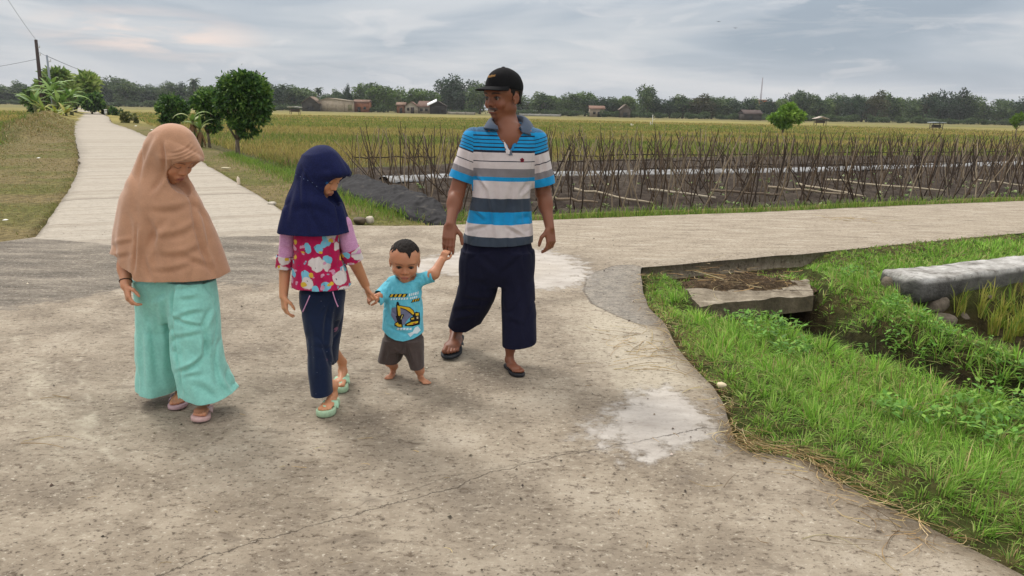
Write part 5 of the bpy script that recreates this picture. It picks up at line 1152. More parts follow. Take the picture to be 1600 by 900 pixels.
# ================================================================ SCULPTING: signed distance shapes -> one continuous surface
class Sculpt:
    def __init__(s, lo, hi, res):
        s.lo = np.array(lo, float); s.res = res; s.n = np.ceil((np.array(hi)-s.lo)/res).astype(int)+1
        s.ax = [(s.lo[i]+np.arange(s.n[i])*res).astype(np.float32) for i in range(3)]
        s.D = np.full(tuple(s.n), .2, np.float32)
    def _blk(s, lo, hi, m):
        sl = []
        for i in range(3):
            a = max(0, int((lo[i]-m-s.lo[i])/s.res)-1); b_ = min(s.n[i], int((hi[i]+m-s.lo[i])/s.res)+3)
            if b_ <= a: return None, None
            sl.append(slice(a, b_))
        return tuple(sl), (s.ax[0][sl[0]][:, None, None], s.ax[1][sl[1]][None, :, None], s.ax[2][sl[2]][None, None, :])
    def put(s, fn, lo, hi, k=.01, op='add'):
        m = k+.02
        sl, xyz = s._blk(lo, hi, m)
        if sl is None: return s
        d = fn(*xyz).astype(np.float32); a = s.D[sl]
        if op == 'add':
            h = np.clip(.5+.5*(a-d)/k, 0, 1); s.D[sl] = a+(d-a)*h-k*h*(1-h)
        else:
            d = -d; h = np.clip(.5+.5*(d-a)/k, 0, 1); s.D[sl] = a+(d-a)*h+k*h*(1-h)
        return s
    def cap(s, a, b, ra, rb, k=.01, op='add', flat=None):
        """tapering capsule; flat=(axis, factor) squashes it along a unit axis"""
        a = np.array(a, float); b = np.array(b, float); R = max(ra, rb); lo = np.minimum(a, b)-R; hi = np.maximum(a, b)+R; v = b-a; L = v@v+1e-12
        def fn(x, y, z):
            px, py, pz = x-a[0], y-a[1], z-a[2]; t = np.clip((px*v[0]+py*v[1]+pz*v[2])/L, 0, 1)
            qx, qy, qz = px-t*v[0], py-t*v[1], pz-t*v[2]; d2 = qx*qx+qy*qy+qz*qz
            if flat is not None:
                f = np.array(flat[0]); q = qx*f[0]+qy*f[1]+qz*f[2]; d2 = d2+q*q*(1/flat[1]**2-1)
            r_ = ra+(rb-ra)*t; d = np.sqrt(d2)-r_
            return d*(1 if flat is None else .5+.5*flat[1])
        return s.put(fn, lo, hi, k, op)
    def ell(s, c0, r, R=None, k=.01, op='add'):
        c0 = np.array(c0, float); r = np.array(r, float); R = np.eye(3) if R is None else np.array(R); m = np.abs(R) @ r; 
        def fn(x, y, z):
            px, py, pz = x-c0[0], y-c0[1], z-c0[2]; q = [px*R[0, i]+py*R[1, i]+pz*R[2, i] for i in range(3)]
            k0 = np.sqrt((q[0]/r[0])**2+(q[1]/r[1])**2+(q[2]/r[2])**2); k1 = np.sqrt((q[0]/r[0]**2)**2+(q[1]/r[1]**2)**2+(q[2]/r[2]**2)**2)+1e-9
            return k0*(k0-1)/k1
        return s.put(fn, c0-m, c0+m, k, op)
    def box(s, c0, h, R=None, rd=.005, k=.01, op='add'):
        c0 = np.array(c0, float); h = np.array(h, float); R = np.eye(3) if R is None else np.array(R); m = np.abs(R) @ h
        def fn(x, y, z):
            px, py, pz = x-c0[0], y-c0[1], z-c0[2]; q = [np.abs(px*R[0, i]+py*R[1, i]+pz*R[2, i])-(h[i]-rd) for i in range(3)]
            return np.sqrt(sum(np.maximum(a, 0)**2 for a in q))+np.minimum(np.maximum(np.maximum(q[0], q[1]), q[2]), 0)-rd
        return s.put(fn, c0-m, c0+m, k, op)
    def prof(s, rows, k=.01, op='add', e=2.0, fold=None):
        """stack of ovals: rows (z, xc, rx, yc, ry)"""
        rows = sorted(rows); A = np.array(rows, float); z0, z1 = A[0, 0], A[-1, 0]
        lo = (np.min(A[:, 1]-A[:, 2])-.03, np.min(A[:, 3]-A[:, 4])-.03, z0); hi = (np.max(A[:, 1]+A[:, 2])+.03, np.max(A[:, 3]+A[:, 4])+.03, z1)
        def smooth(z, col):   # monotone-ish cubic through the rows
            zz = A[:, 0]; v = A[:, col]; m = np.gradient(v, zz) if len(v) > 2 else np.full(len(v), (v[-1]-v[0])/(zz[-1]-zz[0])); z = np.clip(z, z0, z1)
            i = np.clip(np.searchsorted(zz, z, side='right')-1, 0, len(zz)-2); h = zz[i+1]-zz[i]; t = (z-zz[i])/h
            return ((2*t**3-3*t**2+1)*v[i]+(t**3-2*t**2+t)*h*m[i]+(-2*t**3+3*t**2)*v[i+1]+(t**3-t**2)*h*m[i+1])
        def fn(x, y, z):
            zf = z.ravel(); xc, rx, yc, ry = [smooth(zf, c_)[None, None, :] for c_ in (1, 2, 3, 4)]
            ux, uy = (x-xc), (y-yc)
            if fold is not None: f = 1+fold(x, y, z, xc, yc)
            else: f = 1
            if e == 2: nn_ = np.sqrt((ux/(rx*f))**2+(uy/(ry*f))**2)
            else: nn_ = ((np.abs(ux)/(rx*f))**e+(np.abs(uy)/(ry*f))**e)**(1/e)
            d = (nn_-1)*np.minimum(rx, ry)*.85
            return np.maximum(d, np.maximum(z-z1, z0-z)) if True else d
        return s.put(fn, lo, hi, k, op)
    def mesh(s):
        D = s.D; S = D < 0; n = s.n
        cnt = np.zeros(tuple(n-1), np.uint8)
        for i in (0, 1):
            for j in (0, 1):
                for k in (0, 1): cnt += S[i:n[0]-1+i, j:n[1]-1+j, k:n[2]-1+k]
        act = (cnt > 0) & (cnt < 8); I = np.argwhere(act); idm = np.full(tuple(n-1), -1, np.int32); idm[act] = np.arange(len(I))
        acc = np.zeros((len(I), 3)); w_ = np.zeros(len(I)); i, j, k = I.T
        cor = {}
        for a in (0, 1):
            for b_ in (0, 1):
                for c_ in (0, 1): cor[a, b_, c_] = D[i+a, j+b_, k+c_].astype(float)
        for ax in range(3):
            o1, o2 = [q for q in range(3) if q != ax]
            for u in (0, 1):
                for v in (0, 1):
                    p = [0, 0, 0]; p[o1] = u; p[o2] = v; q = list(p); q[ax] = 1; da, db = cor[tuple(p)], cor[tuple(q)]; m = (da < 0) != (db < 0)
                    t = np.where(m, da/(da-db+1e-12), 0); pt = np.zeros((len(I), 3)); pt[:, ax] = t; pt[:, o1] = u; pt[:, o2] = v; acc += pt*m[:, None]; w_ += m
        V = (I+acc/np.maximum(w_, 1)[:, None])*s.res+s.lo
        Q = []
        for ax in range(3):
            sl0 = [slice(None)]*3; sl1 = [slice(None)]*3; sl0[ax] = slice(0, n[ax]-1); sl1[ax] = slice(1, n[ax])
            s0, s1 = S[tuple(sl0)], S[tuple(sl1)]; E = np.argwhere(s0 != s1); o1, o2 = (ax+1) % 3, (ax+2) % 3
            E = E[(E[:, o1] > 0) & (E[:, o2] > 0) & (E[:, o1] < n[o1]-1) & (E[:, o2] < n[o2]-1)]
            ins = S[E[:, 0], E[:, 1], E[:, 2]]; c_ = []
            for (u, v) in ((1, 1), (0, 1), (0, 0), (1, 0)):
                P = E.copy(); P[:, o1] -= u; P[:, o2] -= v; c_.append(idm[P[:, 0], P[:, 1], P[:, 2]])
            q = np.stack(c_, -1); q = np.where(ins[:, None], q, q[:, ::-1]); Q.append(q)
        Q = np.concatenate(Q); Q = Q[(Q >= 0).all(1)]
        return V, Q
def vnormals(V, Q):
    n = np.cross(V[Q[:, 2]]-V[Q[:, 0]], V[Q[:, 3]]-V[Q[:, 1]]); N = np.zeros_like(V)
    for i in range(4): np.add.at(N, Q[:, i], n)
    return N/(np.linalg.norm(N, axis=1)[:, None]+1e-12)
def relax(V, Q, it=1, f=.5):
    for _ in range(it):
        A_ = np.zeros_like(V); c_ = np.zeros(len(V))
        for i in range(4):
            a, b_ = Q[:, i], Q[:, (i+1) % 4]; np.add.at(A_, a, V[b_]); np.add.at(A_, b_, V[a]); np.add.at(c_, a, 1); np.add.at(c_, b_, 1)
        V = V+(A_/np.maximum(c_, 1)[:, None]-V)*f
    return V
def trim(V, Q, c_):
    """cut away where c_ > 0, pulling the border onto c_ = 0"""
    keep = (c_[Q] < 0).any(1); Q = Q[keep]; V = V.copy(); acc = np.zeros_like(V); n = np.zeros(len(V))
    for i in range(4):
        for a, b_ in ((Q[:, i], Q[:, (i+1) % 4]), (Q[:, (i+1) % 4], Q[:, i])):
            m = (c_[a] < 0) & (c_[b_] >= 0); a, b_ = a[m], b_[m]; t = c_[a]/(c_[a]-c_[b_]); P = V[a]+(V[b_]-V[a])*t[:, None]; np.add.at(acc, b_, P); np.add.at(n, b_, 1)
    m = n > 0; V[m] = acc[m]/n[m][:, None]
    acc = np.zeros_like(V); n3_ = np.zeros(len(V)); lone = (c_ >= 0) & ~m
    for i in range(4):
        for a, b_ in ((Q[:, i], Q[:, (i+1) % 4]), (Q[:, (i+1) % 4], Q[:, i])):
            k = m[a] & lone[b_]; np.add.at(acc, b_[k], V[a[k]]); np.add.at(n3_, b_[k], 1)
    k = n3_ > 0; V[k] = acc[k]/n3_[k][:, None]
    us = np.unique(Q); mp = np.full(len(V), -1); mp[us] = np.arange(len(us)); return V[us], mp[Q], us
def wrinkle(V, N, lines):
    """lines in photo pixels: (x0,y0,x1,y1,width px,depth m): a valley with a soft ridge beside it"""
    px, py = topx(V); cam_ = np.array([0, 0, CAMH])-V; face = np.einsum('ij,ij->i', cam_, N) > 0; dz = np.zeros(len(V))
    for ln in lines:
        x0, y0, x1, y1, wd_, dp_ = ln[:6]; vx, vy = x1-x0, y1-y0; L = vx*vx+vy*vy; t = ((px-x0)*vx+(py-y0)*vy)/L; tc = np.clip(t, 0, 1)
        bow = ln[6] if len(ln) > 6 else 0
        sl = math.sqrt(L); s_ = ((px-x0)*vy-(py-y0)*vx)/sl-bow*4*tc*(1-tc); e_ = (t-tc)*sl; fade = np.sin(np.clip(tc, .02, .98)*math.pi)**.6*np.exp(-(e_/wd_)**2)
        dz += dp_*fade*(-np.exp(-(s_/wd_)**2)+.75*np.exp(-((s_-1.7*wd_)/wd_)**2))
    return V+N*(dz*face)[:, None]
def emit(name, V, Q, mat, parent, origin, cols=None, fl=None, thick=0, bias=None):
    me = npmesh(name, V-np.array(origin), Q, smooth=True, cols=cols, fl=fl); o = link(name, me, mat, parent)
    if thick: md = o.modifiers.new('thickness', 'SOLIDIFY'); md.thickness = thick; md.offset = -1
    return o
def Rm(yaw=0, pitch=0, roll=0):
    """yaw about z (positive turns the face towards image right), pitch positive tips the face down"""
    return np.array(Matrix.Rotation(rad(yaw), 3, 'Z') @ Matrix.Rotation(rad(pitch), 3, 'X') @ Matrix.Rotation(rad(roll), 3, 'Y'))

def head(S, c0, R, h, child=0.0, smile=0.0, ears=True, nose=1.0, lipk=1.0, closed=False, eo=1.0):
    """unit head: chin z=0, crown z=1, face towards -y; c0 is the world place of (0,0,.5)"""
    def P(x, y, z): return np.array(c0)+R @ (np.array([x, y, z-.5])*h)
    def E(p, r, k, op='add', R2=None): S.ell(P(*p), np.array(r)*h, R if R2 is None else R @ R2, k*h, op)
    ch = child
    E((0, .05, .64), (.355+.02*ch, .43, .37), .05)
    E((0, -.10, .58+.02*ch), (.30+.02*ch, .31, .30), .10)
    E((0, -.13, .32), (.255+.03*ch, .25, .26-.02*ch), .10)
    E((0, -.25, .10), (.105, .10, .085), .10)
    for s_ in (-1, 1):
        E((s_*.20, .00, .25), (.10, .18, .13), .10)                       # jaw angle
        E((s_*.165, -.275, .36), (.095+.02*ch, .085+.02*ch, .10+.02*ch), .07)   # cheek
    E((0, -.345, .60), (.23, .06, .05), .08)
    for s_ in (-1, 1): E((s_*.150, -.405, .490), (.085, .045, .052), .05, 'sub')
    for s_ in (-1, 1):
        E((s_*.150, -.303, .487), (.086, .075, .066), .015)            # closed mass of lids
        if not closed: E((s_*.150, -.384, .482), (.060*eo, .030, .0205*eo), .012, 'sub')      # lid opening
        else: E((s_*.150, -.372, .462), (.064, .022, .010), .012)
    S.cap(P(0, -.345, .535), P(0, -.415-.03*(nose-1), .375), .040*h, .050*h, .045*h)
    E((0, -.425-.03*(nose-1), .355), (.056, .050, .046), .04)
    for s_ in (-1, 1):
        E((s_*.060, -.385, .340), (.044, .048, .036), .02); E((s_*.030, -.425, .318), (.018, .022, .012), .012, 'sub')
    E((0, -.345, .22), (.13, .055, .085), .06)
    E((0, -.394, .228), (.100+.03*smile, .030, .022*lipk), .02); E((0, -.388, .182), (.085+.02*smile, .034, .026*lipk), .02)
    E((0, -.428, .206), (.088+.05*smile, .022, .0075), .010, 'sub')
    if smile > .7:
        E((0, -.410, .207), (.088, .042, .0155), .008, 'sub')
        for s_ in (-1, 1): E((s_*.088, -.375, .218), (.040, .040, .010), .008, 'sub')
    if smile:
        for s_ in (-1, 1): S.cap(P(s_*.10, -.375, .33), P(s_*.165, -.335, .20), .012*h, .010*h, .02*h, 'sub'); E((s_*.19, -.29, .33), (.07, .06, .05), .05)
    E((0, -.37, .125), (.07, .03, .02), .04, 'sub')
    if ears:
        for s_ in (-1, 1):
            Re = np.array(Matrix.Rotation(s_*rad(-24), 3, 'Z') @ Matrix.Rotation(rad(-10), 3, 'X'))
            E((s_*.362, .03, .445), (.024, .078, .120), .02, R2=Re); E((s_*.388, .012, .455), (.020, .048, .080), .008, 'sub', Re); E((s_*.366, -.03, .43), (.014, .016, .028), .01); E((s_*.360, .0, .345), (.018, .03, .03), .015)
    return P
def face_paint(V, c0, R, h, base, opts):
    """skin colour per vertex with lips, brows, lashes, beard"""
    L = ((V-np.array(c0)) @ R)/h; L[:, 2] += .5; x, y, z = L.T; n = len(V); base = np.array(base)
    mott = fnoise(V*28, 3, 5)[:, None]; col = base*(1+.07*mott)
    inh = (np.abs(x) < .5) & (np.abs(y) < .55) & (z > -.02) & (z < 1.1); front = y < -.18
    def blend(m, c_): 
        nonlocal col
        m = (m*inh)[:, None]; col = col*(1-m)+np.array(c_)*m
    ax_ = np.abs(x)
    blend(.38*np.exp(-((ax_-.18)/.09)**2-((z-.33)/.09)**2)*front, base*np.array([1.12, .88, .85]))
    blend(.35*np.exp(-(x/.06)**2-((z-.35)/.06)**2)*front, base*np.array([1.08, .88, .86]))
    # brows
    bz = .572+.02*np.cos((ax_-.15)*14); blend(opts.get('brow', .8)*sstep(.026, .012, np.abs(z-bz))*sstep(.05, .075, ax_)*sstep(.255, .225, ax_)*front*(y < -.25), opts['hair'])
    # lash line and a darker rim below the eye
    if opts.get('closed'): blend(.85*sstep(.011, .004, np.abs(z-.455-.020*((ax_-.15)/.065)**2))*sstep(.078, .06, np.abs(ax_-.15))*front, (.02, .012, .010))
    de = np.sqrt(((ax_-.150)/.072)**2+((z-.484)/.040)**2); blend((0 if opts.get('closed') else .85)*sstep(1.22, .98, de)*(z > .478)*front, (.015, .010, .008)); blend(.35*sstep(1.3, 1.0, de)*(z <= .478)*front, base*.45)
    # lips
    dl = np.sqrt((x/.108)**2+((z-.205)/.047)**2); blend(.75*sstep(1.08, .85, dl)*front, opts['lip']); blend(.8*sstep(.0095, .003, np.abs(z-.206))*(ax_ < .10)*front, np.array(opts['lip'])*.25)
    # nostrils
    for s_ in (-1, 1): blend(.8*sstep(.03, .016, np.sqrt((x-s_*.030)**2+(z-.318)**2*1.6))*(y < -.36), base*.18)
    if opts.get('stache'):
        blend(np.clip(opts['stache']*sstep(.034, .018, np.abs(z-.262+.22*np.maximum(ax_-.05, 0)))*sstep(.160, .125, ax_)*front*(.85+.4*fnoise(V*260, 2, 3)), 0, 1), opts['hair'])
        blend(.28*sstep(.09, .04, np.abs(z-.10))*(ax_ < .1)*front*(.6+.6*fnoise(V*260, 2, 3)), opts['hair'])
    return np.clip(col, 0, 1)
def eyes(P, R, h, parent, origin, look=(0, 0), name='eye', iris=38):
    for s_ in (-1, 1):
        c0 = P(s_*.150, -.300, .484); m = Mesh(); nu, nv_ = 28, 20; V = []; C_ = []; r_ = .077*h; d0 = R @ np.array(Matrix.Rotation(rad(look[0]), 3, 'Z') @ Matrix.Rotation(rad(look[1]), 3, 'X')) @ np.array([0, -1., 0])
        for j in range(nv_+1):
            for i in range(nu):
                th = math.pi*j/nv_; ph = 2*math.pi*i/nu; a = Vector(d0).orthogonal().normalized(); b_ = Vector(d0).cross(a); q = np.array(d0)*math.cos(th)+(np.array(a)*math.cos(ph)+np.array(b_)*math.sin(ph))*math.sin(th)
                V.append(c0+q*r_); ang = math.degrees(th); C_.append((.008, .006, .005) if ang < iris else (.34, .28, .25))
        Q_ = [(j*nu+i, j*nu+(i+1) % nu, (j+1)*nu+(i+1) % nu, (j+1)*nu+i) for j in range(nv_) for i in range(nu)]
        m.add(np.array(V), Q_, col=np.array(C_)); m.build(name, M_EYE, parent, True, origin)
def hand(S, wrist, dirv, palm, size, side, curl=(.35, .35, .4, .45), thumb=.5, spread=.10, k=.0035, fr=.0085, bend_dir=None):
    """palm plane normal 'palm' points out of the palm; side=+1 thumb on (dir x palm) side"""
    d = np.array(dirv, float); d /= np.linalg.norm(d); p = np.array(palm, float); p -= d*(p@d); p /= np.linalg.norm(p); s_ = np.cross(d, p)*side; L = size; wv = np.array(wrist, float)
    R = np.stack([s_, d, p], 1); S.ell(wv+d*L*.05, (L*.155, L*.17, L*.11), R, L*.05)
    S.box(wv+d*L*.26, (L*.205, L*.235, L*.075), R, L*.065, L*.05); S.ell(wv+d*L*.20+s_*L*.12+p*L*.03, (L*.10, L*.17, L*.075), R, L*.05)
    f = fr*L/.18
    for i, (off_, ln, rr0) in enumerate(((.150, .43, 1.0), (.05, .47, 1.04), (-.052, .44, 1.0), (-.148, .36, .88))):
        a = wv+d*L*.46+s_*L*off_*1.02; ang = 0; q = a; dd = d+s_*(off_*spread*4); dd /= np.linalg.norm(dd); S.cap(wv+d*L*.25+s_*L*off_*.8, a, f*1.0, f*1.15*rr0, L*.03)
        for j, (sg, bn) in enumerate(((.46, .9), (.30, 1.1), (.24, .9))):
            ang += curl[i]*bn; v = dd*math.cos(ang)+p*math.sin(ang); q2 = q+v*L*ln*sg; S.cap(q, q2, f*rr0*(1.12-.10*j), f*rr0*(1.03-.12*j), k); q = q2
    a = wv+d*L*.12+s_*L*.14+p*L*.02; v = d*.62+s_*(.75-.35*thumb)+p*(.15+.5*thumb); v /= np.linalg.norm(v); b_ = a+v*L*.26; S.cap(a, b_, f*1.55, f*1.25, L*.04); v2 = d*.9+s_*(.28-.45*thumb)+p*(.2+.6*thumb); v2 /= np.linalg.norm(v2); c2 = b_+v2*L*.17; S.cap(b_, c2, f*1.22, f*1.1, k*1.5); v3 = v2+d*.3-s_*.15*thumb; v3 /= np.linalg.norm(v3); S.cap(c2, c2+v3*L*.11, f*1.12, f*.9, k)
    return R
def footframe(heel, toe, up=(0, 0, 1)):
    f = np.array(toe, float)-np.array(heel, float); L = np.linalg.norm(f); f /= L; u = np.array(up, float); u -= f*(u@f); u /= np.linalg.norm(u); s_ = np.cross(f, u); return np.stack([s_, f, u], 1), L
def foot_shape(S, heel, toe, ankle, side, up=(0, 0, 1), rleg=.035, k=.004, wide=1.0, lift=0):
    """side=+1: big toe on +s side (s = fwd x up)"""
    R, L = footframe(heel, toe, up); o_ = np.array(heel, float)+R[:, 2]*lift
    P = lambda s_, f, u: o_+R @ (np.array([s_*side*wide, f, u])*L)
    S.ell(P(0, .14, .14), np.array([.125, .15, .14])*L, R, .06*L); S.cap(P(0, .2, .17), P(.02, .55, .10), .12*L, .085*L, .08*L); S.ell(P(0, .66, .075), np.array([.185*wide, .15, .075])*L, R, .06*L); S.ell(P(-.09, .45, .06), np.array([.08, .22, .06])*L, R, .06*L)
    for i, (sx_, ly, r_) in enumerate(((.125, .985, .058), (.045, .975, .040), (-.02, .945, .037), (-.08, .905, .035), (-.135, .855, .034))):
        S.cap(P(sx_*.95, .72, .062), P(sx_, ly-r_, r_*1.0), r_*L*.95, r_*L, k)
    S.cap(P(0, .17, .22), ankle, .115*L, rleg, .08*L)
    return R, L, P
def sandal(name, parent, origin, heel, toe, up, side, col_sole, col_strap, th=.018, label=None, fat=1.0, strap='y', wide=1.0, strap_r=.006, rim=None):
    """sole outline swept to thickness, plus the strap, as a child of the person"""
    R, L = footframe(heel, toe, up); o_ = np.array(heel, float); L2 = L*1.10; P = lambda s_, f, u: o_+R @ np.array([s_*side*L2*wide, (f*L2-.04*L2), u])
    out = [(0, .0), (.09, .015), (.13, .07), (.145, .16), (.135, .30), (.13, .42), (.165, .58), (.20, .72), (.20, .84), (.165, .93), (.09, .99), (.0, 1.0), (-.09, .96), (-.165, .87), (-.195, .75), (-.185, .62), (-.15, .48), (-.125, .34), (-.135, .18), (-.125, .07), (-.08, .015)]
    # smooth the outline
    O = np.array(out); n = len(O); O2 = []
    for i in range(n):
        p0, p1, p2, p3 = O[i-1], O[i], O[(i+1) % n], O[(i+2) % n]
        for t in (0, .5): O2.append(.5*((2*p1)+(-p0+p2)*t+(2*p0-5*p1+4*p2-p3)*t*t+(-p0+3*p1-3*p2+p3)*t**3))
    O2 = np.array(O2)*np.array([fat, 1]); n = len(O2); m = Mesh(); V = []
    lay = [(-th, .93), (-th*.85, .99), (-th*.5, 1.0), (-th*.12, .99), (0, .95), (0, .6), (-.001, .2)]
    for u, sc_ in lay: V += [P(a*sc_, .5+(b_-.5)*sc_, u+(.004 if (rim and sc_ > .9 and u > -th*.6) else 0)) for a, b_ in O2]
    Q_ = [(j*n+i, (j+1)*n+i, (j+1)*n+(i+1) % n, j*n+(i+1) % n) for j in range(len(lay)-1) for i in range(n)]
    if side > 0: Q_ = [q[::-1] for q in Q_]
    V.append(P(0, .5, -.001)); V.append(P(0, .5, -th)); cc_ = len(V)-2; T_ = [((len(lay)-1)*n+i, (len(lay)-1)*n+(i+1) % n, cc_) for i in range(n)]+[((i+1) % n, i, cc_+1) for i in range(n)]
    m.add(np.array(V), Q_, T_, col=srgb(*col_sole)); so = m.build(name, M_RUBBER, parent, False, origin)
    m = Mesh(); h_ = .105*L
    if strap == 'y':
        tp_ = P(.055, .80, h_*.35)
        for sgn in (-1, 1):
            e_ = P(sgn*.17*fat, .42, -.002); md_ = P(sgn*.115+.01, .60, h_*1.06)
            pts = [np.array(P(.055, .80, h_*.62))*(1-t)**2+2*np.array(md_+R[:, 2]*.01)*t*(1-t)+np.array(e_)*t*t for t in np.linspace(0, 1, 9)]
            pts = np.array(pts); tg = np.gradient(pts, axis=0); tg /= np.linalg.norm(tg, axis=1)[:, None]; u_ = np.linspace(0, 1, 9)[:, None]; nn2 = R[:, 2]*(1-.65*u_)+R[:, 0]*side*sgn*(.15+.9*u_)-.0; nn2 = nn2-tg*np.sum(nn2*tg, 1)[:, None]; nn2 /= np.linalg.norm(nn2, axis=1)[:, None]; bb_ = np.cross(tg, nn2); wd2 = strap_r*(.9+1.3*u_); th2 = strap_r*.42
            ring_ = [pts+bb_*wd2*math.cos(q)+nn2*th2*math.sin(q) for q in np.linspace(0, 2*math.pi, 10, endpoint=False)]; V_ = np.stack(ring_, 1).reshape(-1, 3); Q2 = [(i*10+j, i*10+(j+1) % 10, (i+1)*10+(j+1) % 10, (i+1)*10+j) for i in range(8) for j in range(10)]; m.add(V_, Q2, col=srgb(*col_strap))
        a, q_, t_ = tube([P(.055, .80, -.004), P(.055, .80, h_*.62)], [strap_r*.6, strap_r*.8], 7); m.add(a, q_, t_, col=srgb(*col_strap))
    else:
        for f_, wd_ in strap:
            V = []; nn2 = 14
            for j in range(nn2+1):
                a = math.pi*j/nn2; x_ = -math.cos(a)*.19*fat; z_ = math.sin(a)**.7*h_*1.18
                V += [P(x_, f_-wd_/2, z_), P(x_, f_+wd_/2, z_*.88), P(x_*1.04, f_+wd_/2, z_*.88+.003), P(x_*1.04, f_-wd_/2, z_+.003)]
            Q_ = [(j*4+a_, j*4+(a_+1) % 4, (j+1)*4+(a_+1) % 4, (j+1)*4+a_) for j in range(nn2) for a_ in range(4)]; m.add(np.array(V), Q_, col=srgb(*col_strap))
    m.build('strap', M_RUBBER, so, True, (0, 0, 0)).location = -np.array(origin)
    return so
def skinmat(name, rough=.5):
    b = NB(name); P = b.pos(); n1 = b.noise(P, 140, 4, .6); b.bump(n1, .25, .0012)
    b.b.inputs['Coat Weight'].default_value = 0
    return b.done(b.attr('Col', 'Color'), b.math('ADD', rough-.06, b.math('MULTIPLY', n1, .12)), .4, sub=.12)
M_SKIN = skinmat('skin')
M_EYE = NB('eye'); M_EYE = M_EYE.done(M_EYE.attr('Col', 'Color'), .15, .5)
b = NB('rubber'); M_RUBBER = b.done(b.mix(b.ss(b.noise(b.pos(), 60, 4), .4, .7, 0, .35), b.attr('Col', 'Color'), b.mix(1, b.attr('Col', 'Color'), (.6, .56, .52), 'MULTIPLY')), .65, .3)
def clothmat(name, colfn, weave=900, rough=.85, fold=.002, sheen=.15):
    b = NB(name); P = b.pos(); n1 = b.noise(P, weave, 2, .5); n3 = b.noise(P, 22, 4, .6)
    cc_ = colfn(b); cc_ = b.mix(b.ss(n3, .3, .7), b.mix(1, cc_, (.90, .90, .90), 'MULTIPLY'), cc_)
    b.bump(b.math('ADD', b.math('MULTIPLY', n1, .35), n3), .5, fold); b.b.inputs['Sheen Weight'].default_value = sheen; b.b.inputs['Sheen Roughness'].default_value = .5
    return b.done(cc_, rough, .2)
# ================================================================ PEOPLE
def prow(rows, Y):
    out = []
    for (py, l, r_, ry, *rest) in rows:
        yc = Y+(rest[0] if rest else 0); a = w(l, py, yc); b_ = w(r_, py, yc); out.append(((a[2]+b_[2])/2, (a[0]+b_[0])/2, (b_[0]-a[0])/2, yc, ry))
    return out
def shrink(rows, d): return [(z, xc, max(rx-d, .01), yc, max(ry-d, .01)) for z, xc, rx, yc, ry in rows]
def zcut(pts, Y):
    P = np.array([w(a, b_, Y) for a, b_ in pts]); o_ = np.argsort(P[:, 0]); P = P[o_]; return lambda V: np.interp(V[:, 0], P[:, 0], P[:, 2])-V[:, 2]
def bvh_of(*objs):
    vs, fs, n = [], [], 0
    for o in objs:
        me = o.data; co = np.empty(len(me.vertices)*3, np.float32); me.vertices.foreach_get('co', co); co = co.reshape(-1, 3)+np.array(o.parent.location); vs += [tuple(v) for v in co.tolist()]; fs += [tuple(i+n for i in p.vertices) for p in me.polygons]; n = len(vs)
    return BVHTree.FromPolygons(vs, fs)
def decal(name, bvh, polys, parent, origin, mat, lift=.0012, step=1.6):
    """thin printed pieces laid on a garment; polys = [(pixel outline, colour, lift factor)]"""
    m = Mesh(); O = Vector((0, 0, CAMH))
    for poly, cc_, lf in polys:
        n = len(poly); P2 = [Vector(p) for p in poly]; R_ = []
        for i in range(n):
            a, b_ = P2[i], P2[(i+1) % n]; k = max(1, int((b_-a).length/step)); R_ += [a.lerp(b_, t/k) for t in range(k)]
        xs = [p.x for p in R_]; ys = [p.y for p in R_]; gx_, gy_ = np.meshgrid(np.arange(min(xs)+step/2, max(xs), step), np.arange(min(ys)+step/2, max(ys), step)); g = np.stack([gx_.ravel(), gy_.ravel()], -1)
        if len(g): g = g[poly_sd(g[:, 0], g[:, 1], [tuple(p) for p in R_]) < -.35*step]
        nb2 = len(R_); co, _, fc, _, _, _ = delaunay_2d_cdt(R_+[Vector(q) for q in g], [(i, (i+1) % nb2) for i in range(nb2)], [], 1, 1e-4)
        V = []; ok = True
        for c2 in co:
            d = Vector(ray(c2.x, c2.y)).normalized(); h_ = bvh.ray_cast(O, d)
            if h_[0] is None: ok = False; break
            nn2 = h_[1]; nn2 = nn2 if nn2.dot(d) < 0 else -nn2; V.append(tuple(h_[0]-d*lift*.6*lf+nn2*lift*lf))
        if ok and len(V) > 2: m.add(np.array(V), None, [tuple(f) if len(f) == 3 else tuple(f[:3]) for f in fc], col=srgb(*cc_))
    if m.V: return m.build(name, mat, parent, True, origin)
def person(label, loc):
    e = empty('person', tuple(loc)); tag(e, label, 'person'); return e, np.array(loc, float)
def body_emit(S, root, org_, paint, rel=1):
    V, Q = S.mesh(); V = relax(V, Q, rel, .35); col = paint(V); return emit('body', V, Q, M_SKIN, root, org_, cols=col)
def cloth(name, S, mat, root, org_, cuts=(), lines=(), noise=((9, 9, 4), .004, 1), crease=None, rel=1, thick=.0035, post=None, fl=None, cols=None):
    V, Q = S.mesh(); V = relax(V, Q, rel, .5); N = vnormals(V, Q)
    if noise: V = V+N*(noise[1]*fnoise(V*np.array(noise[0]), 3, noise[2]))[:, None]
    if crease:
        q_ = V*np.array(crease[0]); q_ = q_+.6*np.stack([fnoise(q_*.6, 2, 31), fnoise(q_*.6, 2, 37), fnoise(q_*.6, 2, 41)], -1); V = V-N*(crease[1]*np.clip(1-np.abs(fnoise(q_, 2, crease[2]))*4.5, 0, 1)**1.5)[:, None]
    if post is not None: V = post(V, N)
    if lines: V = wrinkle(V, vnormals(V, Q), lines)
    for c_ in cuts: V, Q, us = trim(V, Q, c_(V))
    V = relax(V, Q, 0)
    return emit(name, V, Q, mat, root, org_, thick=thick, fl=(fl(V) if fl else None), cols=(cols(V) if cols else None))

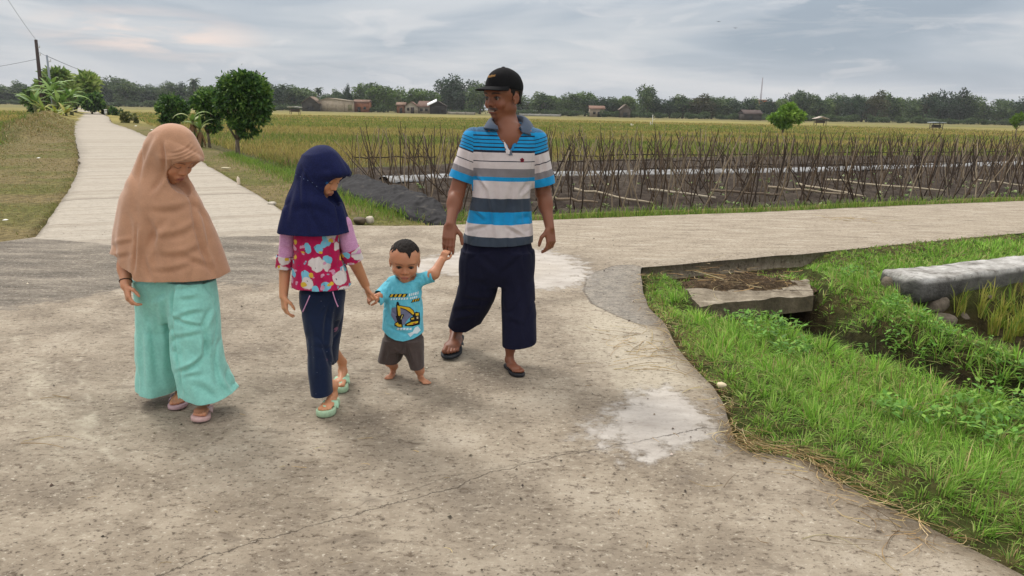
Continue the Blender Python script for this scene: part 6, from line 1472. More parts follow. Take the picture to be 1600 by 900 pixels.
# ---------------------------------------------------------------- the man
def build_man():
    Yc = 4.12; g0 = G(760, 575); root, og = person('man in striped blue and white polo shirt and black cap looking aside while walking', (g0[0], 4.1, 0))
    W_ = lambda a, b_, dy=0: w(a, b_, Yc+dy)
    hc = W_(786, 150.5, -.01); HR = Rm(-42, 5, 0); hh = .243
    S = Sculpt((-.50, 3.72, -.01), (.36, 4.58, 1.78), .0033)
    P = head(S, hc, HR, hh, smile=.9, eo=.88, nose=1.15)
    S.cap(P(0, .06, .12), W_(797, 208), .053, .064, .03); S.cap(P(0, -.02, .08), W_(795, 215, -.05), .045, .05, .03)
    trs = [(197, 772, 822, .070), (206, 750, 840, .088), (216, 738, 845, .103), (230, 735, 845, .116), (252, 738, 841, .126), (275, 741, 835, .126), (300, 738, 829, .121), (330, 733, 829, .122), (360, 726, 831.5, .130), (395, 720, 834, .137)]
    R0 = prow(trs, Yc); S.prof([r_ for r_ in shrink(R0, .022)], .03); S.ell(W_(796, 216, -.050), (.062, .056, .085), None, .04)
    # collar bones
    for s_ in (-1, 1): S.cap(W_(797+s_*6, 214, -.085), W_(797+s_*32, 206, -.05), .010, .010, .02)
    # legs under the trousers (slim) and ankles
    foh, fot = G(792.5, 573), G(812, 590); boh, bot_ = w(716, 527, 4.42), G(703, 560, .012)
    an_f = np.array([foh[0]+.016, foh[1]-.035, .13]); an_b = boh+np.array([.0, .0, .075])
    S.cap(W_(755, 400), W_(742, 465, .03), .065, .05, .02); S.cap(W_(742, 465, .03), an_b+np.array([.01, .01, .05]), .048, .036, .02)
    S.cap(W_(808, 400), W_(809, 462, -.02), .060, .046, .02); S.cap(W_(809, 462, -.02), W_(802, 510, -.02), .046, .040, .02); S.cap(W_(803, 505, -.02), W_(803, 536, -.03), .034, .027, .02); S.cap(W_(803, 536, -.03), an_f, .028, .029, .02)
    foot_shape(S, foh+np.array([0, 0, .022]), fot+np.array([0, 0, .022]), an_f, -1, rleg=.029, wide=.98)
    upb = np.cross((bot_-boh), np.array([-1., .3, 0])); upb = upb if upb[2] > 0 else -upb
    foot_shape(S, boh+np.array([0, -.006, .022]), bot_+np.array([0, -.006, .020]), an_b, 1, up=upb, rleg=.034, wide=.98)
    # arms
    shL, elL, wrL = W_(736, 222), W_(713, 304, -.03), w(704, 350, 3.96)
    S.cap(shL, elL, .052, .042, .02); S.cap(elL, wrL, .041, .0255, .02, flat=((.0, .3, .95), .92)); S.ell(elL*.68+wrL*.32, (.042, .041, .06), None, .02)
    shR, elR, wrR = W_(841, 224), W_(849, 302, .05), W_(859, 356, -.05)
    S.cap(shR, elR, .052, .042, .02); S.cap(elR, wrR, .041, .0255, .02); S.ell(elR*.68+wrR*.32, (.040, .042, .06), None, .02)
    hL = hand(S, wrL, w(699, 394, 3.90)-wrL, (.15, 1, -.1), .180, 1, curl=(.10, .12, .2, .3), thumb=.15, spread=.02, fr=.0088)
    hR = hand(S, wrR, W_(863, 400, -.09)-wrR, (-.75, .65, 0), .172, -1, curl=(.42, .55, .62, .66), thumb=.5, fr=.0088)
    base = srgb(128, 80, 58)
    def paint(V):
        c_ = face_paint(V, hc, HR, hh, base, dict(brow=.9, hair=(.012, .010, .009), lip=srgb(122, 72, 62), stache=1.0))
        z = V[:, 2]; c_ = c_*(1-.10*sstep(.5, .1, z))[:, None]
        return c_
    body_emit(S, root, og, paint)
    eyes(P, HR, hh, root, og, look=(-14, 2), iris=42)
    # teeth line of the smile
    m = Mesh(); m.box(P(-.0, -.388, .2115), (.070*hh, .010*hh, .011*hh), HR, col=(.62, .58, .50)); m.build('teeth', M_EYE, root, False, og)
    # hair below the cap
    S = Sculpt(hc-.17, hc+.17, .003)
    S.ell(P(0, .06, .64), np.array([.372, .445, .385])*hh, HR, .01); S.ell(P(0, .16, .36), np.array([.30, .30, .26])*hh, HR, .05*hh)
    def hc_cut(V):
        L = ((V-hc) @ HR)/hh; x, y, z = L[:, 0], L[:, 1], L[:, 2]+.5
        n_ = .02*fnoise(V*70, 2, 3); front = np.where(y < .0, .62+(-y)*.15, np.where(y < .08, .40, .22))  # sideburn then nape
        front = np.interp(y, [-.5, -.14, -.10, -.02, .0, .14, .22, .5], [.80, .74, .52, .42, .62, .60, .34, .30]); return front+n_-z
    b = NB('hair'); hn = b.noise(b.map(b.pos(), (1, 1, .25)), 420, 3, .6); b.bump(hn, .8, .004); M_HAIR = b.done(b.mix(hn, (.006, .005, .005), (.024, .018, .015)), .75, .2)
    globals()['M_HAIR'] = M_HAIR
    cloth('hair', S, M_HAIR, root, og, cuts=(hc_cut,), noise=((60, 60, 30), .002, 1), thick=.002)
    # cap
    S = Sculpt(hc-.20, hc+.20, .0033)
    S.ell(P(0, .055, .70), np.array([.385, .462, .40])*hh, HR, .01); S.ell(P(0, .0, .84), np.array([.30, .36, .26])*hh, HR, .05*hh)
    def capcut(V):
        L = ((V-hc) @ HR)/hh; return (.69-.16*np.clip(L[:, 1]+.25, 0, 1))-(L[:, 2]+.5)
    def cappost(V, N):
        L = ((V-hc) @ HR)/hh; a = np.arctan2(L[:, 0], L[:, 1]-.05); seam = np.abs((a/(math.pi/3)) % 1-.5); return V-N*(.0012*np.exp(-((.5-seam)/.025)**2))[:, None]
    M_CAP = clothmat('black_cotton', lambda b: b.mix(b.noise(b.pos(), 300, 2), srgb(12, 12, 14), srgb(22, 22, 25)), 700, .9, .002, 0)
    cap = cloth('cap', S, M_CAP, root, og, cuts=(capcut,), noise=((16, 16, 16), .0025, 4), thick=.003, post=cappost)
    m = Mesh(); V = []; nu, nv_ = 30, 10
    for i in range(nu+1):
        a = -1.12+2.24*i/nu
        for j in range(nv_+1):
            t = j/nv_; bx = math.sin(a)*(.372+.03*t); by = -math.cos(a)*.42-(t*.40)*max(0, math.cos(a*1.36))**.6+.045; z = .735-.045*t-.055*(bx**2)/.16*(.4+.9*t)
            V.append(P(bx, by, z))
    V = np.array(V); idx = np.arange((nu+1)*(nv_+1)).reshape(nu+1, nv_+1); m.add(V, np.stack([idx[:-1, :-1], idx[1:, :-1], idx[1:, 1:], idx[:-1, 1:]], -1).reshape(-1, 4)); br = m.build('brim', M_CAP, cap, True, og); md = br.modifiers.new('t', 'SOLIDIFY'); md.thickness = .004; md.offset = 0
    m = Mesh(); V_, F_ = rock((0, 0, 0), (.009, .009, .006), 3); m.add(V_+P(0, .05, 1.105), None, F_); m.build('button', M_CAP, cap, True, og)
    cbv = bvh_of(cap); decal('lettering', cbv, [([(763+i*1.6, 120.6-i*.28), (764+i*1.6, 120.4-i*.28), (764.9+i*1.6, (117.6 if i in (0, 3) else 118.6)-i*.28), (763.9+i*1.6, (117.8 if i in (0, 3) else 118.8)-i*.28)], (176, 132, 72), 2) for i in range(7)]+[([(762.6, 121), (774, 119), (774, 119.6), (762.8, 121.6)], (150, 110, 62), 1.5)], root, og, M_COL, .0012, .8)
    # shirt
    S = Sculpt((-.46, 3.85, .70), (.36, 4.40, 1.52), .0036)
    S.prof(R0, .03, e=2.25)
    aL, bL = W_(741, 220), W_(714, 296, -.015); aR, bR = W_(835, 222), W_(853, 303, .02)
    S.cap(aL, bL, .064, .070, .03); S.cap(aR, bR, .063, .067, .03); S.cap(W_(741, 216), W_(797, 203, .02), .048, .055, .04); S.cap(W_(836, 218), W_(797, 203, .02), .046, .055, .04)
    S.ell(P(0, .0, .0), (.075, .08, .075), HR, .02, 'sub') if False else None
    neckc = W_(795, 199, -.01); S.ell(neckc+np.array([0, -.01, .03]), (.070, .080, .045), None, .01, 'sub')
    def pl_cut(a, b_, f0):
        ax_ = (b_-a)/np.linalg.norm(b_-a); q = a+(b_-a)*f0
        return ax_, q
    axL, qL = pl_cut(aL, bL, .80); axR, qR = pl_cut(aR, bR, .82)
    def cutL(V): d = (V-qL)@axL; near = np.linalg.norm(V-qL-np.outer(d, axL), axis=1) < .105; return np.where(near & (V[:, 2] < aL[2]), d, -1)
    def cutR(V): d = (V-qR)@axR; near = (np.linalg.norm(V-qR-np.outer(d, axR), axis=1) < .10) & (V[:, 0] > W_(829, 280)[0]); return np.where(near & (V[:, 2] < aR[2]), d, -1)
    def vcut(V):
        px, py = topx(V); d = -poly_sd(px, py, [(775, 190), (797, 236), (816, 190)])/290; return np.where(V[:, 1] < Yc-.02, d, -1)
    def cutLm(V):
        d = (V-qL)@axL; near = (np.linalg.norm(V-qL-np.outer(d, axL), axis=1) < .105) & (V[:, 0] < W_(739, 280)[0]); return np.where(near, d, -1)
    hem = zcut([(715, 381), (740, 384), (775, 385), (805, 384.5), (835, 383)], Yc-.11)
    def fl(V):
        py = topx(np.stack([np.full(len(V), -.05), np.full(len(V), 4.0), V[:, 2]], -1))[1]; px, _ = topx(V)
        tor = (py+.8*fnoise(V*9, 2, 4)-200)/185
        eL = (V-aL)@axL/np.linalg.norm(qL-aL); eR = (V-aR)@axR/np.linalg.norm(qR-aR)
        tl = .10+.90*eL; tr = .12+.88*eR; sl = np.where(px < 790, tl, tr); msk = np.where(px < 790, 741-px, px-834)/3*(V[:, 2] > w(720, 297, Yc)[2])
        return dict(st=tor, sl=sl, sm=np.clip(msk, 0, 1))
    WH, BL, NV, GR, SLT = srgb(206, 196, 196), srgb(24, 142, 200), srgb(34, 38, 54), srgb(128, 124, 128), srgb(58, 68, 82)
    def shirtcol(b):
        ht = b.mix(b.ss(b.noise(b.map(b.pos(), (1, 1, 1)), 260, 2), .42, .58), srgb(56, 84, 116), srgb(66, 122, 160))
        stops = [(0, (.05, .09, .16)), (.036, BL), (.062, NV), (.071, BL), (.094, NV), (.103, BL), (.127, NV), (.136, BL), (.159, NV), (.168, BL), (.190, NV), (.209, WH), (.279, NV), (.288, WH), (.345, GR), (.416, BL), (.450, WH), (.598, SLT), (.712, BL), (.820, WH), (.925, SLT)]
        t1 = b.ramp(b.attr('st'), stops, True)
        s2 = [(0, BL), (.05, NV), (.065, BL), (.12, NV), (.135, BL), (.19, NV), (.205, BL), (.26, NV), (.275, BL), (.315, NV), (.345, WH), (.525, NV), (.545, WH), (.70, GR), (.83, BL)]
        t2 = b.ramp(b.attr('sl'), s2, True)
        cc_ = b.mix(b.ss(b.attr('sm'), .45, .55), t1, t2); hm_ = b.ss(b.attr('st'), .034, .036, 1, 0)
        return b.mix(hm_, cc_, ht)
    M_SHIRT = clothmat('striped_jersey', shirtcol, 900, .9, .0015)
    def sag(V, N):
        px, py = topx(V); f = .008*fnoise(V*np.array([16, 16, 3.2]), 3, 12)*sstep(1.15, .9, V[:, 2])+.005*fnoise(V*np.array([10, 10, 14]), 2, 13); return V+N*f[:, None]
    LN = [(752, 282, 770, 380, 4, .010, 3), (800, 290, 790, 378, 5, .010, -3), (818, 300, 822, 372, 4, .010), (742, 275, 758, 300, 3, .012), (826, 285, 812, 305, 3, .010), (738, 330, 756, 345, 3, .008), (770, 262, 776, 340, 5, .006), (712, 240, 716, 276, 3, .008), (727, 236, 728, 280, 3, .008), (846, 240, 852, 284, 3, .008), (838, 236, 838, 280, 3, .010), (790, 355, 820, 372, 3, .008), (730, 362, 765, 352, 3, .006)]
    sh = cloth('polo_shirt', S, M_SHIRT, root, og, cuts=(cutLm, cutR, hem, vcut), lines=LN, noise=None, crease=((8, 8, 3.5), .006, 5), post=sag, fl=fl, thick=.003)
    bv = bvh_of(sh)
    decal('placket', bv, [([(774, 194), (777, 193), (799, 234), (801, 243), (795, 243), (793, 236)], (92, 98, 112), 1.2), ([(778, 207), (783, 206), (785, 211), (780, 212)], (66, 74, 92), 1.6), ([(787, 222), (790, 221), (797, 235), (796, 241), (791, 240)], (206, 198, 198), 1.6), ([(812, 200), (815, 203), (802, 234), (798, 236), (797, 233)], (26, 122, 176), 1.2)], root, og, M_COL, .0015)
    decal('emblem', bv, [([(812.5, 248.6), (816, 246.5), (819, 249), (818.2, 253), (814, 253.6)], (124, 26, 44), 1.5), ([(814.4, 249.4), (817, 249), (816.6, 251.6), (814.6, 251.6)], (60, 20, 34), 2.2)], root, og, M_COL, .0012, 1.0)
    decal('button', bv, [([(785.2, 219), (787, 218.4), (787.8, 220), (786.2, 221)], (180, 180, 182), 2.5), ([(788.6, 232.6), (790.4, 232), (791, 233.8), (789.4, 234.4)], (60, 60, 66), 2.5)], root, og, M_COL, .0012, 1.0)
    # collar: stands around the neck and folds outward
    inner = [(776, 199, -.085), (771, 192, -.055), (768, 187, -.01), (776, 182, .055), (795, 181, .085), (813, 182, .05), (818, 187, -.005), (817, 193, -.05), (812, 200, -.08)]
    outer = [(779, 204, -.115), (760, 202, -.085), (757, 200, -.0), (764, 194, .06), (795, 190, .105), (826, 191, .065), (835, 207, -.015), (832, 213, -.055), (815, 208, -.105)]
    I_ = np.array([W_(a, b_, c_) for a, b_, c_ in inner]); O_ = np.array([W_(a, b_, c_) for a, b_, c_ in outer]); n = 60; t = np.linspace(0, 8, n)
    def cr(A_, t):
        i = np.minimum(t.astype(int), 7); f = (t-i)[:, None]; g_ = lambda k: A_[np.clip(k, 0, 8)]; p0, p1, p2, p3 = g_(i-1), g_(i), g_(i+1), g_(i+2); return .5*(2*p1+(p2-p0)*f+(2*p0-5*p1+4*p2-p3)*f**2+(3*p1-p0-3*p2+p3)*f**3)
    I2, O2_ = cr(I_, t), cr(O_, t); V = []; k = 9
    for j in range(k): u = j/(k-1); V.append(I2*(1-u)+O2_*u+np.array([0, 0, 1.])*.014*math.sin(u*math.pi*.9)*(1-.3*u))
    stand = I2+np.array([0, .0, -.03])-(I2-I2.mean(0))*.06; V.insert(0, stand); V = np.stack(V, 0); kk = len(V); idx = np.arange(kk*n).reshape(kk, n); Q_ = np.stack([idx[:-1, :-1], idx[1:, :-1], idx[1:, 1:], idx[:-1, 1:]], -1).reshape(-1, 4)
    M_COLLAR = clothmat('slate_rib', lambda b: b.mix(b.noise(b.pos(), 200, 2), srgb(62, 74, 92), srgb(84, 98, 118)), 700, .9, .002)
    o = emit('collar', V.reshape(-1, 3), Q_, M_COLLAR, root, og, thick=.004)
    # trousers
    S = Sculpt((-.46, 3.80, .05), (.30, 4.55, .95), .0042)
    L1 = [(422, 718, 781, .108, .01), (440, 716, 779.5, .104, .02), (460, 713, 775, .100, .04), (480, 707, 766, .096, .08), (500, 702, 754, .092, .13), (516, 699, 746, .088, .17), (545, 697, 744, .086, .2)]
    L2 = [(422, 783, 834, .106), (450, 783.5, 836, .102), (470, 783, 837, .102, -.01), (500, 784, 838, .10, -.03), (545, 784.5, 840, .098, -.06), (575, 785, 841, .098, -.06)]
    HP = [(372, 727, 828, .108), (385, 724, 831, .112), (405, 720, 834, .112), (425, 722, 832, .102), (445, 734, 818, .07)]
    S.prof(prow(HP, Yc), .02, e=2.3); S.prof(prow([(392, 722, 785, .108, 0)]+L1, Yc), .02, e=2.4); S.prof(prow([(392, 776, 833, .108, 0)]+L2, Yc), .02, e=2.4)
    hemT = zcut([(690, 512), (699, 513), (706, 519), (725, 519), (744, 508), (752, 505), (779, 547), (784, 547), (812, 545), (840, 541.5), (860, 541)], Yc+.02)
    def hT(V):
        x_ = V[:, 0]; left = x_ < w(766, 500, Yc)[0]; zl = np.interp(x_, [w(a, b_, Yc+.08)[0] for a, b_ in ((699, 513), (710, 519), (728, 519), (746, 508))], [w(a, b_, Yc+.08)[2] for a, b_ in ((699, 513), (710, 519), (728, 519), (746, 508))])
        zr = np.interp(x_, [w(a, b_, Yc-.15)[0] for a, b_ in ((784, 547), (812, 546), (840, 542))], [w(a, b_, Yc-.15)[2] for a, b_ in ((784, 547), (812, 546), (840, 542))]); return np.where(left, zl, zr)-V[:, 2]
    M_NAVY = clothmat('navy_twill', lambda b: b.mix(b.noise(b.pos(), 120, 3), srgb(16, 17, 36), srgb(25, 27, 52)), 800, .9, .002, .02)
    LT = [(782, 425, 745, 395, 5, .006), (784, 430, 815, 400, 5, .006), (730, 440, 775, 455, 5, .005, 3), (722, 465, 768, 470, 4, .006, -3), (708, 488, 752, 484, 4, .006, 2), (706, 503, 744, 496, 3, .005), (800, 450, 806, 540, 6, .005), (822, 470, 826, 538, 5, .005), (790, 500, 822, 512, 4, .003), (812, 410, 818, 500, 6, .004), (725, 395, 722, 450, 4, .004), (834, 480, 828, 500, 3, .004)]
    cloth('trousers', S, M_NAVY, root, og, cuts=(hT,), lines=LT, noise=((7, 7, 3.5), .006, 6), crease=((6, 6, 4), .006, 3), thick=.004)
    sandal('flip_flop', root, og, foh+np.array([0, 0, .021]), fot+np.array([0, 0, .021]), (0, 0, 1), -1, (34, 34, 38), (42, 40, 42), .018, wide=.98)
    sandal('flip_flop', root, og, boh+np.array([0, -.006, .02]), bot_+np.array([0, -.006, .018]), upb, 1, (32, 36, 42), (56, 66, 74), .018, wide=.98)
    return root
MAN = build_man()
# ---------------------------------------------------------------- girls and toddler
def hood(S, hc, HR, h, r_=(.47, .56, .55), up=.06, back=.02, brim=.56, bz=.80, open_=(.262, .30, .375), oc=(0, -.42, .375), k=.03):
    P = lambda x, y, z: np.array(hc)+HR @ (np.array([x, y, z-.5])*h)
    S.ell(P(0, back, .5+up), np.array(r_)*h, HR, k)
    pts = [P(-.38, -.12, .55), P(-.335, -.32, .66), P(-.20, -brim+.06, bz-.03), P(0, -brim, bz), P(.20, -brim+.06, bz-.03), P(.335, -.32, .66), P(.38, -.12, .55)]
    for a, b_ in zip(pts[:-1], pts[1:]): S.cap(a, b_, .030*h, .030*h, .12*h)
    S.ell(P(0, -.28, .80), np.array([.31, .29, .19])*h, HR, .10*h)
    return P
def carve(S, P, HR, h, open_, oc):
    S.ell(P(*oc), np.array(open_)*h, HR, .02*h, 'sub'); S.ell(P(oc[0], oc[1]-.18, oc[2]+.04), np.array(open_)*h*np.array([.96, 1, .86]), HR, .02*h, 'sub')
def build_beige_girl():
    Yc = 3.37; root, og = person('girl in long beige hijab and mint trousers looking down', (G(290, 655)[0], Yc, 0)); W_ = lambda a, b_, dy=0: w(a, b_, Yc+dy)
    h = .222; hc = W_(270, 243, -.015); HR = Rm(65, 32, 2); base = srgb(192, 136, 104)
    S = Sculpt((-1.90, 3.05, -.01), (-1.20, 3.75, 1.42), .0033)
    P = head(S, hc, HR, h, child=.7, ears=False, nose=.95, lipk=1.1, closed=True)
    S.cap(P(0, .06, .12), W_(262, 305, .03), .045, .05, .03); S.prof(prow([(300, 225, 290, .06, .03), (330, 225, 295, .07, .03), (400, 235, 295, .07, .02), (455, 240, 300, .07, .02)], Yc), .03)
    ft, fh = G(311, 662), None; ft = ft+np.array([0, 0, .03]); fh = ft+np.array([-.035, .185, -.012]); bt = G(277, 642)+np.array([0, 0, .026]); bh = bt+np.array([-.055, .18, 0])
    af, ab = fh+np.array([0, -.03, .085]), bh+np.array([0, -.03, .085])
    S.cap(W_(296, 450), W_(306, 560, -.04), .045, .04, .02); S.cap(W_(306, 560, -.04), af, .04, .029, .02); S.cap(W_(246, 450, .03), W_(252, 560, .04), .045, .04, .02); S.cap(W_(252, 560, .04), ab, .04, .029, .02)
    foot_shape(S, fh, ft, af, -1, rleg=.030); foot_shape(S, bh, bt, ab, 1, rleg=.030)
    sh, el, wr = W_(214, 312, .02), W_(196, 392, .0), W_(196.5, 446, -.11)
    S.cap(sh, el, .040, .034, .02); S.cap(el, wr, .036, .023, .02); S.ell(el*.5+wr*.5, (.034, .033, .05), None, .02)
    hand(S, wr, W_(206, 490, -.17)-wr, (.75, .65, .1), .138, 1, curl=(.35, .5, .55, .6), thumb=.55, fr=.0085)
    body_emit(S, root, og, lambda V: face_paint(V, hc, HR, h, base, dict(brow=.6, hair=(.03, .02, .015), lip=srgb(150, 84, 76), closed=True)))
    # face opened by the hood
    S = Sculpt((-1.90, 3.00, .66), (-1.17, 3.72, 1.43), .0038)
    rows = prow([(212, 240, 284, .075, .03), (222, 231, 290, .095, .035), (235, 222, 291, .105, .04), (250, 216, 286, .112, .04), (268, 208, 284, .118, .035), (282, 202, 291, .125, .02), (296, 199, 300, .130, .005), (310, 195, 309, .134), (325, 192, 316, .138), (343, 188, 324, .142), (372, 182, 336, .148), (400, 180, 345, .155), (430, 178, 352, .165), (465, 176, 361, .175)], Yc)
    def fold(x, y, z, xc, yc):
        a = np.arctan2(x-xc, yc-y); d = np.clip((1.18-z)/.45, 0, 1); sd_ = .35+.65*np.abs(np.cos(a)); return d*sd_*(.024*np.sin(a*5+2.2*z*6+.5)+.020*np.sin(a*9-z*11+1.3)+.013*np.sin(a*15+z*5))
    S.prof(rows, .03, e=2.1, fold=fold)
    S.cap(W_(212, 318, .01), W_(193, 405, .01), .052, .053, .05); S.cap(W_(193, 405, .01), W_(197, 455, -.01), .053, .052, .03)
    S.cap(W_(300, 325, 0), W_(340, 425, .02), .03, .045, .05)
    Ph = hood(S, hc, HR, h, r_=(.46, .53, .56), up=.085, back=.03, k=.035)
    S.ell(Ph(0, -.12, .02), (.07, .085, .05), HR, .05)
    carve(S, Ph, HR, h, (.34, .39, .41), (.02, -.47, .385))
    hem = zcut([(165, 404), (172, 407), (184, 421), (206, 427), (210, 437), (226, 444), (255, 447), (284, 446), (305, 448), (322, 445), (338, 437), (345, 431), (352, 428), (362, 421), (375, 418)], Yc-.15)
    LN = [(252, 222, 256, 272, 3.5, .012, 2), (241, 208, 214, 285, 5, .006, -4), (256, 272, 236, 300, 5, .010), (262, 280, 300, 305, 5, .012, 3), (300, 305, 333, 432, 4, .013, -6), (285, 292, 322, 345, 4, .008), (214, 352, 208, 428, 3.5, .014), (228, 340, 240, 395, 6, .009, 5), (235, 330, 300, 320, 6, .007, -6), (240, 372, 310, 352, 6, .008, -8), (246, 400, 318, 386, 6, .008, -8), (236, 425, 300, 414, 5, .006, -5), (222, 400, 236, 440, 5, .009), (280, 400, 330, 420, 5, .007), (262, 340, 222, 410, 6, .008, -6), (196, 330, 200, 400, 6, .008, 6), (180, 385, 206, 378, 4, .006), (178, 405, 205, 398, 4, .006), (263, 257, 311, 240, 1.6, .0035, -3), (262, 252, 309, 234, 1.6, .0035, -4), (263, 246, 305, 228, 1.6, .0035, -5), (266, 239, 300, 223, 1.7, .0035, -5), (261, 260, 312, 244, 1.4, .003, -2)]
    M_BEIGE = clothmat('beige_crepe', lambda b: b.mix(b.ss(b.noise(b.map(b.pos(), (1, 1, 1)), 500, 3), .4, .6), srgb(178, 134, 106), srgb(192, 148, 119)), 1000, .9, .0018, .3)
    cloth('hijab', S, M_BEIGE, root, og, cuts=(hem,), lines=LN, noise=((6, 6, 3), .007, 9), crease=((6, 6, 3.2), .007, 4), thick=.0025, rel=1)
    # trousers, wide as a skirt
    S = Sculpt((-1.86, 2.98, .02), (-1.14, 3.80, .80), .0042)
    def fold2(x, y, z, xc, yc):
        a = np.arctan2(x-xc, yc-y); d = np.clip((.72-z)/.6, 0, 1); return d*(.35+.65*np.abs(np.cos(a)))*(.032*np.sin(a*6+1.2)+.022*np.sin(a*11+z*4))
    S.prof(prow([(425, 218, 325, .105), (450, 216, 328, .11), (480, 222, 320, .09), (500, 235, 305, .06)], Yc), .02, e=2.2)
    S.prof(prow([(436, 210, 290, .12, .02), (480, 213, 286, .12, .045), (535, 216, 285, .125, .06), (582, 217, 285, .13, .07), (610, 218, 287, .135, .075), (650, 218, 290, .14, .08)], Yc), .015, fold=fold2)
    S.prof(prow([(436, 262, 336, .115, -.02), (480, 265, 340, .115, -.04), (535, 269, 346, .12, -.05), (575, 275, 352, .125, -.06), (600, 281, 362, .135, -.06), (620, 285, 373, .14, -.06), (660, 286, 384, .145, -.06)], Yc), .012, fold=fold2)
    zl_ = [w(a, b_, Yc-.04) for a, b_ in ((205, 617), (214, 618.5), (235, 620), (255, 620), (272, 617), (285, 612))]; zr_ = [w(a, b_, Yc-.19) for a, b_ in ((282, 627), (290, 629), (310, 632), (332, 632), (350, 627), (364, 622), (374, 616), (385, 608))]
    def hT(V):
        px, _ = topx(V); a = np.interp(V[:, 0], [q[0] for q in zl_], [q[2] for q in zl_]); b_ = np.interp(V[:, 0], [q[0] for q in zr_], [q[2] for q in zr_]); return np.where((px < 286) & (V[:, 1] > 3.28) | (px < 279), a, b_)-V[:, 2]
    LT = [(270, 450, 267, 500, 3, .016), (267, 500, 279, 582, 3, .016), (279, 582, 284, 617, 3, .012), (268, 505, 320, 488, 4, .008, 4), (266, 495, 316, 510, 3.5, .008, -4), (270, 530, 318, 522, 4, .006), (276, 583, 320, 556, 4, .013, -5), (320, 556, 322, 530, 4, .008), (284, 590, 318, 586, 4, .006), (318, 505, 322, 560, 4, .010, 2), (330, 480, 314, 515, 4, .009), (224, 470, 246, 600, 6, .009, 4), (238, 460, 252, 560, 5, .008), (218, 500, 222, 610, 6, .008), (275, 455, 310, 450, 4, .007, 3), (280, 470, 312, 466, 4, .006), (330, 540, 345, 620, 6, .010), (342, 570, 366, 612, 6, .010), (300, 600, 340, 628, 6, .008, 4), (345, 600, 358, 622, 4, .008), (262, 455, 232, 470, 5, .006)]
    M_MINT = clothmat('mint_linen', lambda b: b.mix(b.ss(b.noise(b.pos(), 90, 4), .35, .65), srgb(140, 206, 194), srgb(148, 214, 202)), 700, .85, .003, .2)
    cloth('trousers', S, M_MINT, root, og, cuts=(hT,), lines=LT, noise=((8, 8, 4), .006, 5), crease=((7, 7, 5), .007, 8), thick=.003)
    # purple leggings at the ankle
    S = Sculpt(af-.12, af+.16, .004); S.cap(af+np.array([0, -.005, .005]), af+np.array([.005, .0, .15]), .037, .043, .01)
    M_PURP = clothmat('purple_knit', lambda b: b.mix(b.noise(b.pos(), 200), srgb(70, 20, 84), srgb(92, 34, 106)), 800); cloth('leggings', S, M_PURP, root, og, noise=((20, 20, 60), .003, 2), thick=.0)
    sandal('sandal', root, og, fh, ft, (0, 0, 1), -1, (204, 170, 166), (226, 196, 198), .022, strap_r=.0075, fat=1.08); sandal('sandal', root, og, bh, bt, (0, 0, 1), 1, (196, 164, 170), (204, 176, 190), .020, strap=((.62, .06), (.40, .035)), fat=1.08)
    m = Mesh(); a_ = Vector(wr+(el-wr)*.12); dv = Vector(el-wr).normalized(); u = dv.orthogonal().normalized(); v_ = dv.cross(u); m.tube([a_+(u*math.cos(t)+v_*math.sin(t))*.0262 for t in np.linspace(0, 2*math.pi, 25)], [.0022]*25, 6, col=srgb(24, 20, 20)); m.build('bracelet', M_COL, root, True, og)
    return root
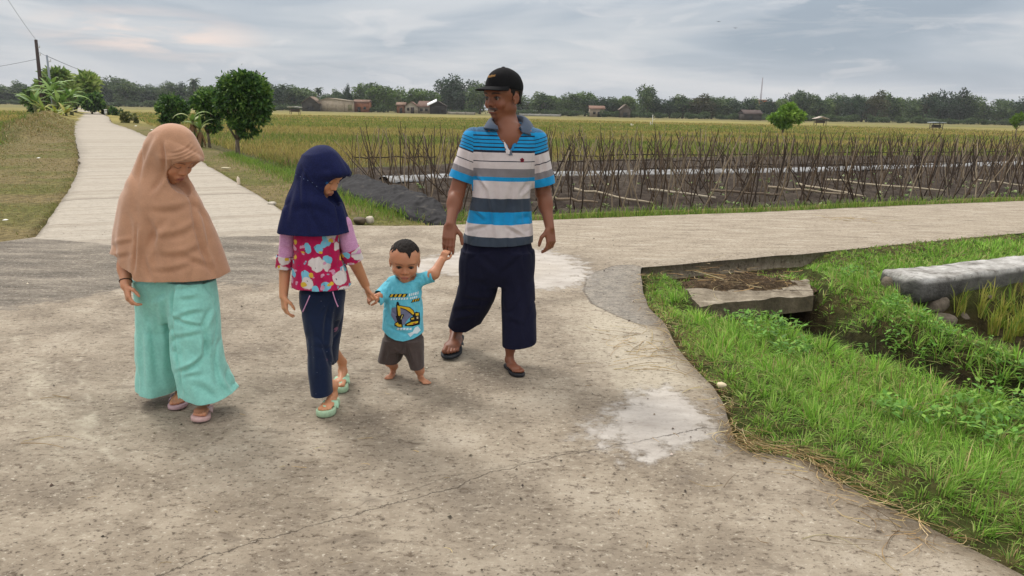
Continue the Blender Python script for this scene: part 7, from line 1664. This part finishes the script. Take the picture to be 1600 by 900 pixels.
def build_navy_girl():
    Yc = 3.46; root, og = person('girl in navy hijab and pink patterned blouse holding the toddler by the hand', (G(512, 645)[0], Yc, 0)); W_ = lambda a, b_, dy=0: w(a, b_, Yc+dy)
    h = .208; hc = W_(503, 271, -.01); HR = Rm(70, 27, 4); base = srgb(200, 142, 106)
    S = Sculpt((-1.12, 3.15, -.01), (-.52, 3.86, 1.30), .0032)
    P = head(S, hc, HR, h, child=.7, ears=False, nose=.95, smile=.5, closed=True)
    S.cap(P(0, .06, .12), W_(495, 325, .03), .040, .048, .03); S.prof(prow([(320, 470, 525, .05, .02), (345, 462, 530, .07), (400, 468, 526, .075), (470, 475, 530, .08)], Yc), .03)
    ft = G(506, 653)+np.array([0, 0, .030]); fh = ft+np.array([.012, .175, 0]); bt = G(529, 615)+np.array([0, 0, .030]); bh = bt+np.array([-.010, .175, .012]); af, ab = fh+np.array([0, -.03, .08]), bh+np.array([0, -.03, .08])
    S.cap(W_(495, 465), W_(499, 540, -.05), .045, .034, .02); S.cap(W_(499, 540, -.05), W_(503, 600, -.08), .034, .025, .02); S.cap(W_(503, 600, -.08), af, .025, .025, .02); S.cap(W_(518, 470, .03), W_(518, 540, .12), .04, .021, .02); S.cap(W_(518, 540, .12), ab, .021, .022, .02)
    foot_shape(S, fh, ft, af, 1, rleg=.025); foot_shape(S, bh, bt, ab, -1, rleg=.022)
    sh, el, wr = W_(452, 345), W_(446, 410, .02), W_(443, 463, -.03); S.cap(sh, el, .034, .030, .02); S.cap(el, wr, .030, .020, .02)
    hand(S, wr, W_(447, 500, -.06)-wr, (.75, .6, .1), .128, 1, curl=(.32, .45, .5, .5), thumb=.5, fr=.0080)
    sh, el, wr = W_(529, 352), W_(552, 405, .05), w(571, 445, 3.61); S.cap(sh, el, .031, .030, .02); S.cap(el, wr, .031, .0215, .02)
    hand(S, wr, w(579, 476, 3.65)-wr, (.88, .35, .2), .128, 1, curl=(.62, .66, .68, .7), thumb=.30, fr=.0080, spread=.03)
    body_emit(S, root, og, lambda V: face_paint(V, hc, HR, h, base, dict(brow=.4, hair=(.03, .02, .015), lip=srgb(156, 88, 76), closed=True)))
    S = Sculpt((-1.13, 3.15, .86), (-.56, 3.76, 1.32), .0036)
    rows = prow([(246, 478, 520, .075, .02), (256, 470, 524, .09, .02), (266, 465, 522, .10, .02), (280, 460, 518, .105, .02), (293, 455, 520, .108, .01), (306, 449, 530, .114), (320, 444, 537, .12), (335, 440.5, 542, .124), (350, 437, 546, .128), (366, 434.5, 549, .132), (390, 432, 552, .136)], Yc)
    def fold(x, y, z, xc, yc):
        a = np.arctan2(x-xc, yc-y); d = np.clip((1.16-z)/.25, 0, 1); return d*(.022*np.sin(a*5+1.0)+.016*np.sin(a*9-z*8))
    S.prof(rows, .03, fold=fold); Ph = hood(S, hc, HR, h, r_=(.46, .53, .555), up=.075, back=.03, k=.035); S.ell(Ph(0, -.10, .0), (.06, .075, .05), HR, .05)
    carve(S, Ph, HR, h, (.325, .37, .385), (.04, -.46, .365))
    hem = zcut([(425, 366), (436, 369), (466, 370), (500, 369.5), (527, 368.5), (549, 366), (560, 363)], Yc-.11)
    LN = [(472, 262, 470, 330, 4, .008, -4), (464, 275, 446, 350, 5, .007, -3), (488, 305, 530, 316, 5, .006, 4), (478, 300, 500, 360, 5, .006, -6), (524, 312, 533, 366, 3.5, .012, 2), (530, 300, 546, 350, 4, .005), (468, 258, 500, 300, 2, .004, -3), (455, 330, 520, 340, 6, .004, 8)]
    M_NH = clothmat('navy_jersey', lambda b: b.mix(b.ss(b.noise(b.pos(), 200, 3), .4, .6), srgb(18, 24, 62), srgb(24, 32, 76)), 900, .85, .0015, .02)
    hj = cloth('hijab', S, M_NH, root, og, cuts=(hem,), lines=LN, noise=((6, 6, 3), .004, 3), crease=((8, 8, 3), .005, 2), thick=.0025, rel=1)
    bv = bvh_of(hj); decal('sequins', bv, [([(508.4, 286), (510.5, 283.5), (513, 284.5), (512.6, 287), (509.6, 288)], (24, 82, 140), 1.5)]+[([(x-.7, y), (x, y-.7), (x+.7, y), (x, y+.7)], (120, 140, 180), 2) for x, y in ((470, 276), (475, 279.5), (481, 282), (488.5, 285), (495, 291), (463, 273))], root, og, M_COL, .0012, .8)
    # blouse
    S = Sculpt((-1.08, 3.22, .60), (-.55, 3.70, 1.12), .0036)
    def fold3(x, y, z, xc, yc):
        a = np.arctan2(x-xc, yc-y); d = np.clip((.90-z)/.22, 0, 1); return d*(.035*np.sin(a*6+.6)+.03*np.sin(a*10+2))
    S.prof(prow([(335, 462, 528, .085), (355, 459, 531, .095), (380, 459, 533, .10), (400, 459, 535, .104), (425, 458, 541, .112), (445, 457, 547, .12), (480, 454, 556, .128)], Yc), .02, e=2.2, fold=fold3)
    def printcol(b):
        P_ = b.map(b.pos(), (1, .6, 1)); wv = b.n('ShaderNodeVectorMath', operation='ADD'); b.l(P_, wv.inputs[0]); sc = b.n('ShaderNodeVectorMath', operation='SCALE'); b.l(b.noise(P_, 22, 2, col=True), sc.inputs[0]); sc.inputs['Scale'].default_value = .035; b.l(sc.outputs[0], wv.inputs[1]); W0 = wv.outputs[0]
        cc_ = b.mix(b.noise(b.pos(), 60), srgb(166, 14, 70), srgb(188, 26, 88))
        def spots(scale, rad_, colr, off_, lo, base_):
            v = b.n('ShaderNodeTexVoronoi', feature='F1'); b.l(b.map(W0, loc=(off_, off_*.5, off_*.3)), v.inputs['Vector']); v.inputs['Scale'].default_value = scale; sp = b.n('ShaderNodeSeparateColor'); b.l(v.outputs['Color'], sp.inputs[0])
            return b.mix(b.math('MULTIPLY', b.ss(v.outputs['Distance'], rad_, rad_*.9), b.math('GREATER_THAN', sp.outputs[0], lo)), base_, colr)
        cc_ = spots(18, .40, srgb(120, 190, 216), 3.1, .30, cc_); cc_ = spots(12.5, .46, srgb(214, 206, 204), 0, .18, cc_); cc_ = spots(25, .34, srgb(206, 150, 176), 7.7, .5, cc_); cc_ = spots(24, .28, srgb(214, 176, 60), 5.2, .7, cc_); cc_ = spots(52, .16, srgb(70, 70, 92), 9.2, .5, cc_)
        return cc_
    M_PRINT = clothmat('pink_print', printcol, 800, .85, .0015)
    hemB = zcut([(448, 467), (456, 466), (480, 463), (517, 459.5), (540, 457), (557, 455), (565, 454)], Yc-.10)
    cloth('blouse', S, M_PRINT, root, og, cuts=(hemB,), lines=[(492, 380, 484, 455, 4, .008), (515, 385, 520, 455, 4, .008), (500, 430, 508, 460, 3, .008), (470, 400, 468, 460, 4, .006), (530, 410, 538, 452, 4, .008)], noise=((12, 12, 6), .005, 3), crease=((10, 10, 5), .006, 6), thick=.0025)
    M_LIL = clothmat('lilac_knit', lambda b: b.mix(b.ss(b.noise(b.pos(), 200, 3), .4, .6), srgb(196, 140, 182), srgb(208, 156, 194)), 800)
    S = Sculpt((-1.12, 3.28, .74), (-.90, 3.60, 1.12), .0034); a_, b_ = W_(451, 348), W_(444, 445, -.01); S.cap(a_, b_, .036, .0385, .01); ax_ = (b_-a_)/np.linalg.norm(b_-a_); q = a_+(b_-a_)*.93
    cloth('sleeve', S, M_LIL, root, og, cuts=(lambda V: (V-q)@ax_,), noise=((14, 14, 20), .004, 4), lines=[(438, 385, 458, 392, 3, .004), (436, 425, 456, 418, 3, .004)])
    S = Sculpt((-.95, 3.28, .76), (-.62, 3.72, 1.12), .0034); a2, m2, b2 = W_(537, 350), W_(549, 398, .02), W_(563, 438, .05); S.cap(a2, m2, .038, .043, .02); S.cap(m2, b2, .043, .054, .02); ax2 = (b2-m2)/np.linalg.norm(b2-m2); q2 = W_(561, 427, .05)
    cloth('sleeve', S, M_LIL, root, og, cuts=(lambda V: (V-q2)@ax2,), noise=((14, 14, 20), .005, 6), lines=[(545, 395, 548, 432, 3, .008), (558, 400, 562, 428, 3, .007), (568, 410, 570, 424, 3, .005)])
    for (pa, pb, r0, r1, dy) in (((446.5, 400, -.0), (445, 419, -.0), .0425, .0415, 0), ((545.5, 388, .015), (552, 407, .03), .047, .050, 0)):
        A_, B_ = W_(*pa), W_(*pb); S = Sculpt(np.minimum(A_, B_)-.07, np.maximum(A_, B_)+.07, .0032); S.cap(A_-(B_-A_)*.6, B_+(B_-A_)*.6, r0, r1, .01); ax3 = (B_-A_)/np.linalg.norm(B_-A_)
        cloth('frill', S, M_PRINT, root, og, cuts=(lambda V: (V-B_)@ax3, lambda V: -((V-A_)@ax3)), noise=((30, 30, 16), .004, 5), thick=.002)
    # trousers
    S = Sculpt((-1.06, 3.15, .04), (-.62, 3.80, .74), .0038)
    S.prof(prow([(445, 471, 537, .085), (463, 469, 538, .086), (480, 472, 535, .078), (500, 482, 528, .05)], Yc), .02, e=2.2)
    S.prof(prow([(455, 468, 518, .086, -.01), (485, 472, 520, .082, -.02), (515, 476.5, 520.5, .078, -.04), (545, 480.5, 519, .074, -.06), (580, 482, 517.5, .072, -.08), (610, 486, 519, .074, -.09), (640, 489, 522, .075, -.10)], Yc), .012)
    S.prof(prow([(455, 500, 539, .08, .02), (485, 504, 537, .074, .05), (520, 508, 532, .070, .10), (548, 510, 529, .068, .13), (590, 511, 526, .066, .17)], Yc), .012)
    pf = w(505, 622, Yc-.16); pb = w(520, 569, Yc+.10)
    def hT(V): px, py = topx(V); fr_ = V[:, 1] < np.interp(V[:, 2], [.2, .55], [3.47, 3.52]); return np.where(fr_, pf[2]+.03*(V[:, 0]-pf[0])-V[:, 2], pb[2]-V[:, 2])
    def pant(b):
        v = b.vor(b.pos(), 38, 'F1'); v2 = b.vor(b.map(b.pos(), loc=(3, 1, 2)), 9, 'F1'); cc_ = b.mix(b.noise(b.pos(), 60), srgb(14, 26, 52), srgb(20, 36, 66)); cc_ = b.mix(b.ss(v, .075, .055, 0, .85), cc_, srgb(120, 126, 150)); return b.mix(b.math('MULTIPLY', b.ss(v2, .15, .11, 0, .75), b.ss(b.noise(b.pos(), 70, 2), .42, .5)), cc_, srgb(150, 96, 124))
    M_NP = clothmat('navy_spotted', pant, 800, .85, .002)
    cloth('trousers', S, M_NP, root, og, cuts=(hT,), lines=[(517, 470, 508, 545, 3.5, .010, -3), (508, 545, 517, 575, 3, .008), (488, 540, 514, 548, 4, .004), (482, 500, 488, 600, 5, .005), (500, 560, 504, 618, 5, .005), (525, 470, 522, 540, 5, .005)], noise=((9, 9, 4), .004, 7), crease=((9, 9, 6), .005, 6), thick=.003)
    sandal('sandal', root, og, fh, ft, (0, 0, 1), 1, (170, 198, 166), (176, 216, 184), .028, strap_r=.010, fat=1.15, rim=True); sandal('sandal', root, og, bh, bt, (0, 0, 1), -1, (170, 198, 166), (176, 216, 184), .028, strap_r=.010, fat=1.15, rim=True)
    for a_, m_, b_ in (((484, 462), (479, 474), (473, 487)), ((520, 456), (523, 468), (528, 479))):
        p0, p1, p2 = [W_(q[0], q[1], -.122+.012*k) for k, q in enumerate((a_, m_, b_))]; m = Mesh(); m.tube([p0*(1-t)**2+2*p1*t*(1-t)+p2*t*t for t in np.linspace(0, 1, 9)], [.0025]*8+[.004], 6, col=srgb(206, 150, 190)); m.build('drawstring', M_COL, root, True, og)
    return root
def build_toddler():
    Yc = 3.81; root, og = person('barefoot toddler in light blue excavator shirt and brown shorts held by both hands', (G(640, 600)[0], Yc, 0)); W_ = lambda a, b_, dy=0: w(a, b_, Yc+dy)
    h = .205; hc = W_(632.5, 407.5, -.02); HR = Rm(9, 14, 2); base = srgb(186, 130, 98)
    S = Sculpt((-.85, 3.50, -.01), (-.28, 4.02, .84), .0026)
    P = head(S, hc, HR, h, child=1.5, nose=.75, lipk=1.25, eo=1.15)
    S.cap(P(0, .04, .10), W_(632, 445), .036, .042, .02); S.prof(prow([(436, 618, 648, .045), (448, 608, 654, .058), (480, 608, 651, .06), (520, 610, 650, .06), (535, 612, 648, .05)], Yc), .02)
    lt = G(606, 594.5)+np.array([0, 0, .002]); lh = lt+np.array([.018, .108, 0]); rt = G(669, 602)+np.array([0, 0, .002]); rh = rt+np.array([-.062, .092, 0]); al, ar = lh+np.array([0, -.02, .05]), rh+np.array([.008, -.015, .05])
    S.cap(W_(616, 530, .01), W_(609, 563, .01), .034, .031, .02); S.cap(W_(609, 563, .01), al, .031, .024, .02); S.cap(W_(645, 530), W_(652, 568, .0), .034, .032, .02); S.cap(W_(652, 568, .0), ar, .032, .025, .02)
    foot_shape(S, lh, lt, al, 1, rleg=.024, wide=1.2, k=.002); foot_shape(S, rh, rt, ar, -1, rleg=.025, wide=1.15, k=.002)
    # arm towards the girl
    sh, el, wr = W_(613, 447), W_(601, 461, -.03), w(592, 463, 3.71); S.cap(sh, el, .030, .026, .02); S.cap(el, wr, .026, .0195, .02)
    hand(S, wr, w(576, 466, 3.675)-wr, (-.1, .45, -.75), .094, 1, curl=(.75, .8, .85, .85), thumb=.5, fr=.0100, k=.002)
    # arm raised to the man
    sh, el, wr = W_(655, 438), W_(678, 428, .0), w(690, 407, 3.865); S.cap(sh, el, .031, .026, .02); S.cap(el, wr, .027, .0200, .02)
    hand(S, wr, w(699, 388, 3.885)-wr, (.35, .8, .1), .096, -1, curl=(.75, .8, .85, .9), thumb=.6, fr=.0100, k=.002)
    def paint(V):
        c_ = face_paint(V, hc, HR, h, base, dict(brow=.45, hair=(.03, .02, .016), lip=srgb(166, 96, 88)))
        L = ((V-hc) @ HR)/h; z = L[:, 2]+.5; stub = sstep(.0, .16, L[:, 1]*.9+(z-.70)+.05*fnoise(V*60, 2, 2))*(z > .35)*(np.abs(L[:, 0]) < .40)*(z > .35); return c_*(1-(.62*stub)[:, None])
    body_emit(S, root, og, paint); eyes(P, HR, h, root, og, look=(-6, 3), iris=44)
    # short hair, longer on top with a peak
    S = Sculpt(hc-.14, hc+.15, .0026); S.ell(P(0, .05, .645), np.array([.384, .455, .392])*h, HR, .01); S.ell(P(0, -.08, .615), np.array([.325, .345, .318])*h, HR, .08*h)
    def hair_c(V):
        L = ((V-hc) @ HR)/h; x, y, z = L[:, 0], L[:, 1], L[:, 2]+.5; xx = np.array([-.5, -.36, -.30, -.22, -.14, -.06, .0, .06, .10, .15, .22, .30, .36, .5]); zz = np.array([.76, .80, .85, .90, .87, .88, .90, .84, .75, .85, .89, .86, .82, .78])
        fl_ = np.interp(x, xx, zz); back = np.interp(y, [-.4, -.15, .0, .15, .5], [1, .95, .80, .5, .36])-.02; hl = np.where(y < -.15, fl_, np.minimum(np.maximum(back, .2), np.interp(np.abs(x), [0, .2, .36], [fl_.mean()*0+.86, .84, .78]))); return hl+.03*fnoise(V*np.array([90, 60, 60]), 2, 7)-z
    cloth('hair', S, globals()['M_HAIR'], root, og, cuts=(hair_c,), noise=((150, 70, 60), .004, 1), thick=.002)
    # shirt
    S = Sculpt((-.82, 3.60, .24), (-.34, 4.0, .70), .003)
    S.prof(prow([(429, 620, 648, .045), (434, 613, 652, .055), (442, 607, 656, .065), (455, 602.5, 658, .074), (475, 600, 659.5, .081), (500, 598.5, 661, .086), (516, 597.5, 662, .088), (545, 598, 664, .09)], Yc), .015, e=2.2)
    aL, mL, bL = W_(613, 442), W_(602, 456, -.02), w(589, 467, 3.72); aR, bR = W_(652, 438), W_(683, 429, .0)
    S.cap(aL, mL, .036, .040, .02); S.cap(mL, bL, .040, .040, .015); S.cap(aR, bR, .037, .036, .02)
    S.ell(W_(634, 427, -.035), (.056, .062, .046), None, .006, 'sub'); S.cap(W_(632, 440, .01), W_(632, 425, .0), .043, .046, .006, 'sub')
    axL = (bL-mL)/np.linalg.norm(bL-mL); qL = mL+(bL-mL)*.72; axR = (bR-aR)/np.linalg.norm(bR-aR); qR = W_(676, 431)
    cl = lambda V: np.where((V[:, 0] < W_(600, 460)[0]) & (V[:, 2] > W_(590, 484)[2]), (V-qL)@axL, -1); cR = lambda V: np.where(V[:, 0] > W_(663, 430)[0], (V-qR)@axR, -1)
    hem = zcut([(590, 517), (597.5, 520), (606, 526), (618, 531), (630, 533), (645, 530), (655, 526), (663, 522), (670, 520)], Yc-.08)
    M_TEE = clothmat('light_blue_cotton', lambda b: b.mix(b.ss(b.noise(b.pos(), 60, 3), .35, .65), srgb(96, 190, 214), srgb(108, 200, 222)), 800, .85, .0015)
    te = cloth('t_shirt', S, M_TEE, root, og, cuts=(cl, cR, hem), noise=((18, 18, 14), .004, 3), crease=((14, 14, 10), .004, 6), thick=.002, lines=[(652, 440, 656, 462, 2.5, .006), (660, 428, 664, 442, 2, .004), (668, 426, 671, 440, 2, .004), (603, 470, 608, 500, 3, .005), (598, 452, 606, 462, 2, .005), (592, 456, 600, 470, 2, .004), (604, 510, 640, 524, 3, .005), (655, 470, 650, 510, 3, .004), (610, 448, 604, 466, 2.5, .006)])
    bv = bvh_of(te); q = lambda pts: [(595+a/11.25, 450+b_/11.25) for a, b_ in pts]; Y_, K_, W0 = (214, 176, 40), (22, 20, 24), (214, 228, 236)
    D = [(q([(190, 350), (300, 330), (420, 345), (540, 380), (560, 470), (470, 560), (420, 640), (370, 660), (250, 600), (180, 480)]), (112, 116, 142), 1)]
    D += [(q([(140, 165), (165, 108), (478, 98), (446, 157)]), K_, 1.5)]+[(q([(x, 160), (x+38, 158), (x+66, 106), (x+28, 108)]), Y_, 2.2) for x in (160, 232, 304, 378)]
    D += [(q([(528, 258), (556, 205), (682, 172), (676, 226)]), K_, 1.5)]+[(q([(x, 250-(x-545)*.22), (x+14, 247-(x-545)*.22), (x+32, 200-(x-545)*.25), (x+18, 203-(x-545)*.25)]), Y_, 2.2) for x in (556, 596, 636)]
    for i in range(7): D.append((q([(170+i*46, 214-i*2), (196+i*46, 213-i*2), (206+i*46, 178-i*2), (180+i*46, 180-i*2)]), W0, 1.4 if i % 2 else 1.6))
    for i in range(5): D.append((q([(490+i*36, 150-i*9), (512+i*36, 146-i*9), (520+i*36, 96-i*9), (498+i*36, 100-i*9)]), W0, 1.4))
    for i in range(4): D.append((q([(510+i*34, 200-i*8), (532+i*34, 196-i*8), (540+i*34, 160-i*8), (518+i*34, 164-i*8)]), W0, 1.4))
    D += [(q([(270, 300), (285, 240), (310, 240), (330, 300), (345, 305), (510, 335), (575, 390), (600, 455), (560, 490), (505, 440), (430, 385), (340, 355), (358, 490), (330, 525), (285, 510), (275, 400)]), K_, 1.6), (q([(288, 305), (322, 312), (342, 345), (352, 470), (330, 492), (308, 480), (300, 400)]), Y_, 2.4), (q([(330, 312), (500, 344), (562, 396), (582, 452), (560, 468), (518, 424), (436, 370), (336, 340)]), Y_, 2.4),
          (q([(262, 490), (400, 455), (410, 475), (370, 560), (372, 600), (390, 690), (330, 700), (240, 665), (240, 620), (290, 585)]), K_, 1.7), (q([(252, 630), (300, 604), (318, 640), (362, 640), (366, 682), (300, 676)]), Y_, 2.5), (q([(372, 480), (394, 466), (362, 552), (350, 548)]), (196, 190, 120), 2.5),
          (q([(580, 440), (620, 415), (682, 430), (690, 560), (680, 640), (560, 672), (420, 668), (430, 630), (520, 580), (510, 530), (560, 500)]), K_, 1.7), (q([(604, 446), (660, 436), (664, 480), (612, 488)]), Y_, 2.5), (q([(450, 640), (540, 598), (655, 580), (645, 612), (560, 640), (470, 652)]), Y_, 2.5), (q([(530, 530), (580, 520), (584, 548), (536, 556)]), (196, 164, 60), 2.5), (q([(560, 616), (600, 604), (604, 630), (566, 640)]), (150, 84, 40), 3.2), (q([(622, 505), (655, 502), (655, 540), (626, 542)]), (210, 190, 150), 2.5)]
    for i in range(5): D.append((q([(280+i*54, 735+(i % 2)*6), (320+i*54, 738), (330+i*54, 700), (290+i*54, 698)]), W0, 1.5))
    D.append((q([(600, 690), (650, 670), (700, 740), (640, 800), (580, 800), (520, 860), (470, 800), (560, 770)]), W0, 1.4))
    decal('shirt_print', bv, D, root, og, M_COL, .0009, .7)
    # shorts
    S = Sculpt((-.80, 3.62, .08), (-.36, 4.02, .44), .0032)
    S.prof(prow([(510, 603, 657, .076), (530, 600, 660, .080), (545, 598, 661, .080)], Yc), .015, e=2.2)
    S.prof(prow([(528, 599, 634, .078, .005), (545, 594.5, 632, .078, .01), (560, 591, 627, .078, .015), (590, 588, 617, .078, .02)], Yc), .01, e=2.3); S.prof(prow([(528, 626, 661, .078, -.005), (545, 630, 662, .077, -.005), (565, 639, 662.5, .077, -.01), (600, 646, 664, .077, -.015)], Yc), .01, e=2.3)
    hs_ = zcut([(580, 568), (589, 569), (618, 571), (626, 568), (634, 572), (645, 578), (662, 580.5), (670, 580)], Yc-.06)
    M_BR = clothmat('brown_cotton', lambda b: b.mix(b.noise(b.pos(), 90, 3), srgb(66, 56, 54), srgb(88, 76, 72)), 800)
    cloth('shorts', S, M_BR, root, og, cuts=(hs_,), lines=[(630, 535, 622, 566, 3, .008), (632, 535, 642, 570, 3, .008), (605, 545, 600, 568, 3, .005), (652, 540, 655, 575, 3, .005), (615, 548, 626, 556, 2, .004)], noise=((14, 14, 8), .004, 8), thick=.0025)
    return root
build_beige_girl(); build_navy_girl(); build_toddler()
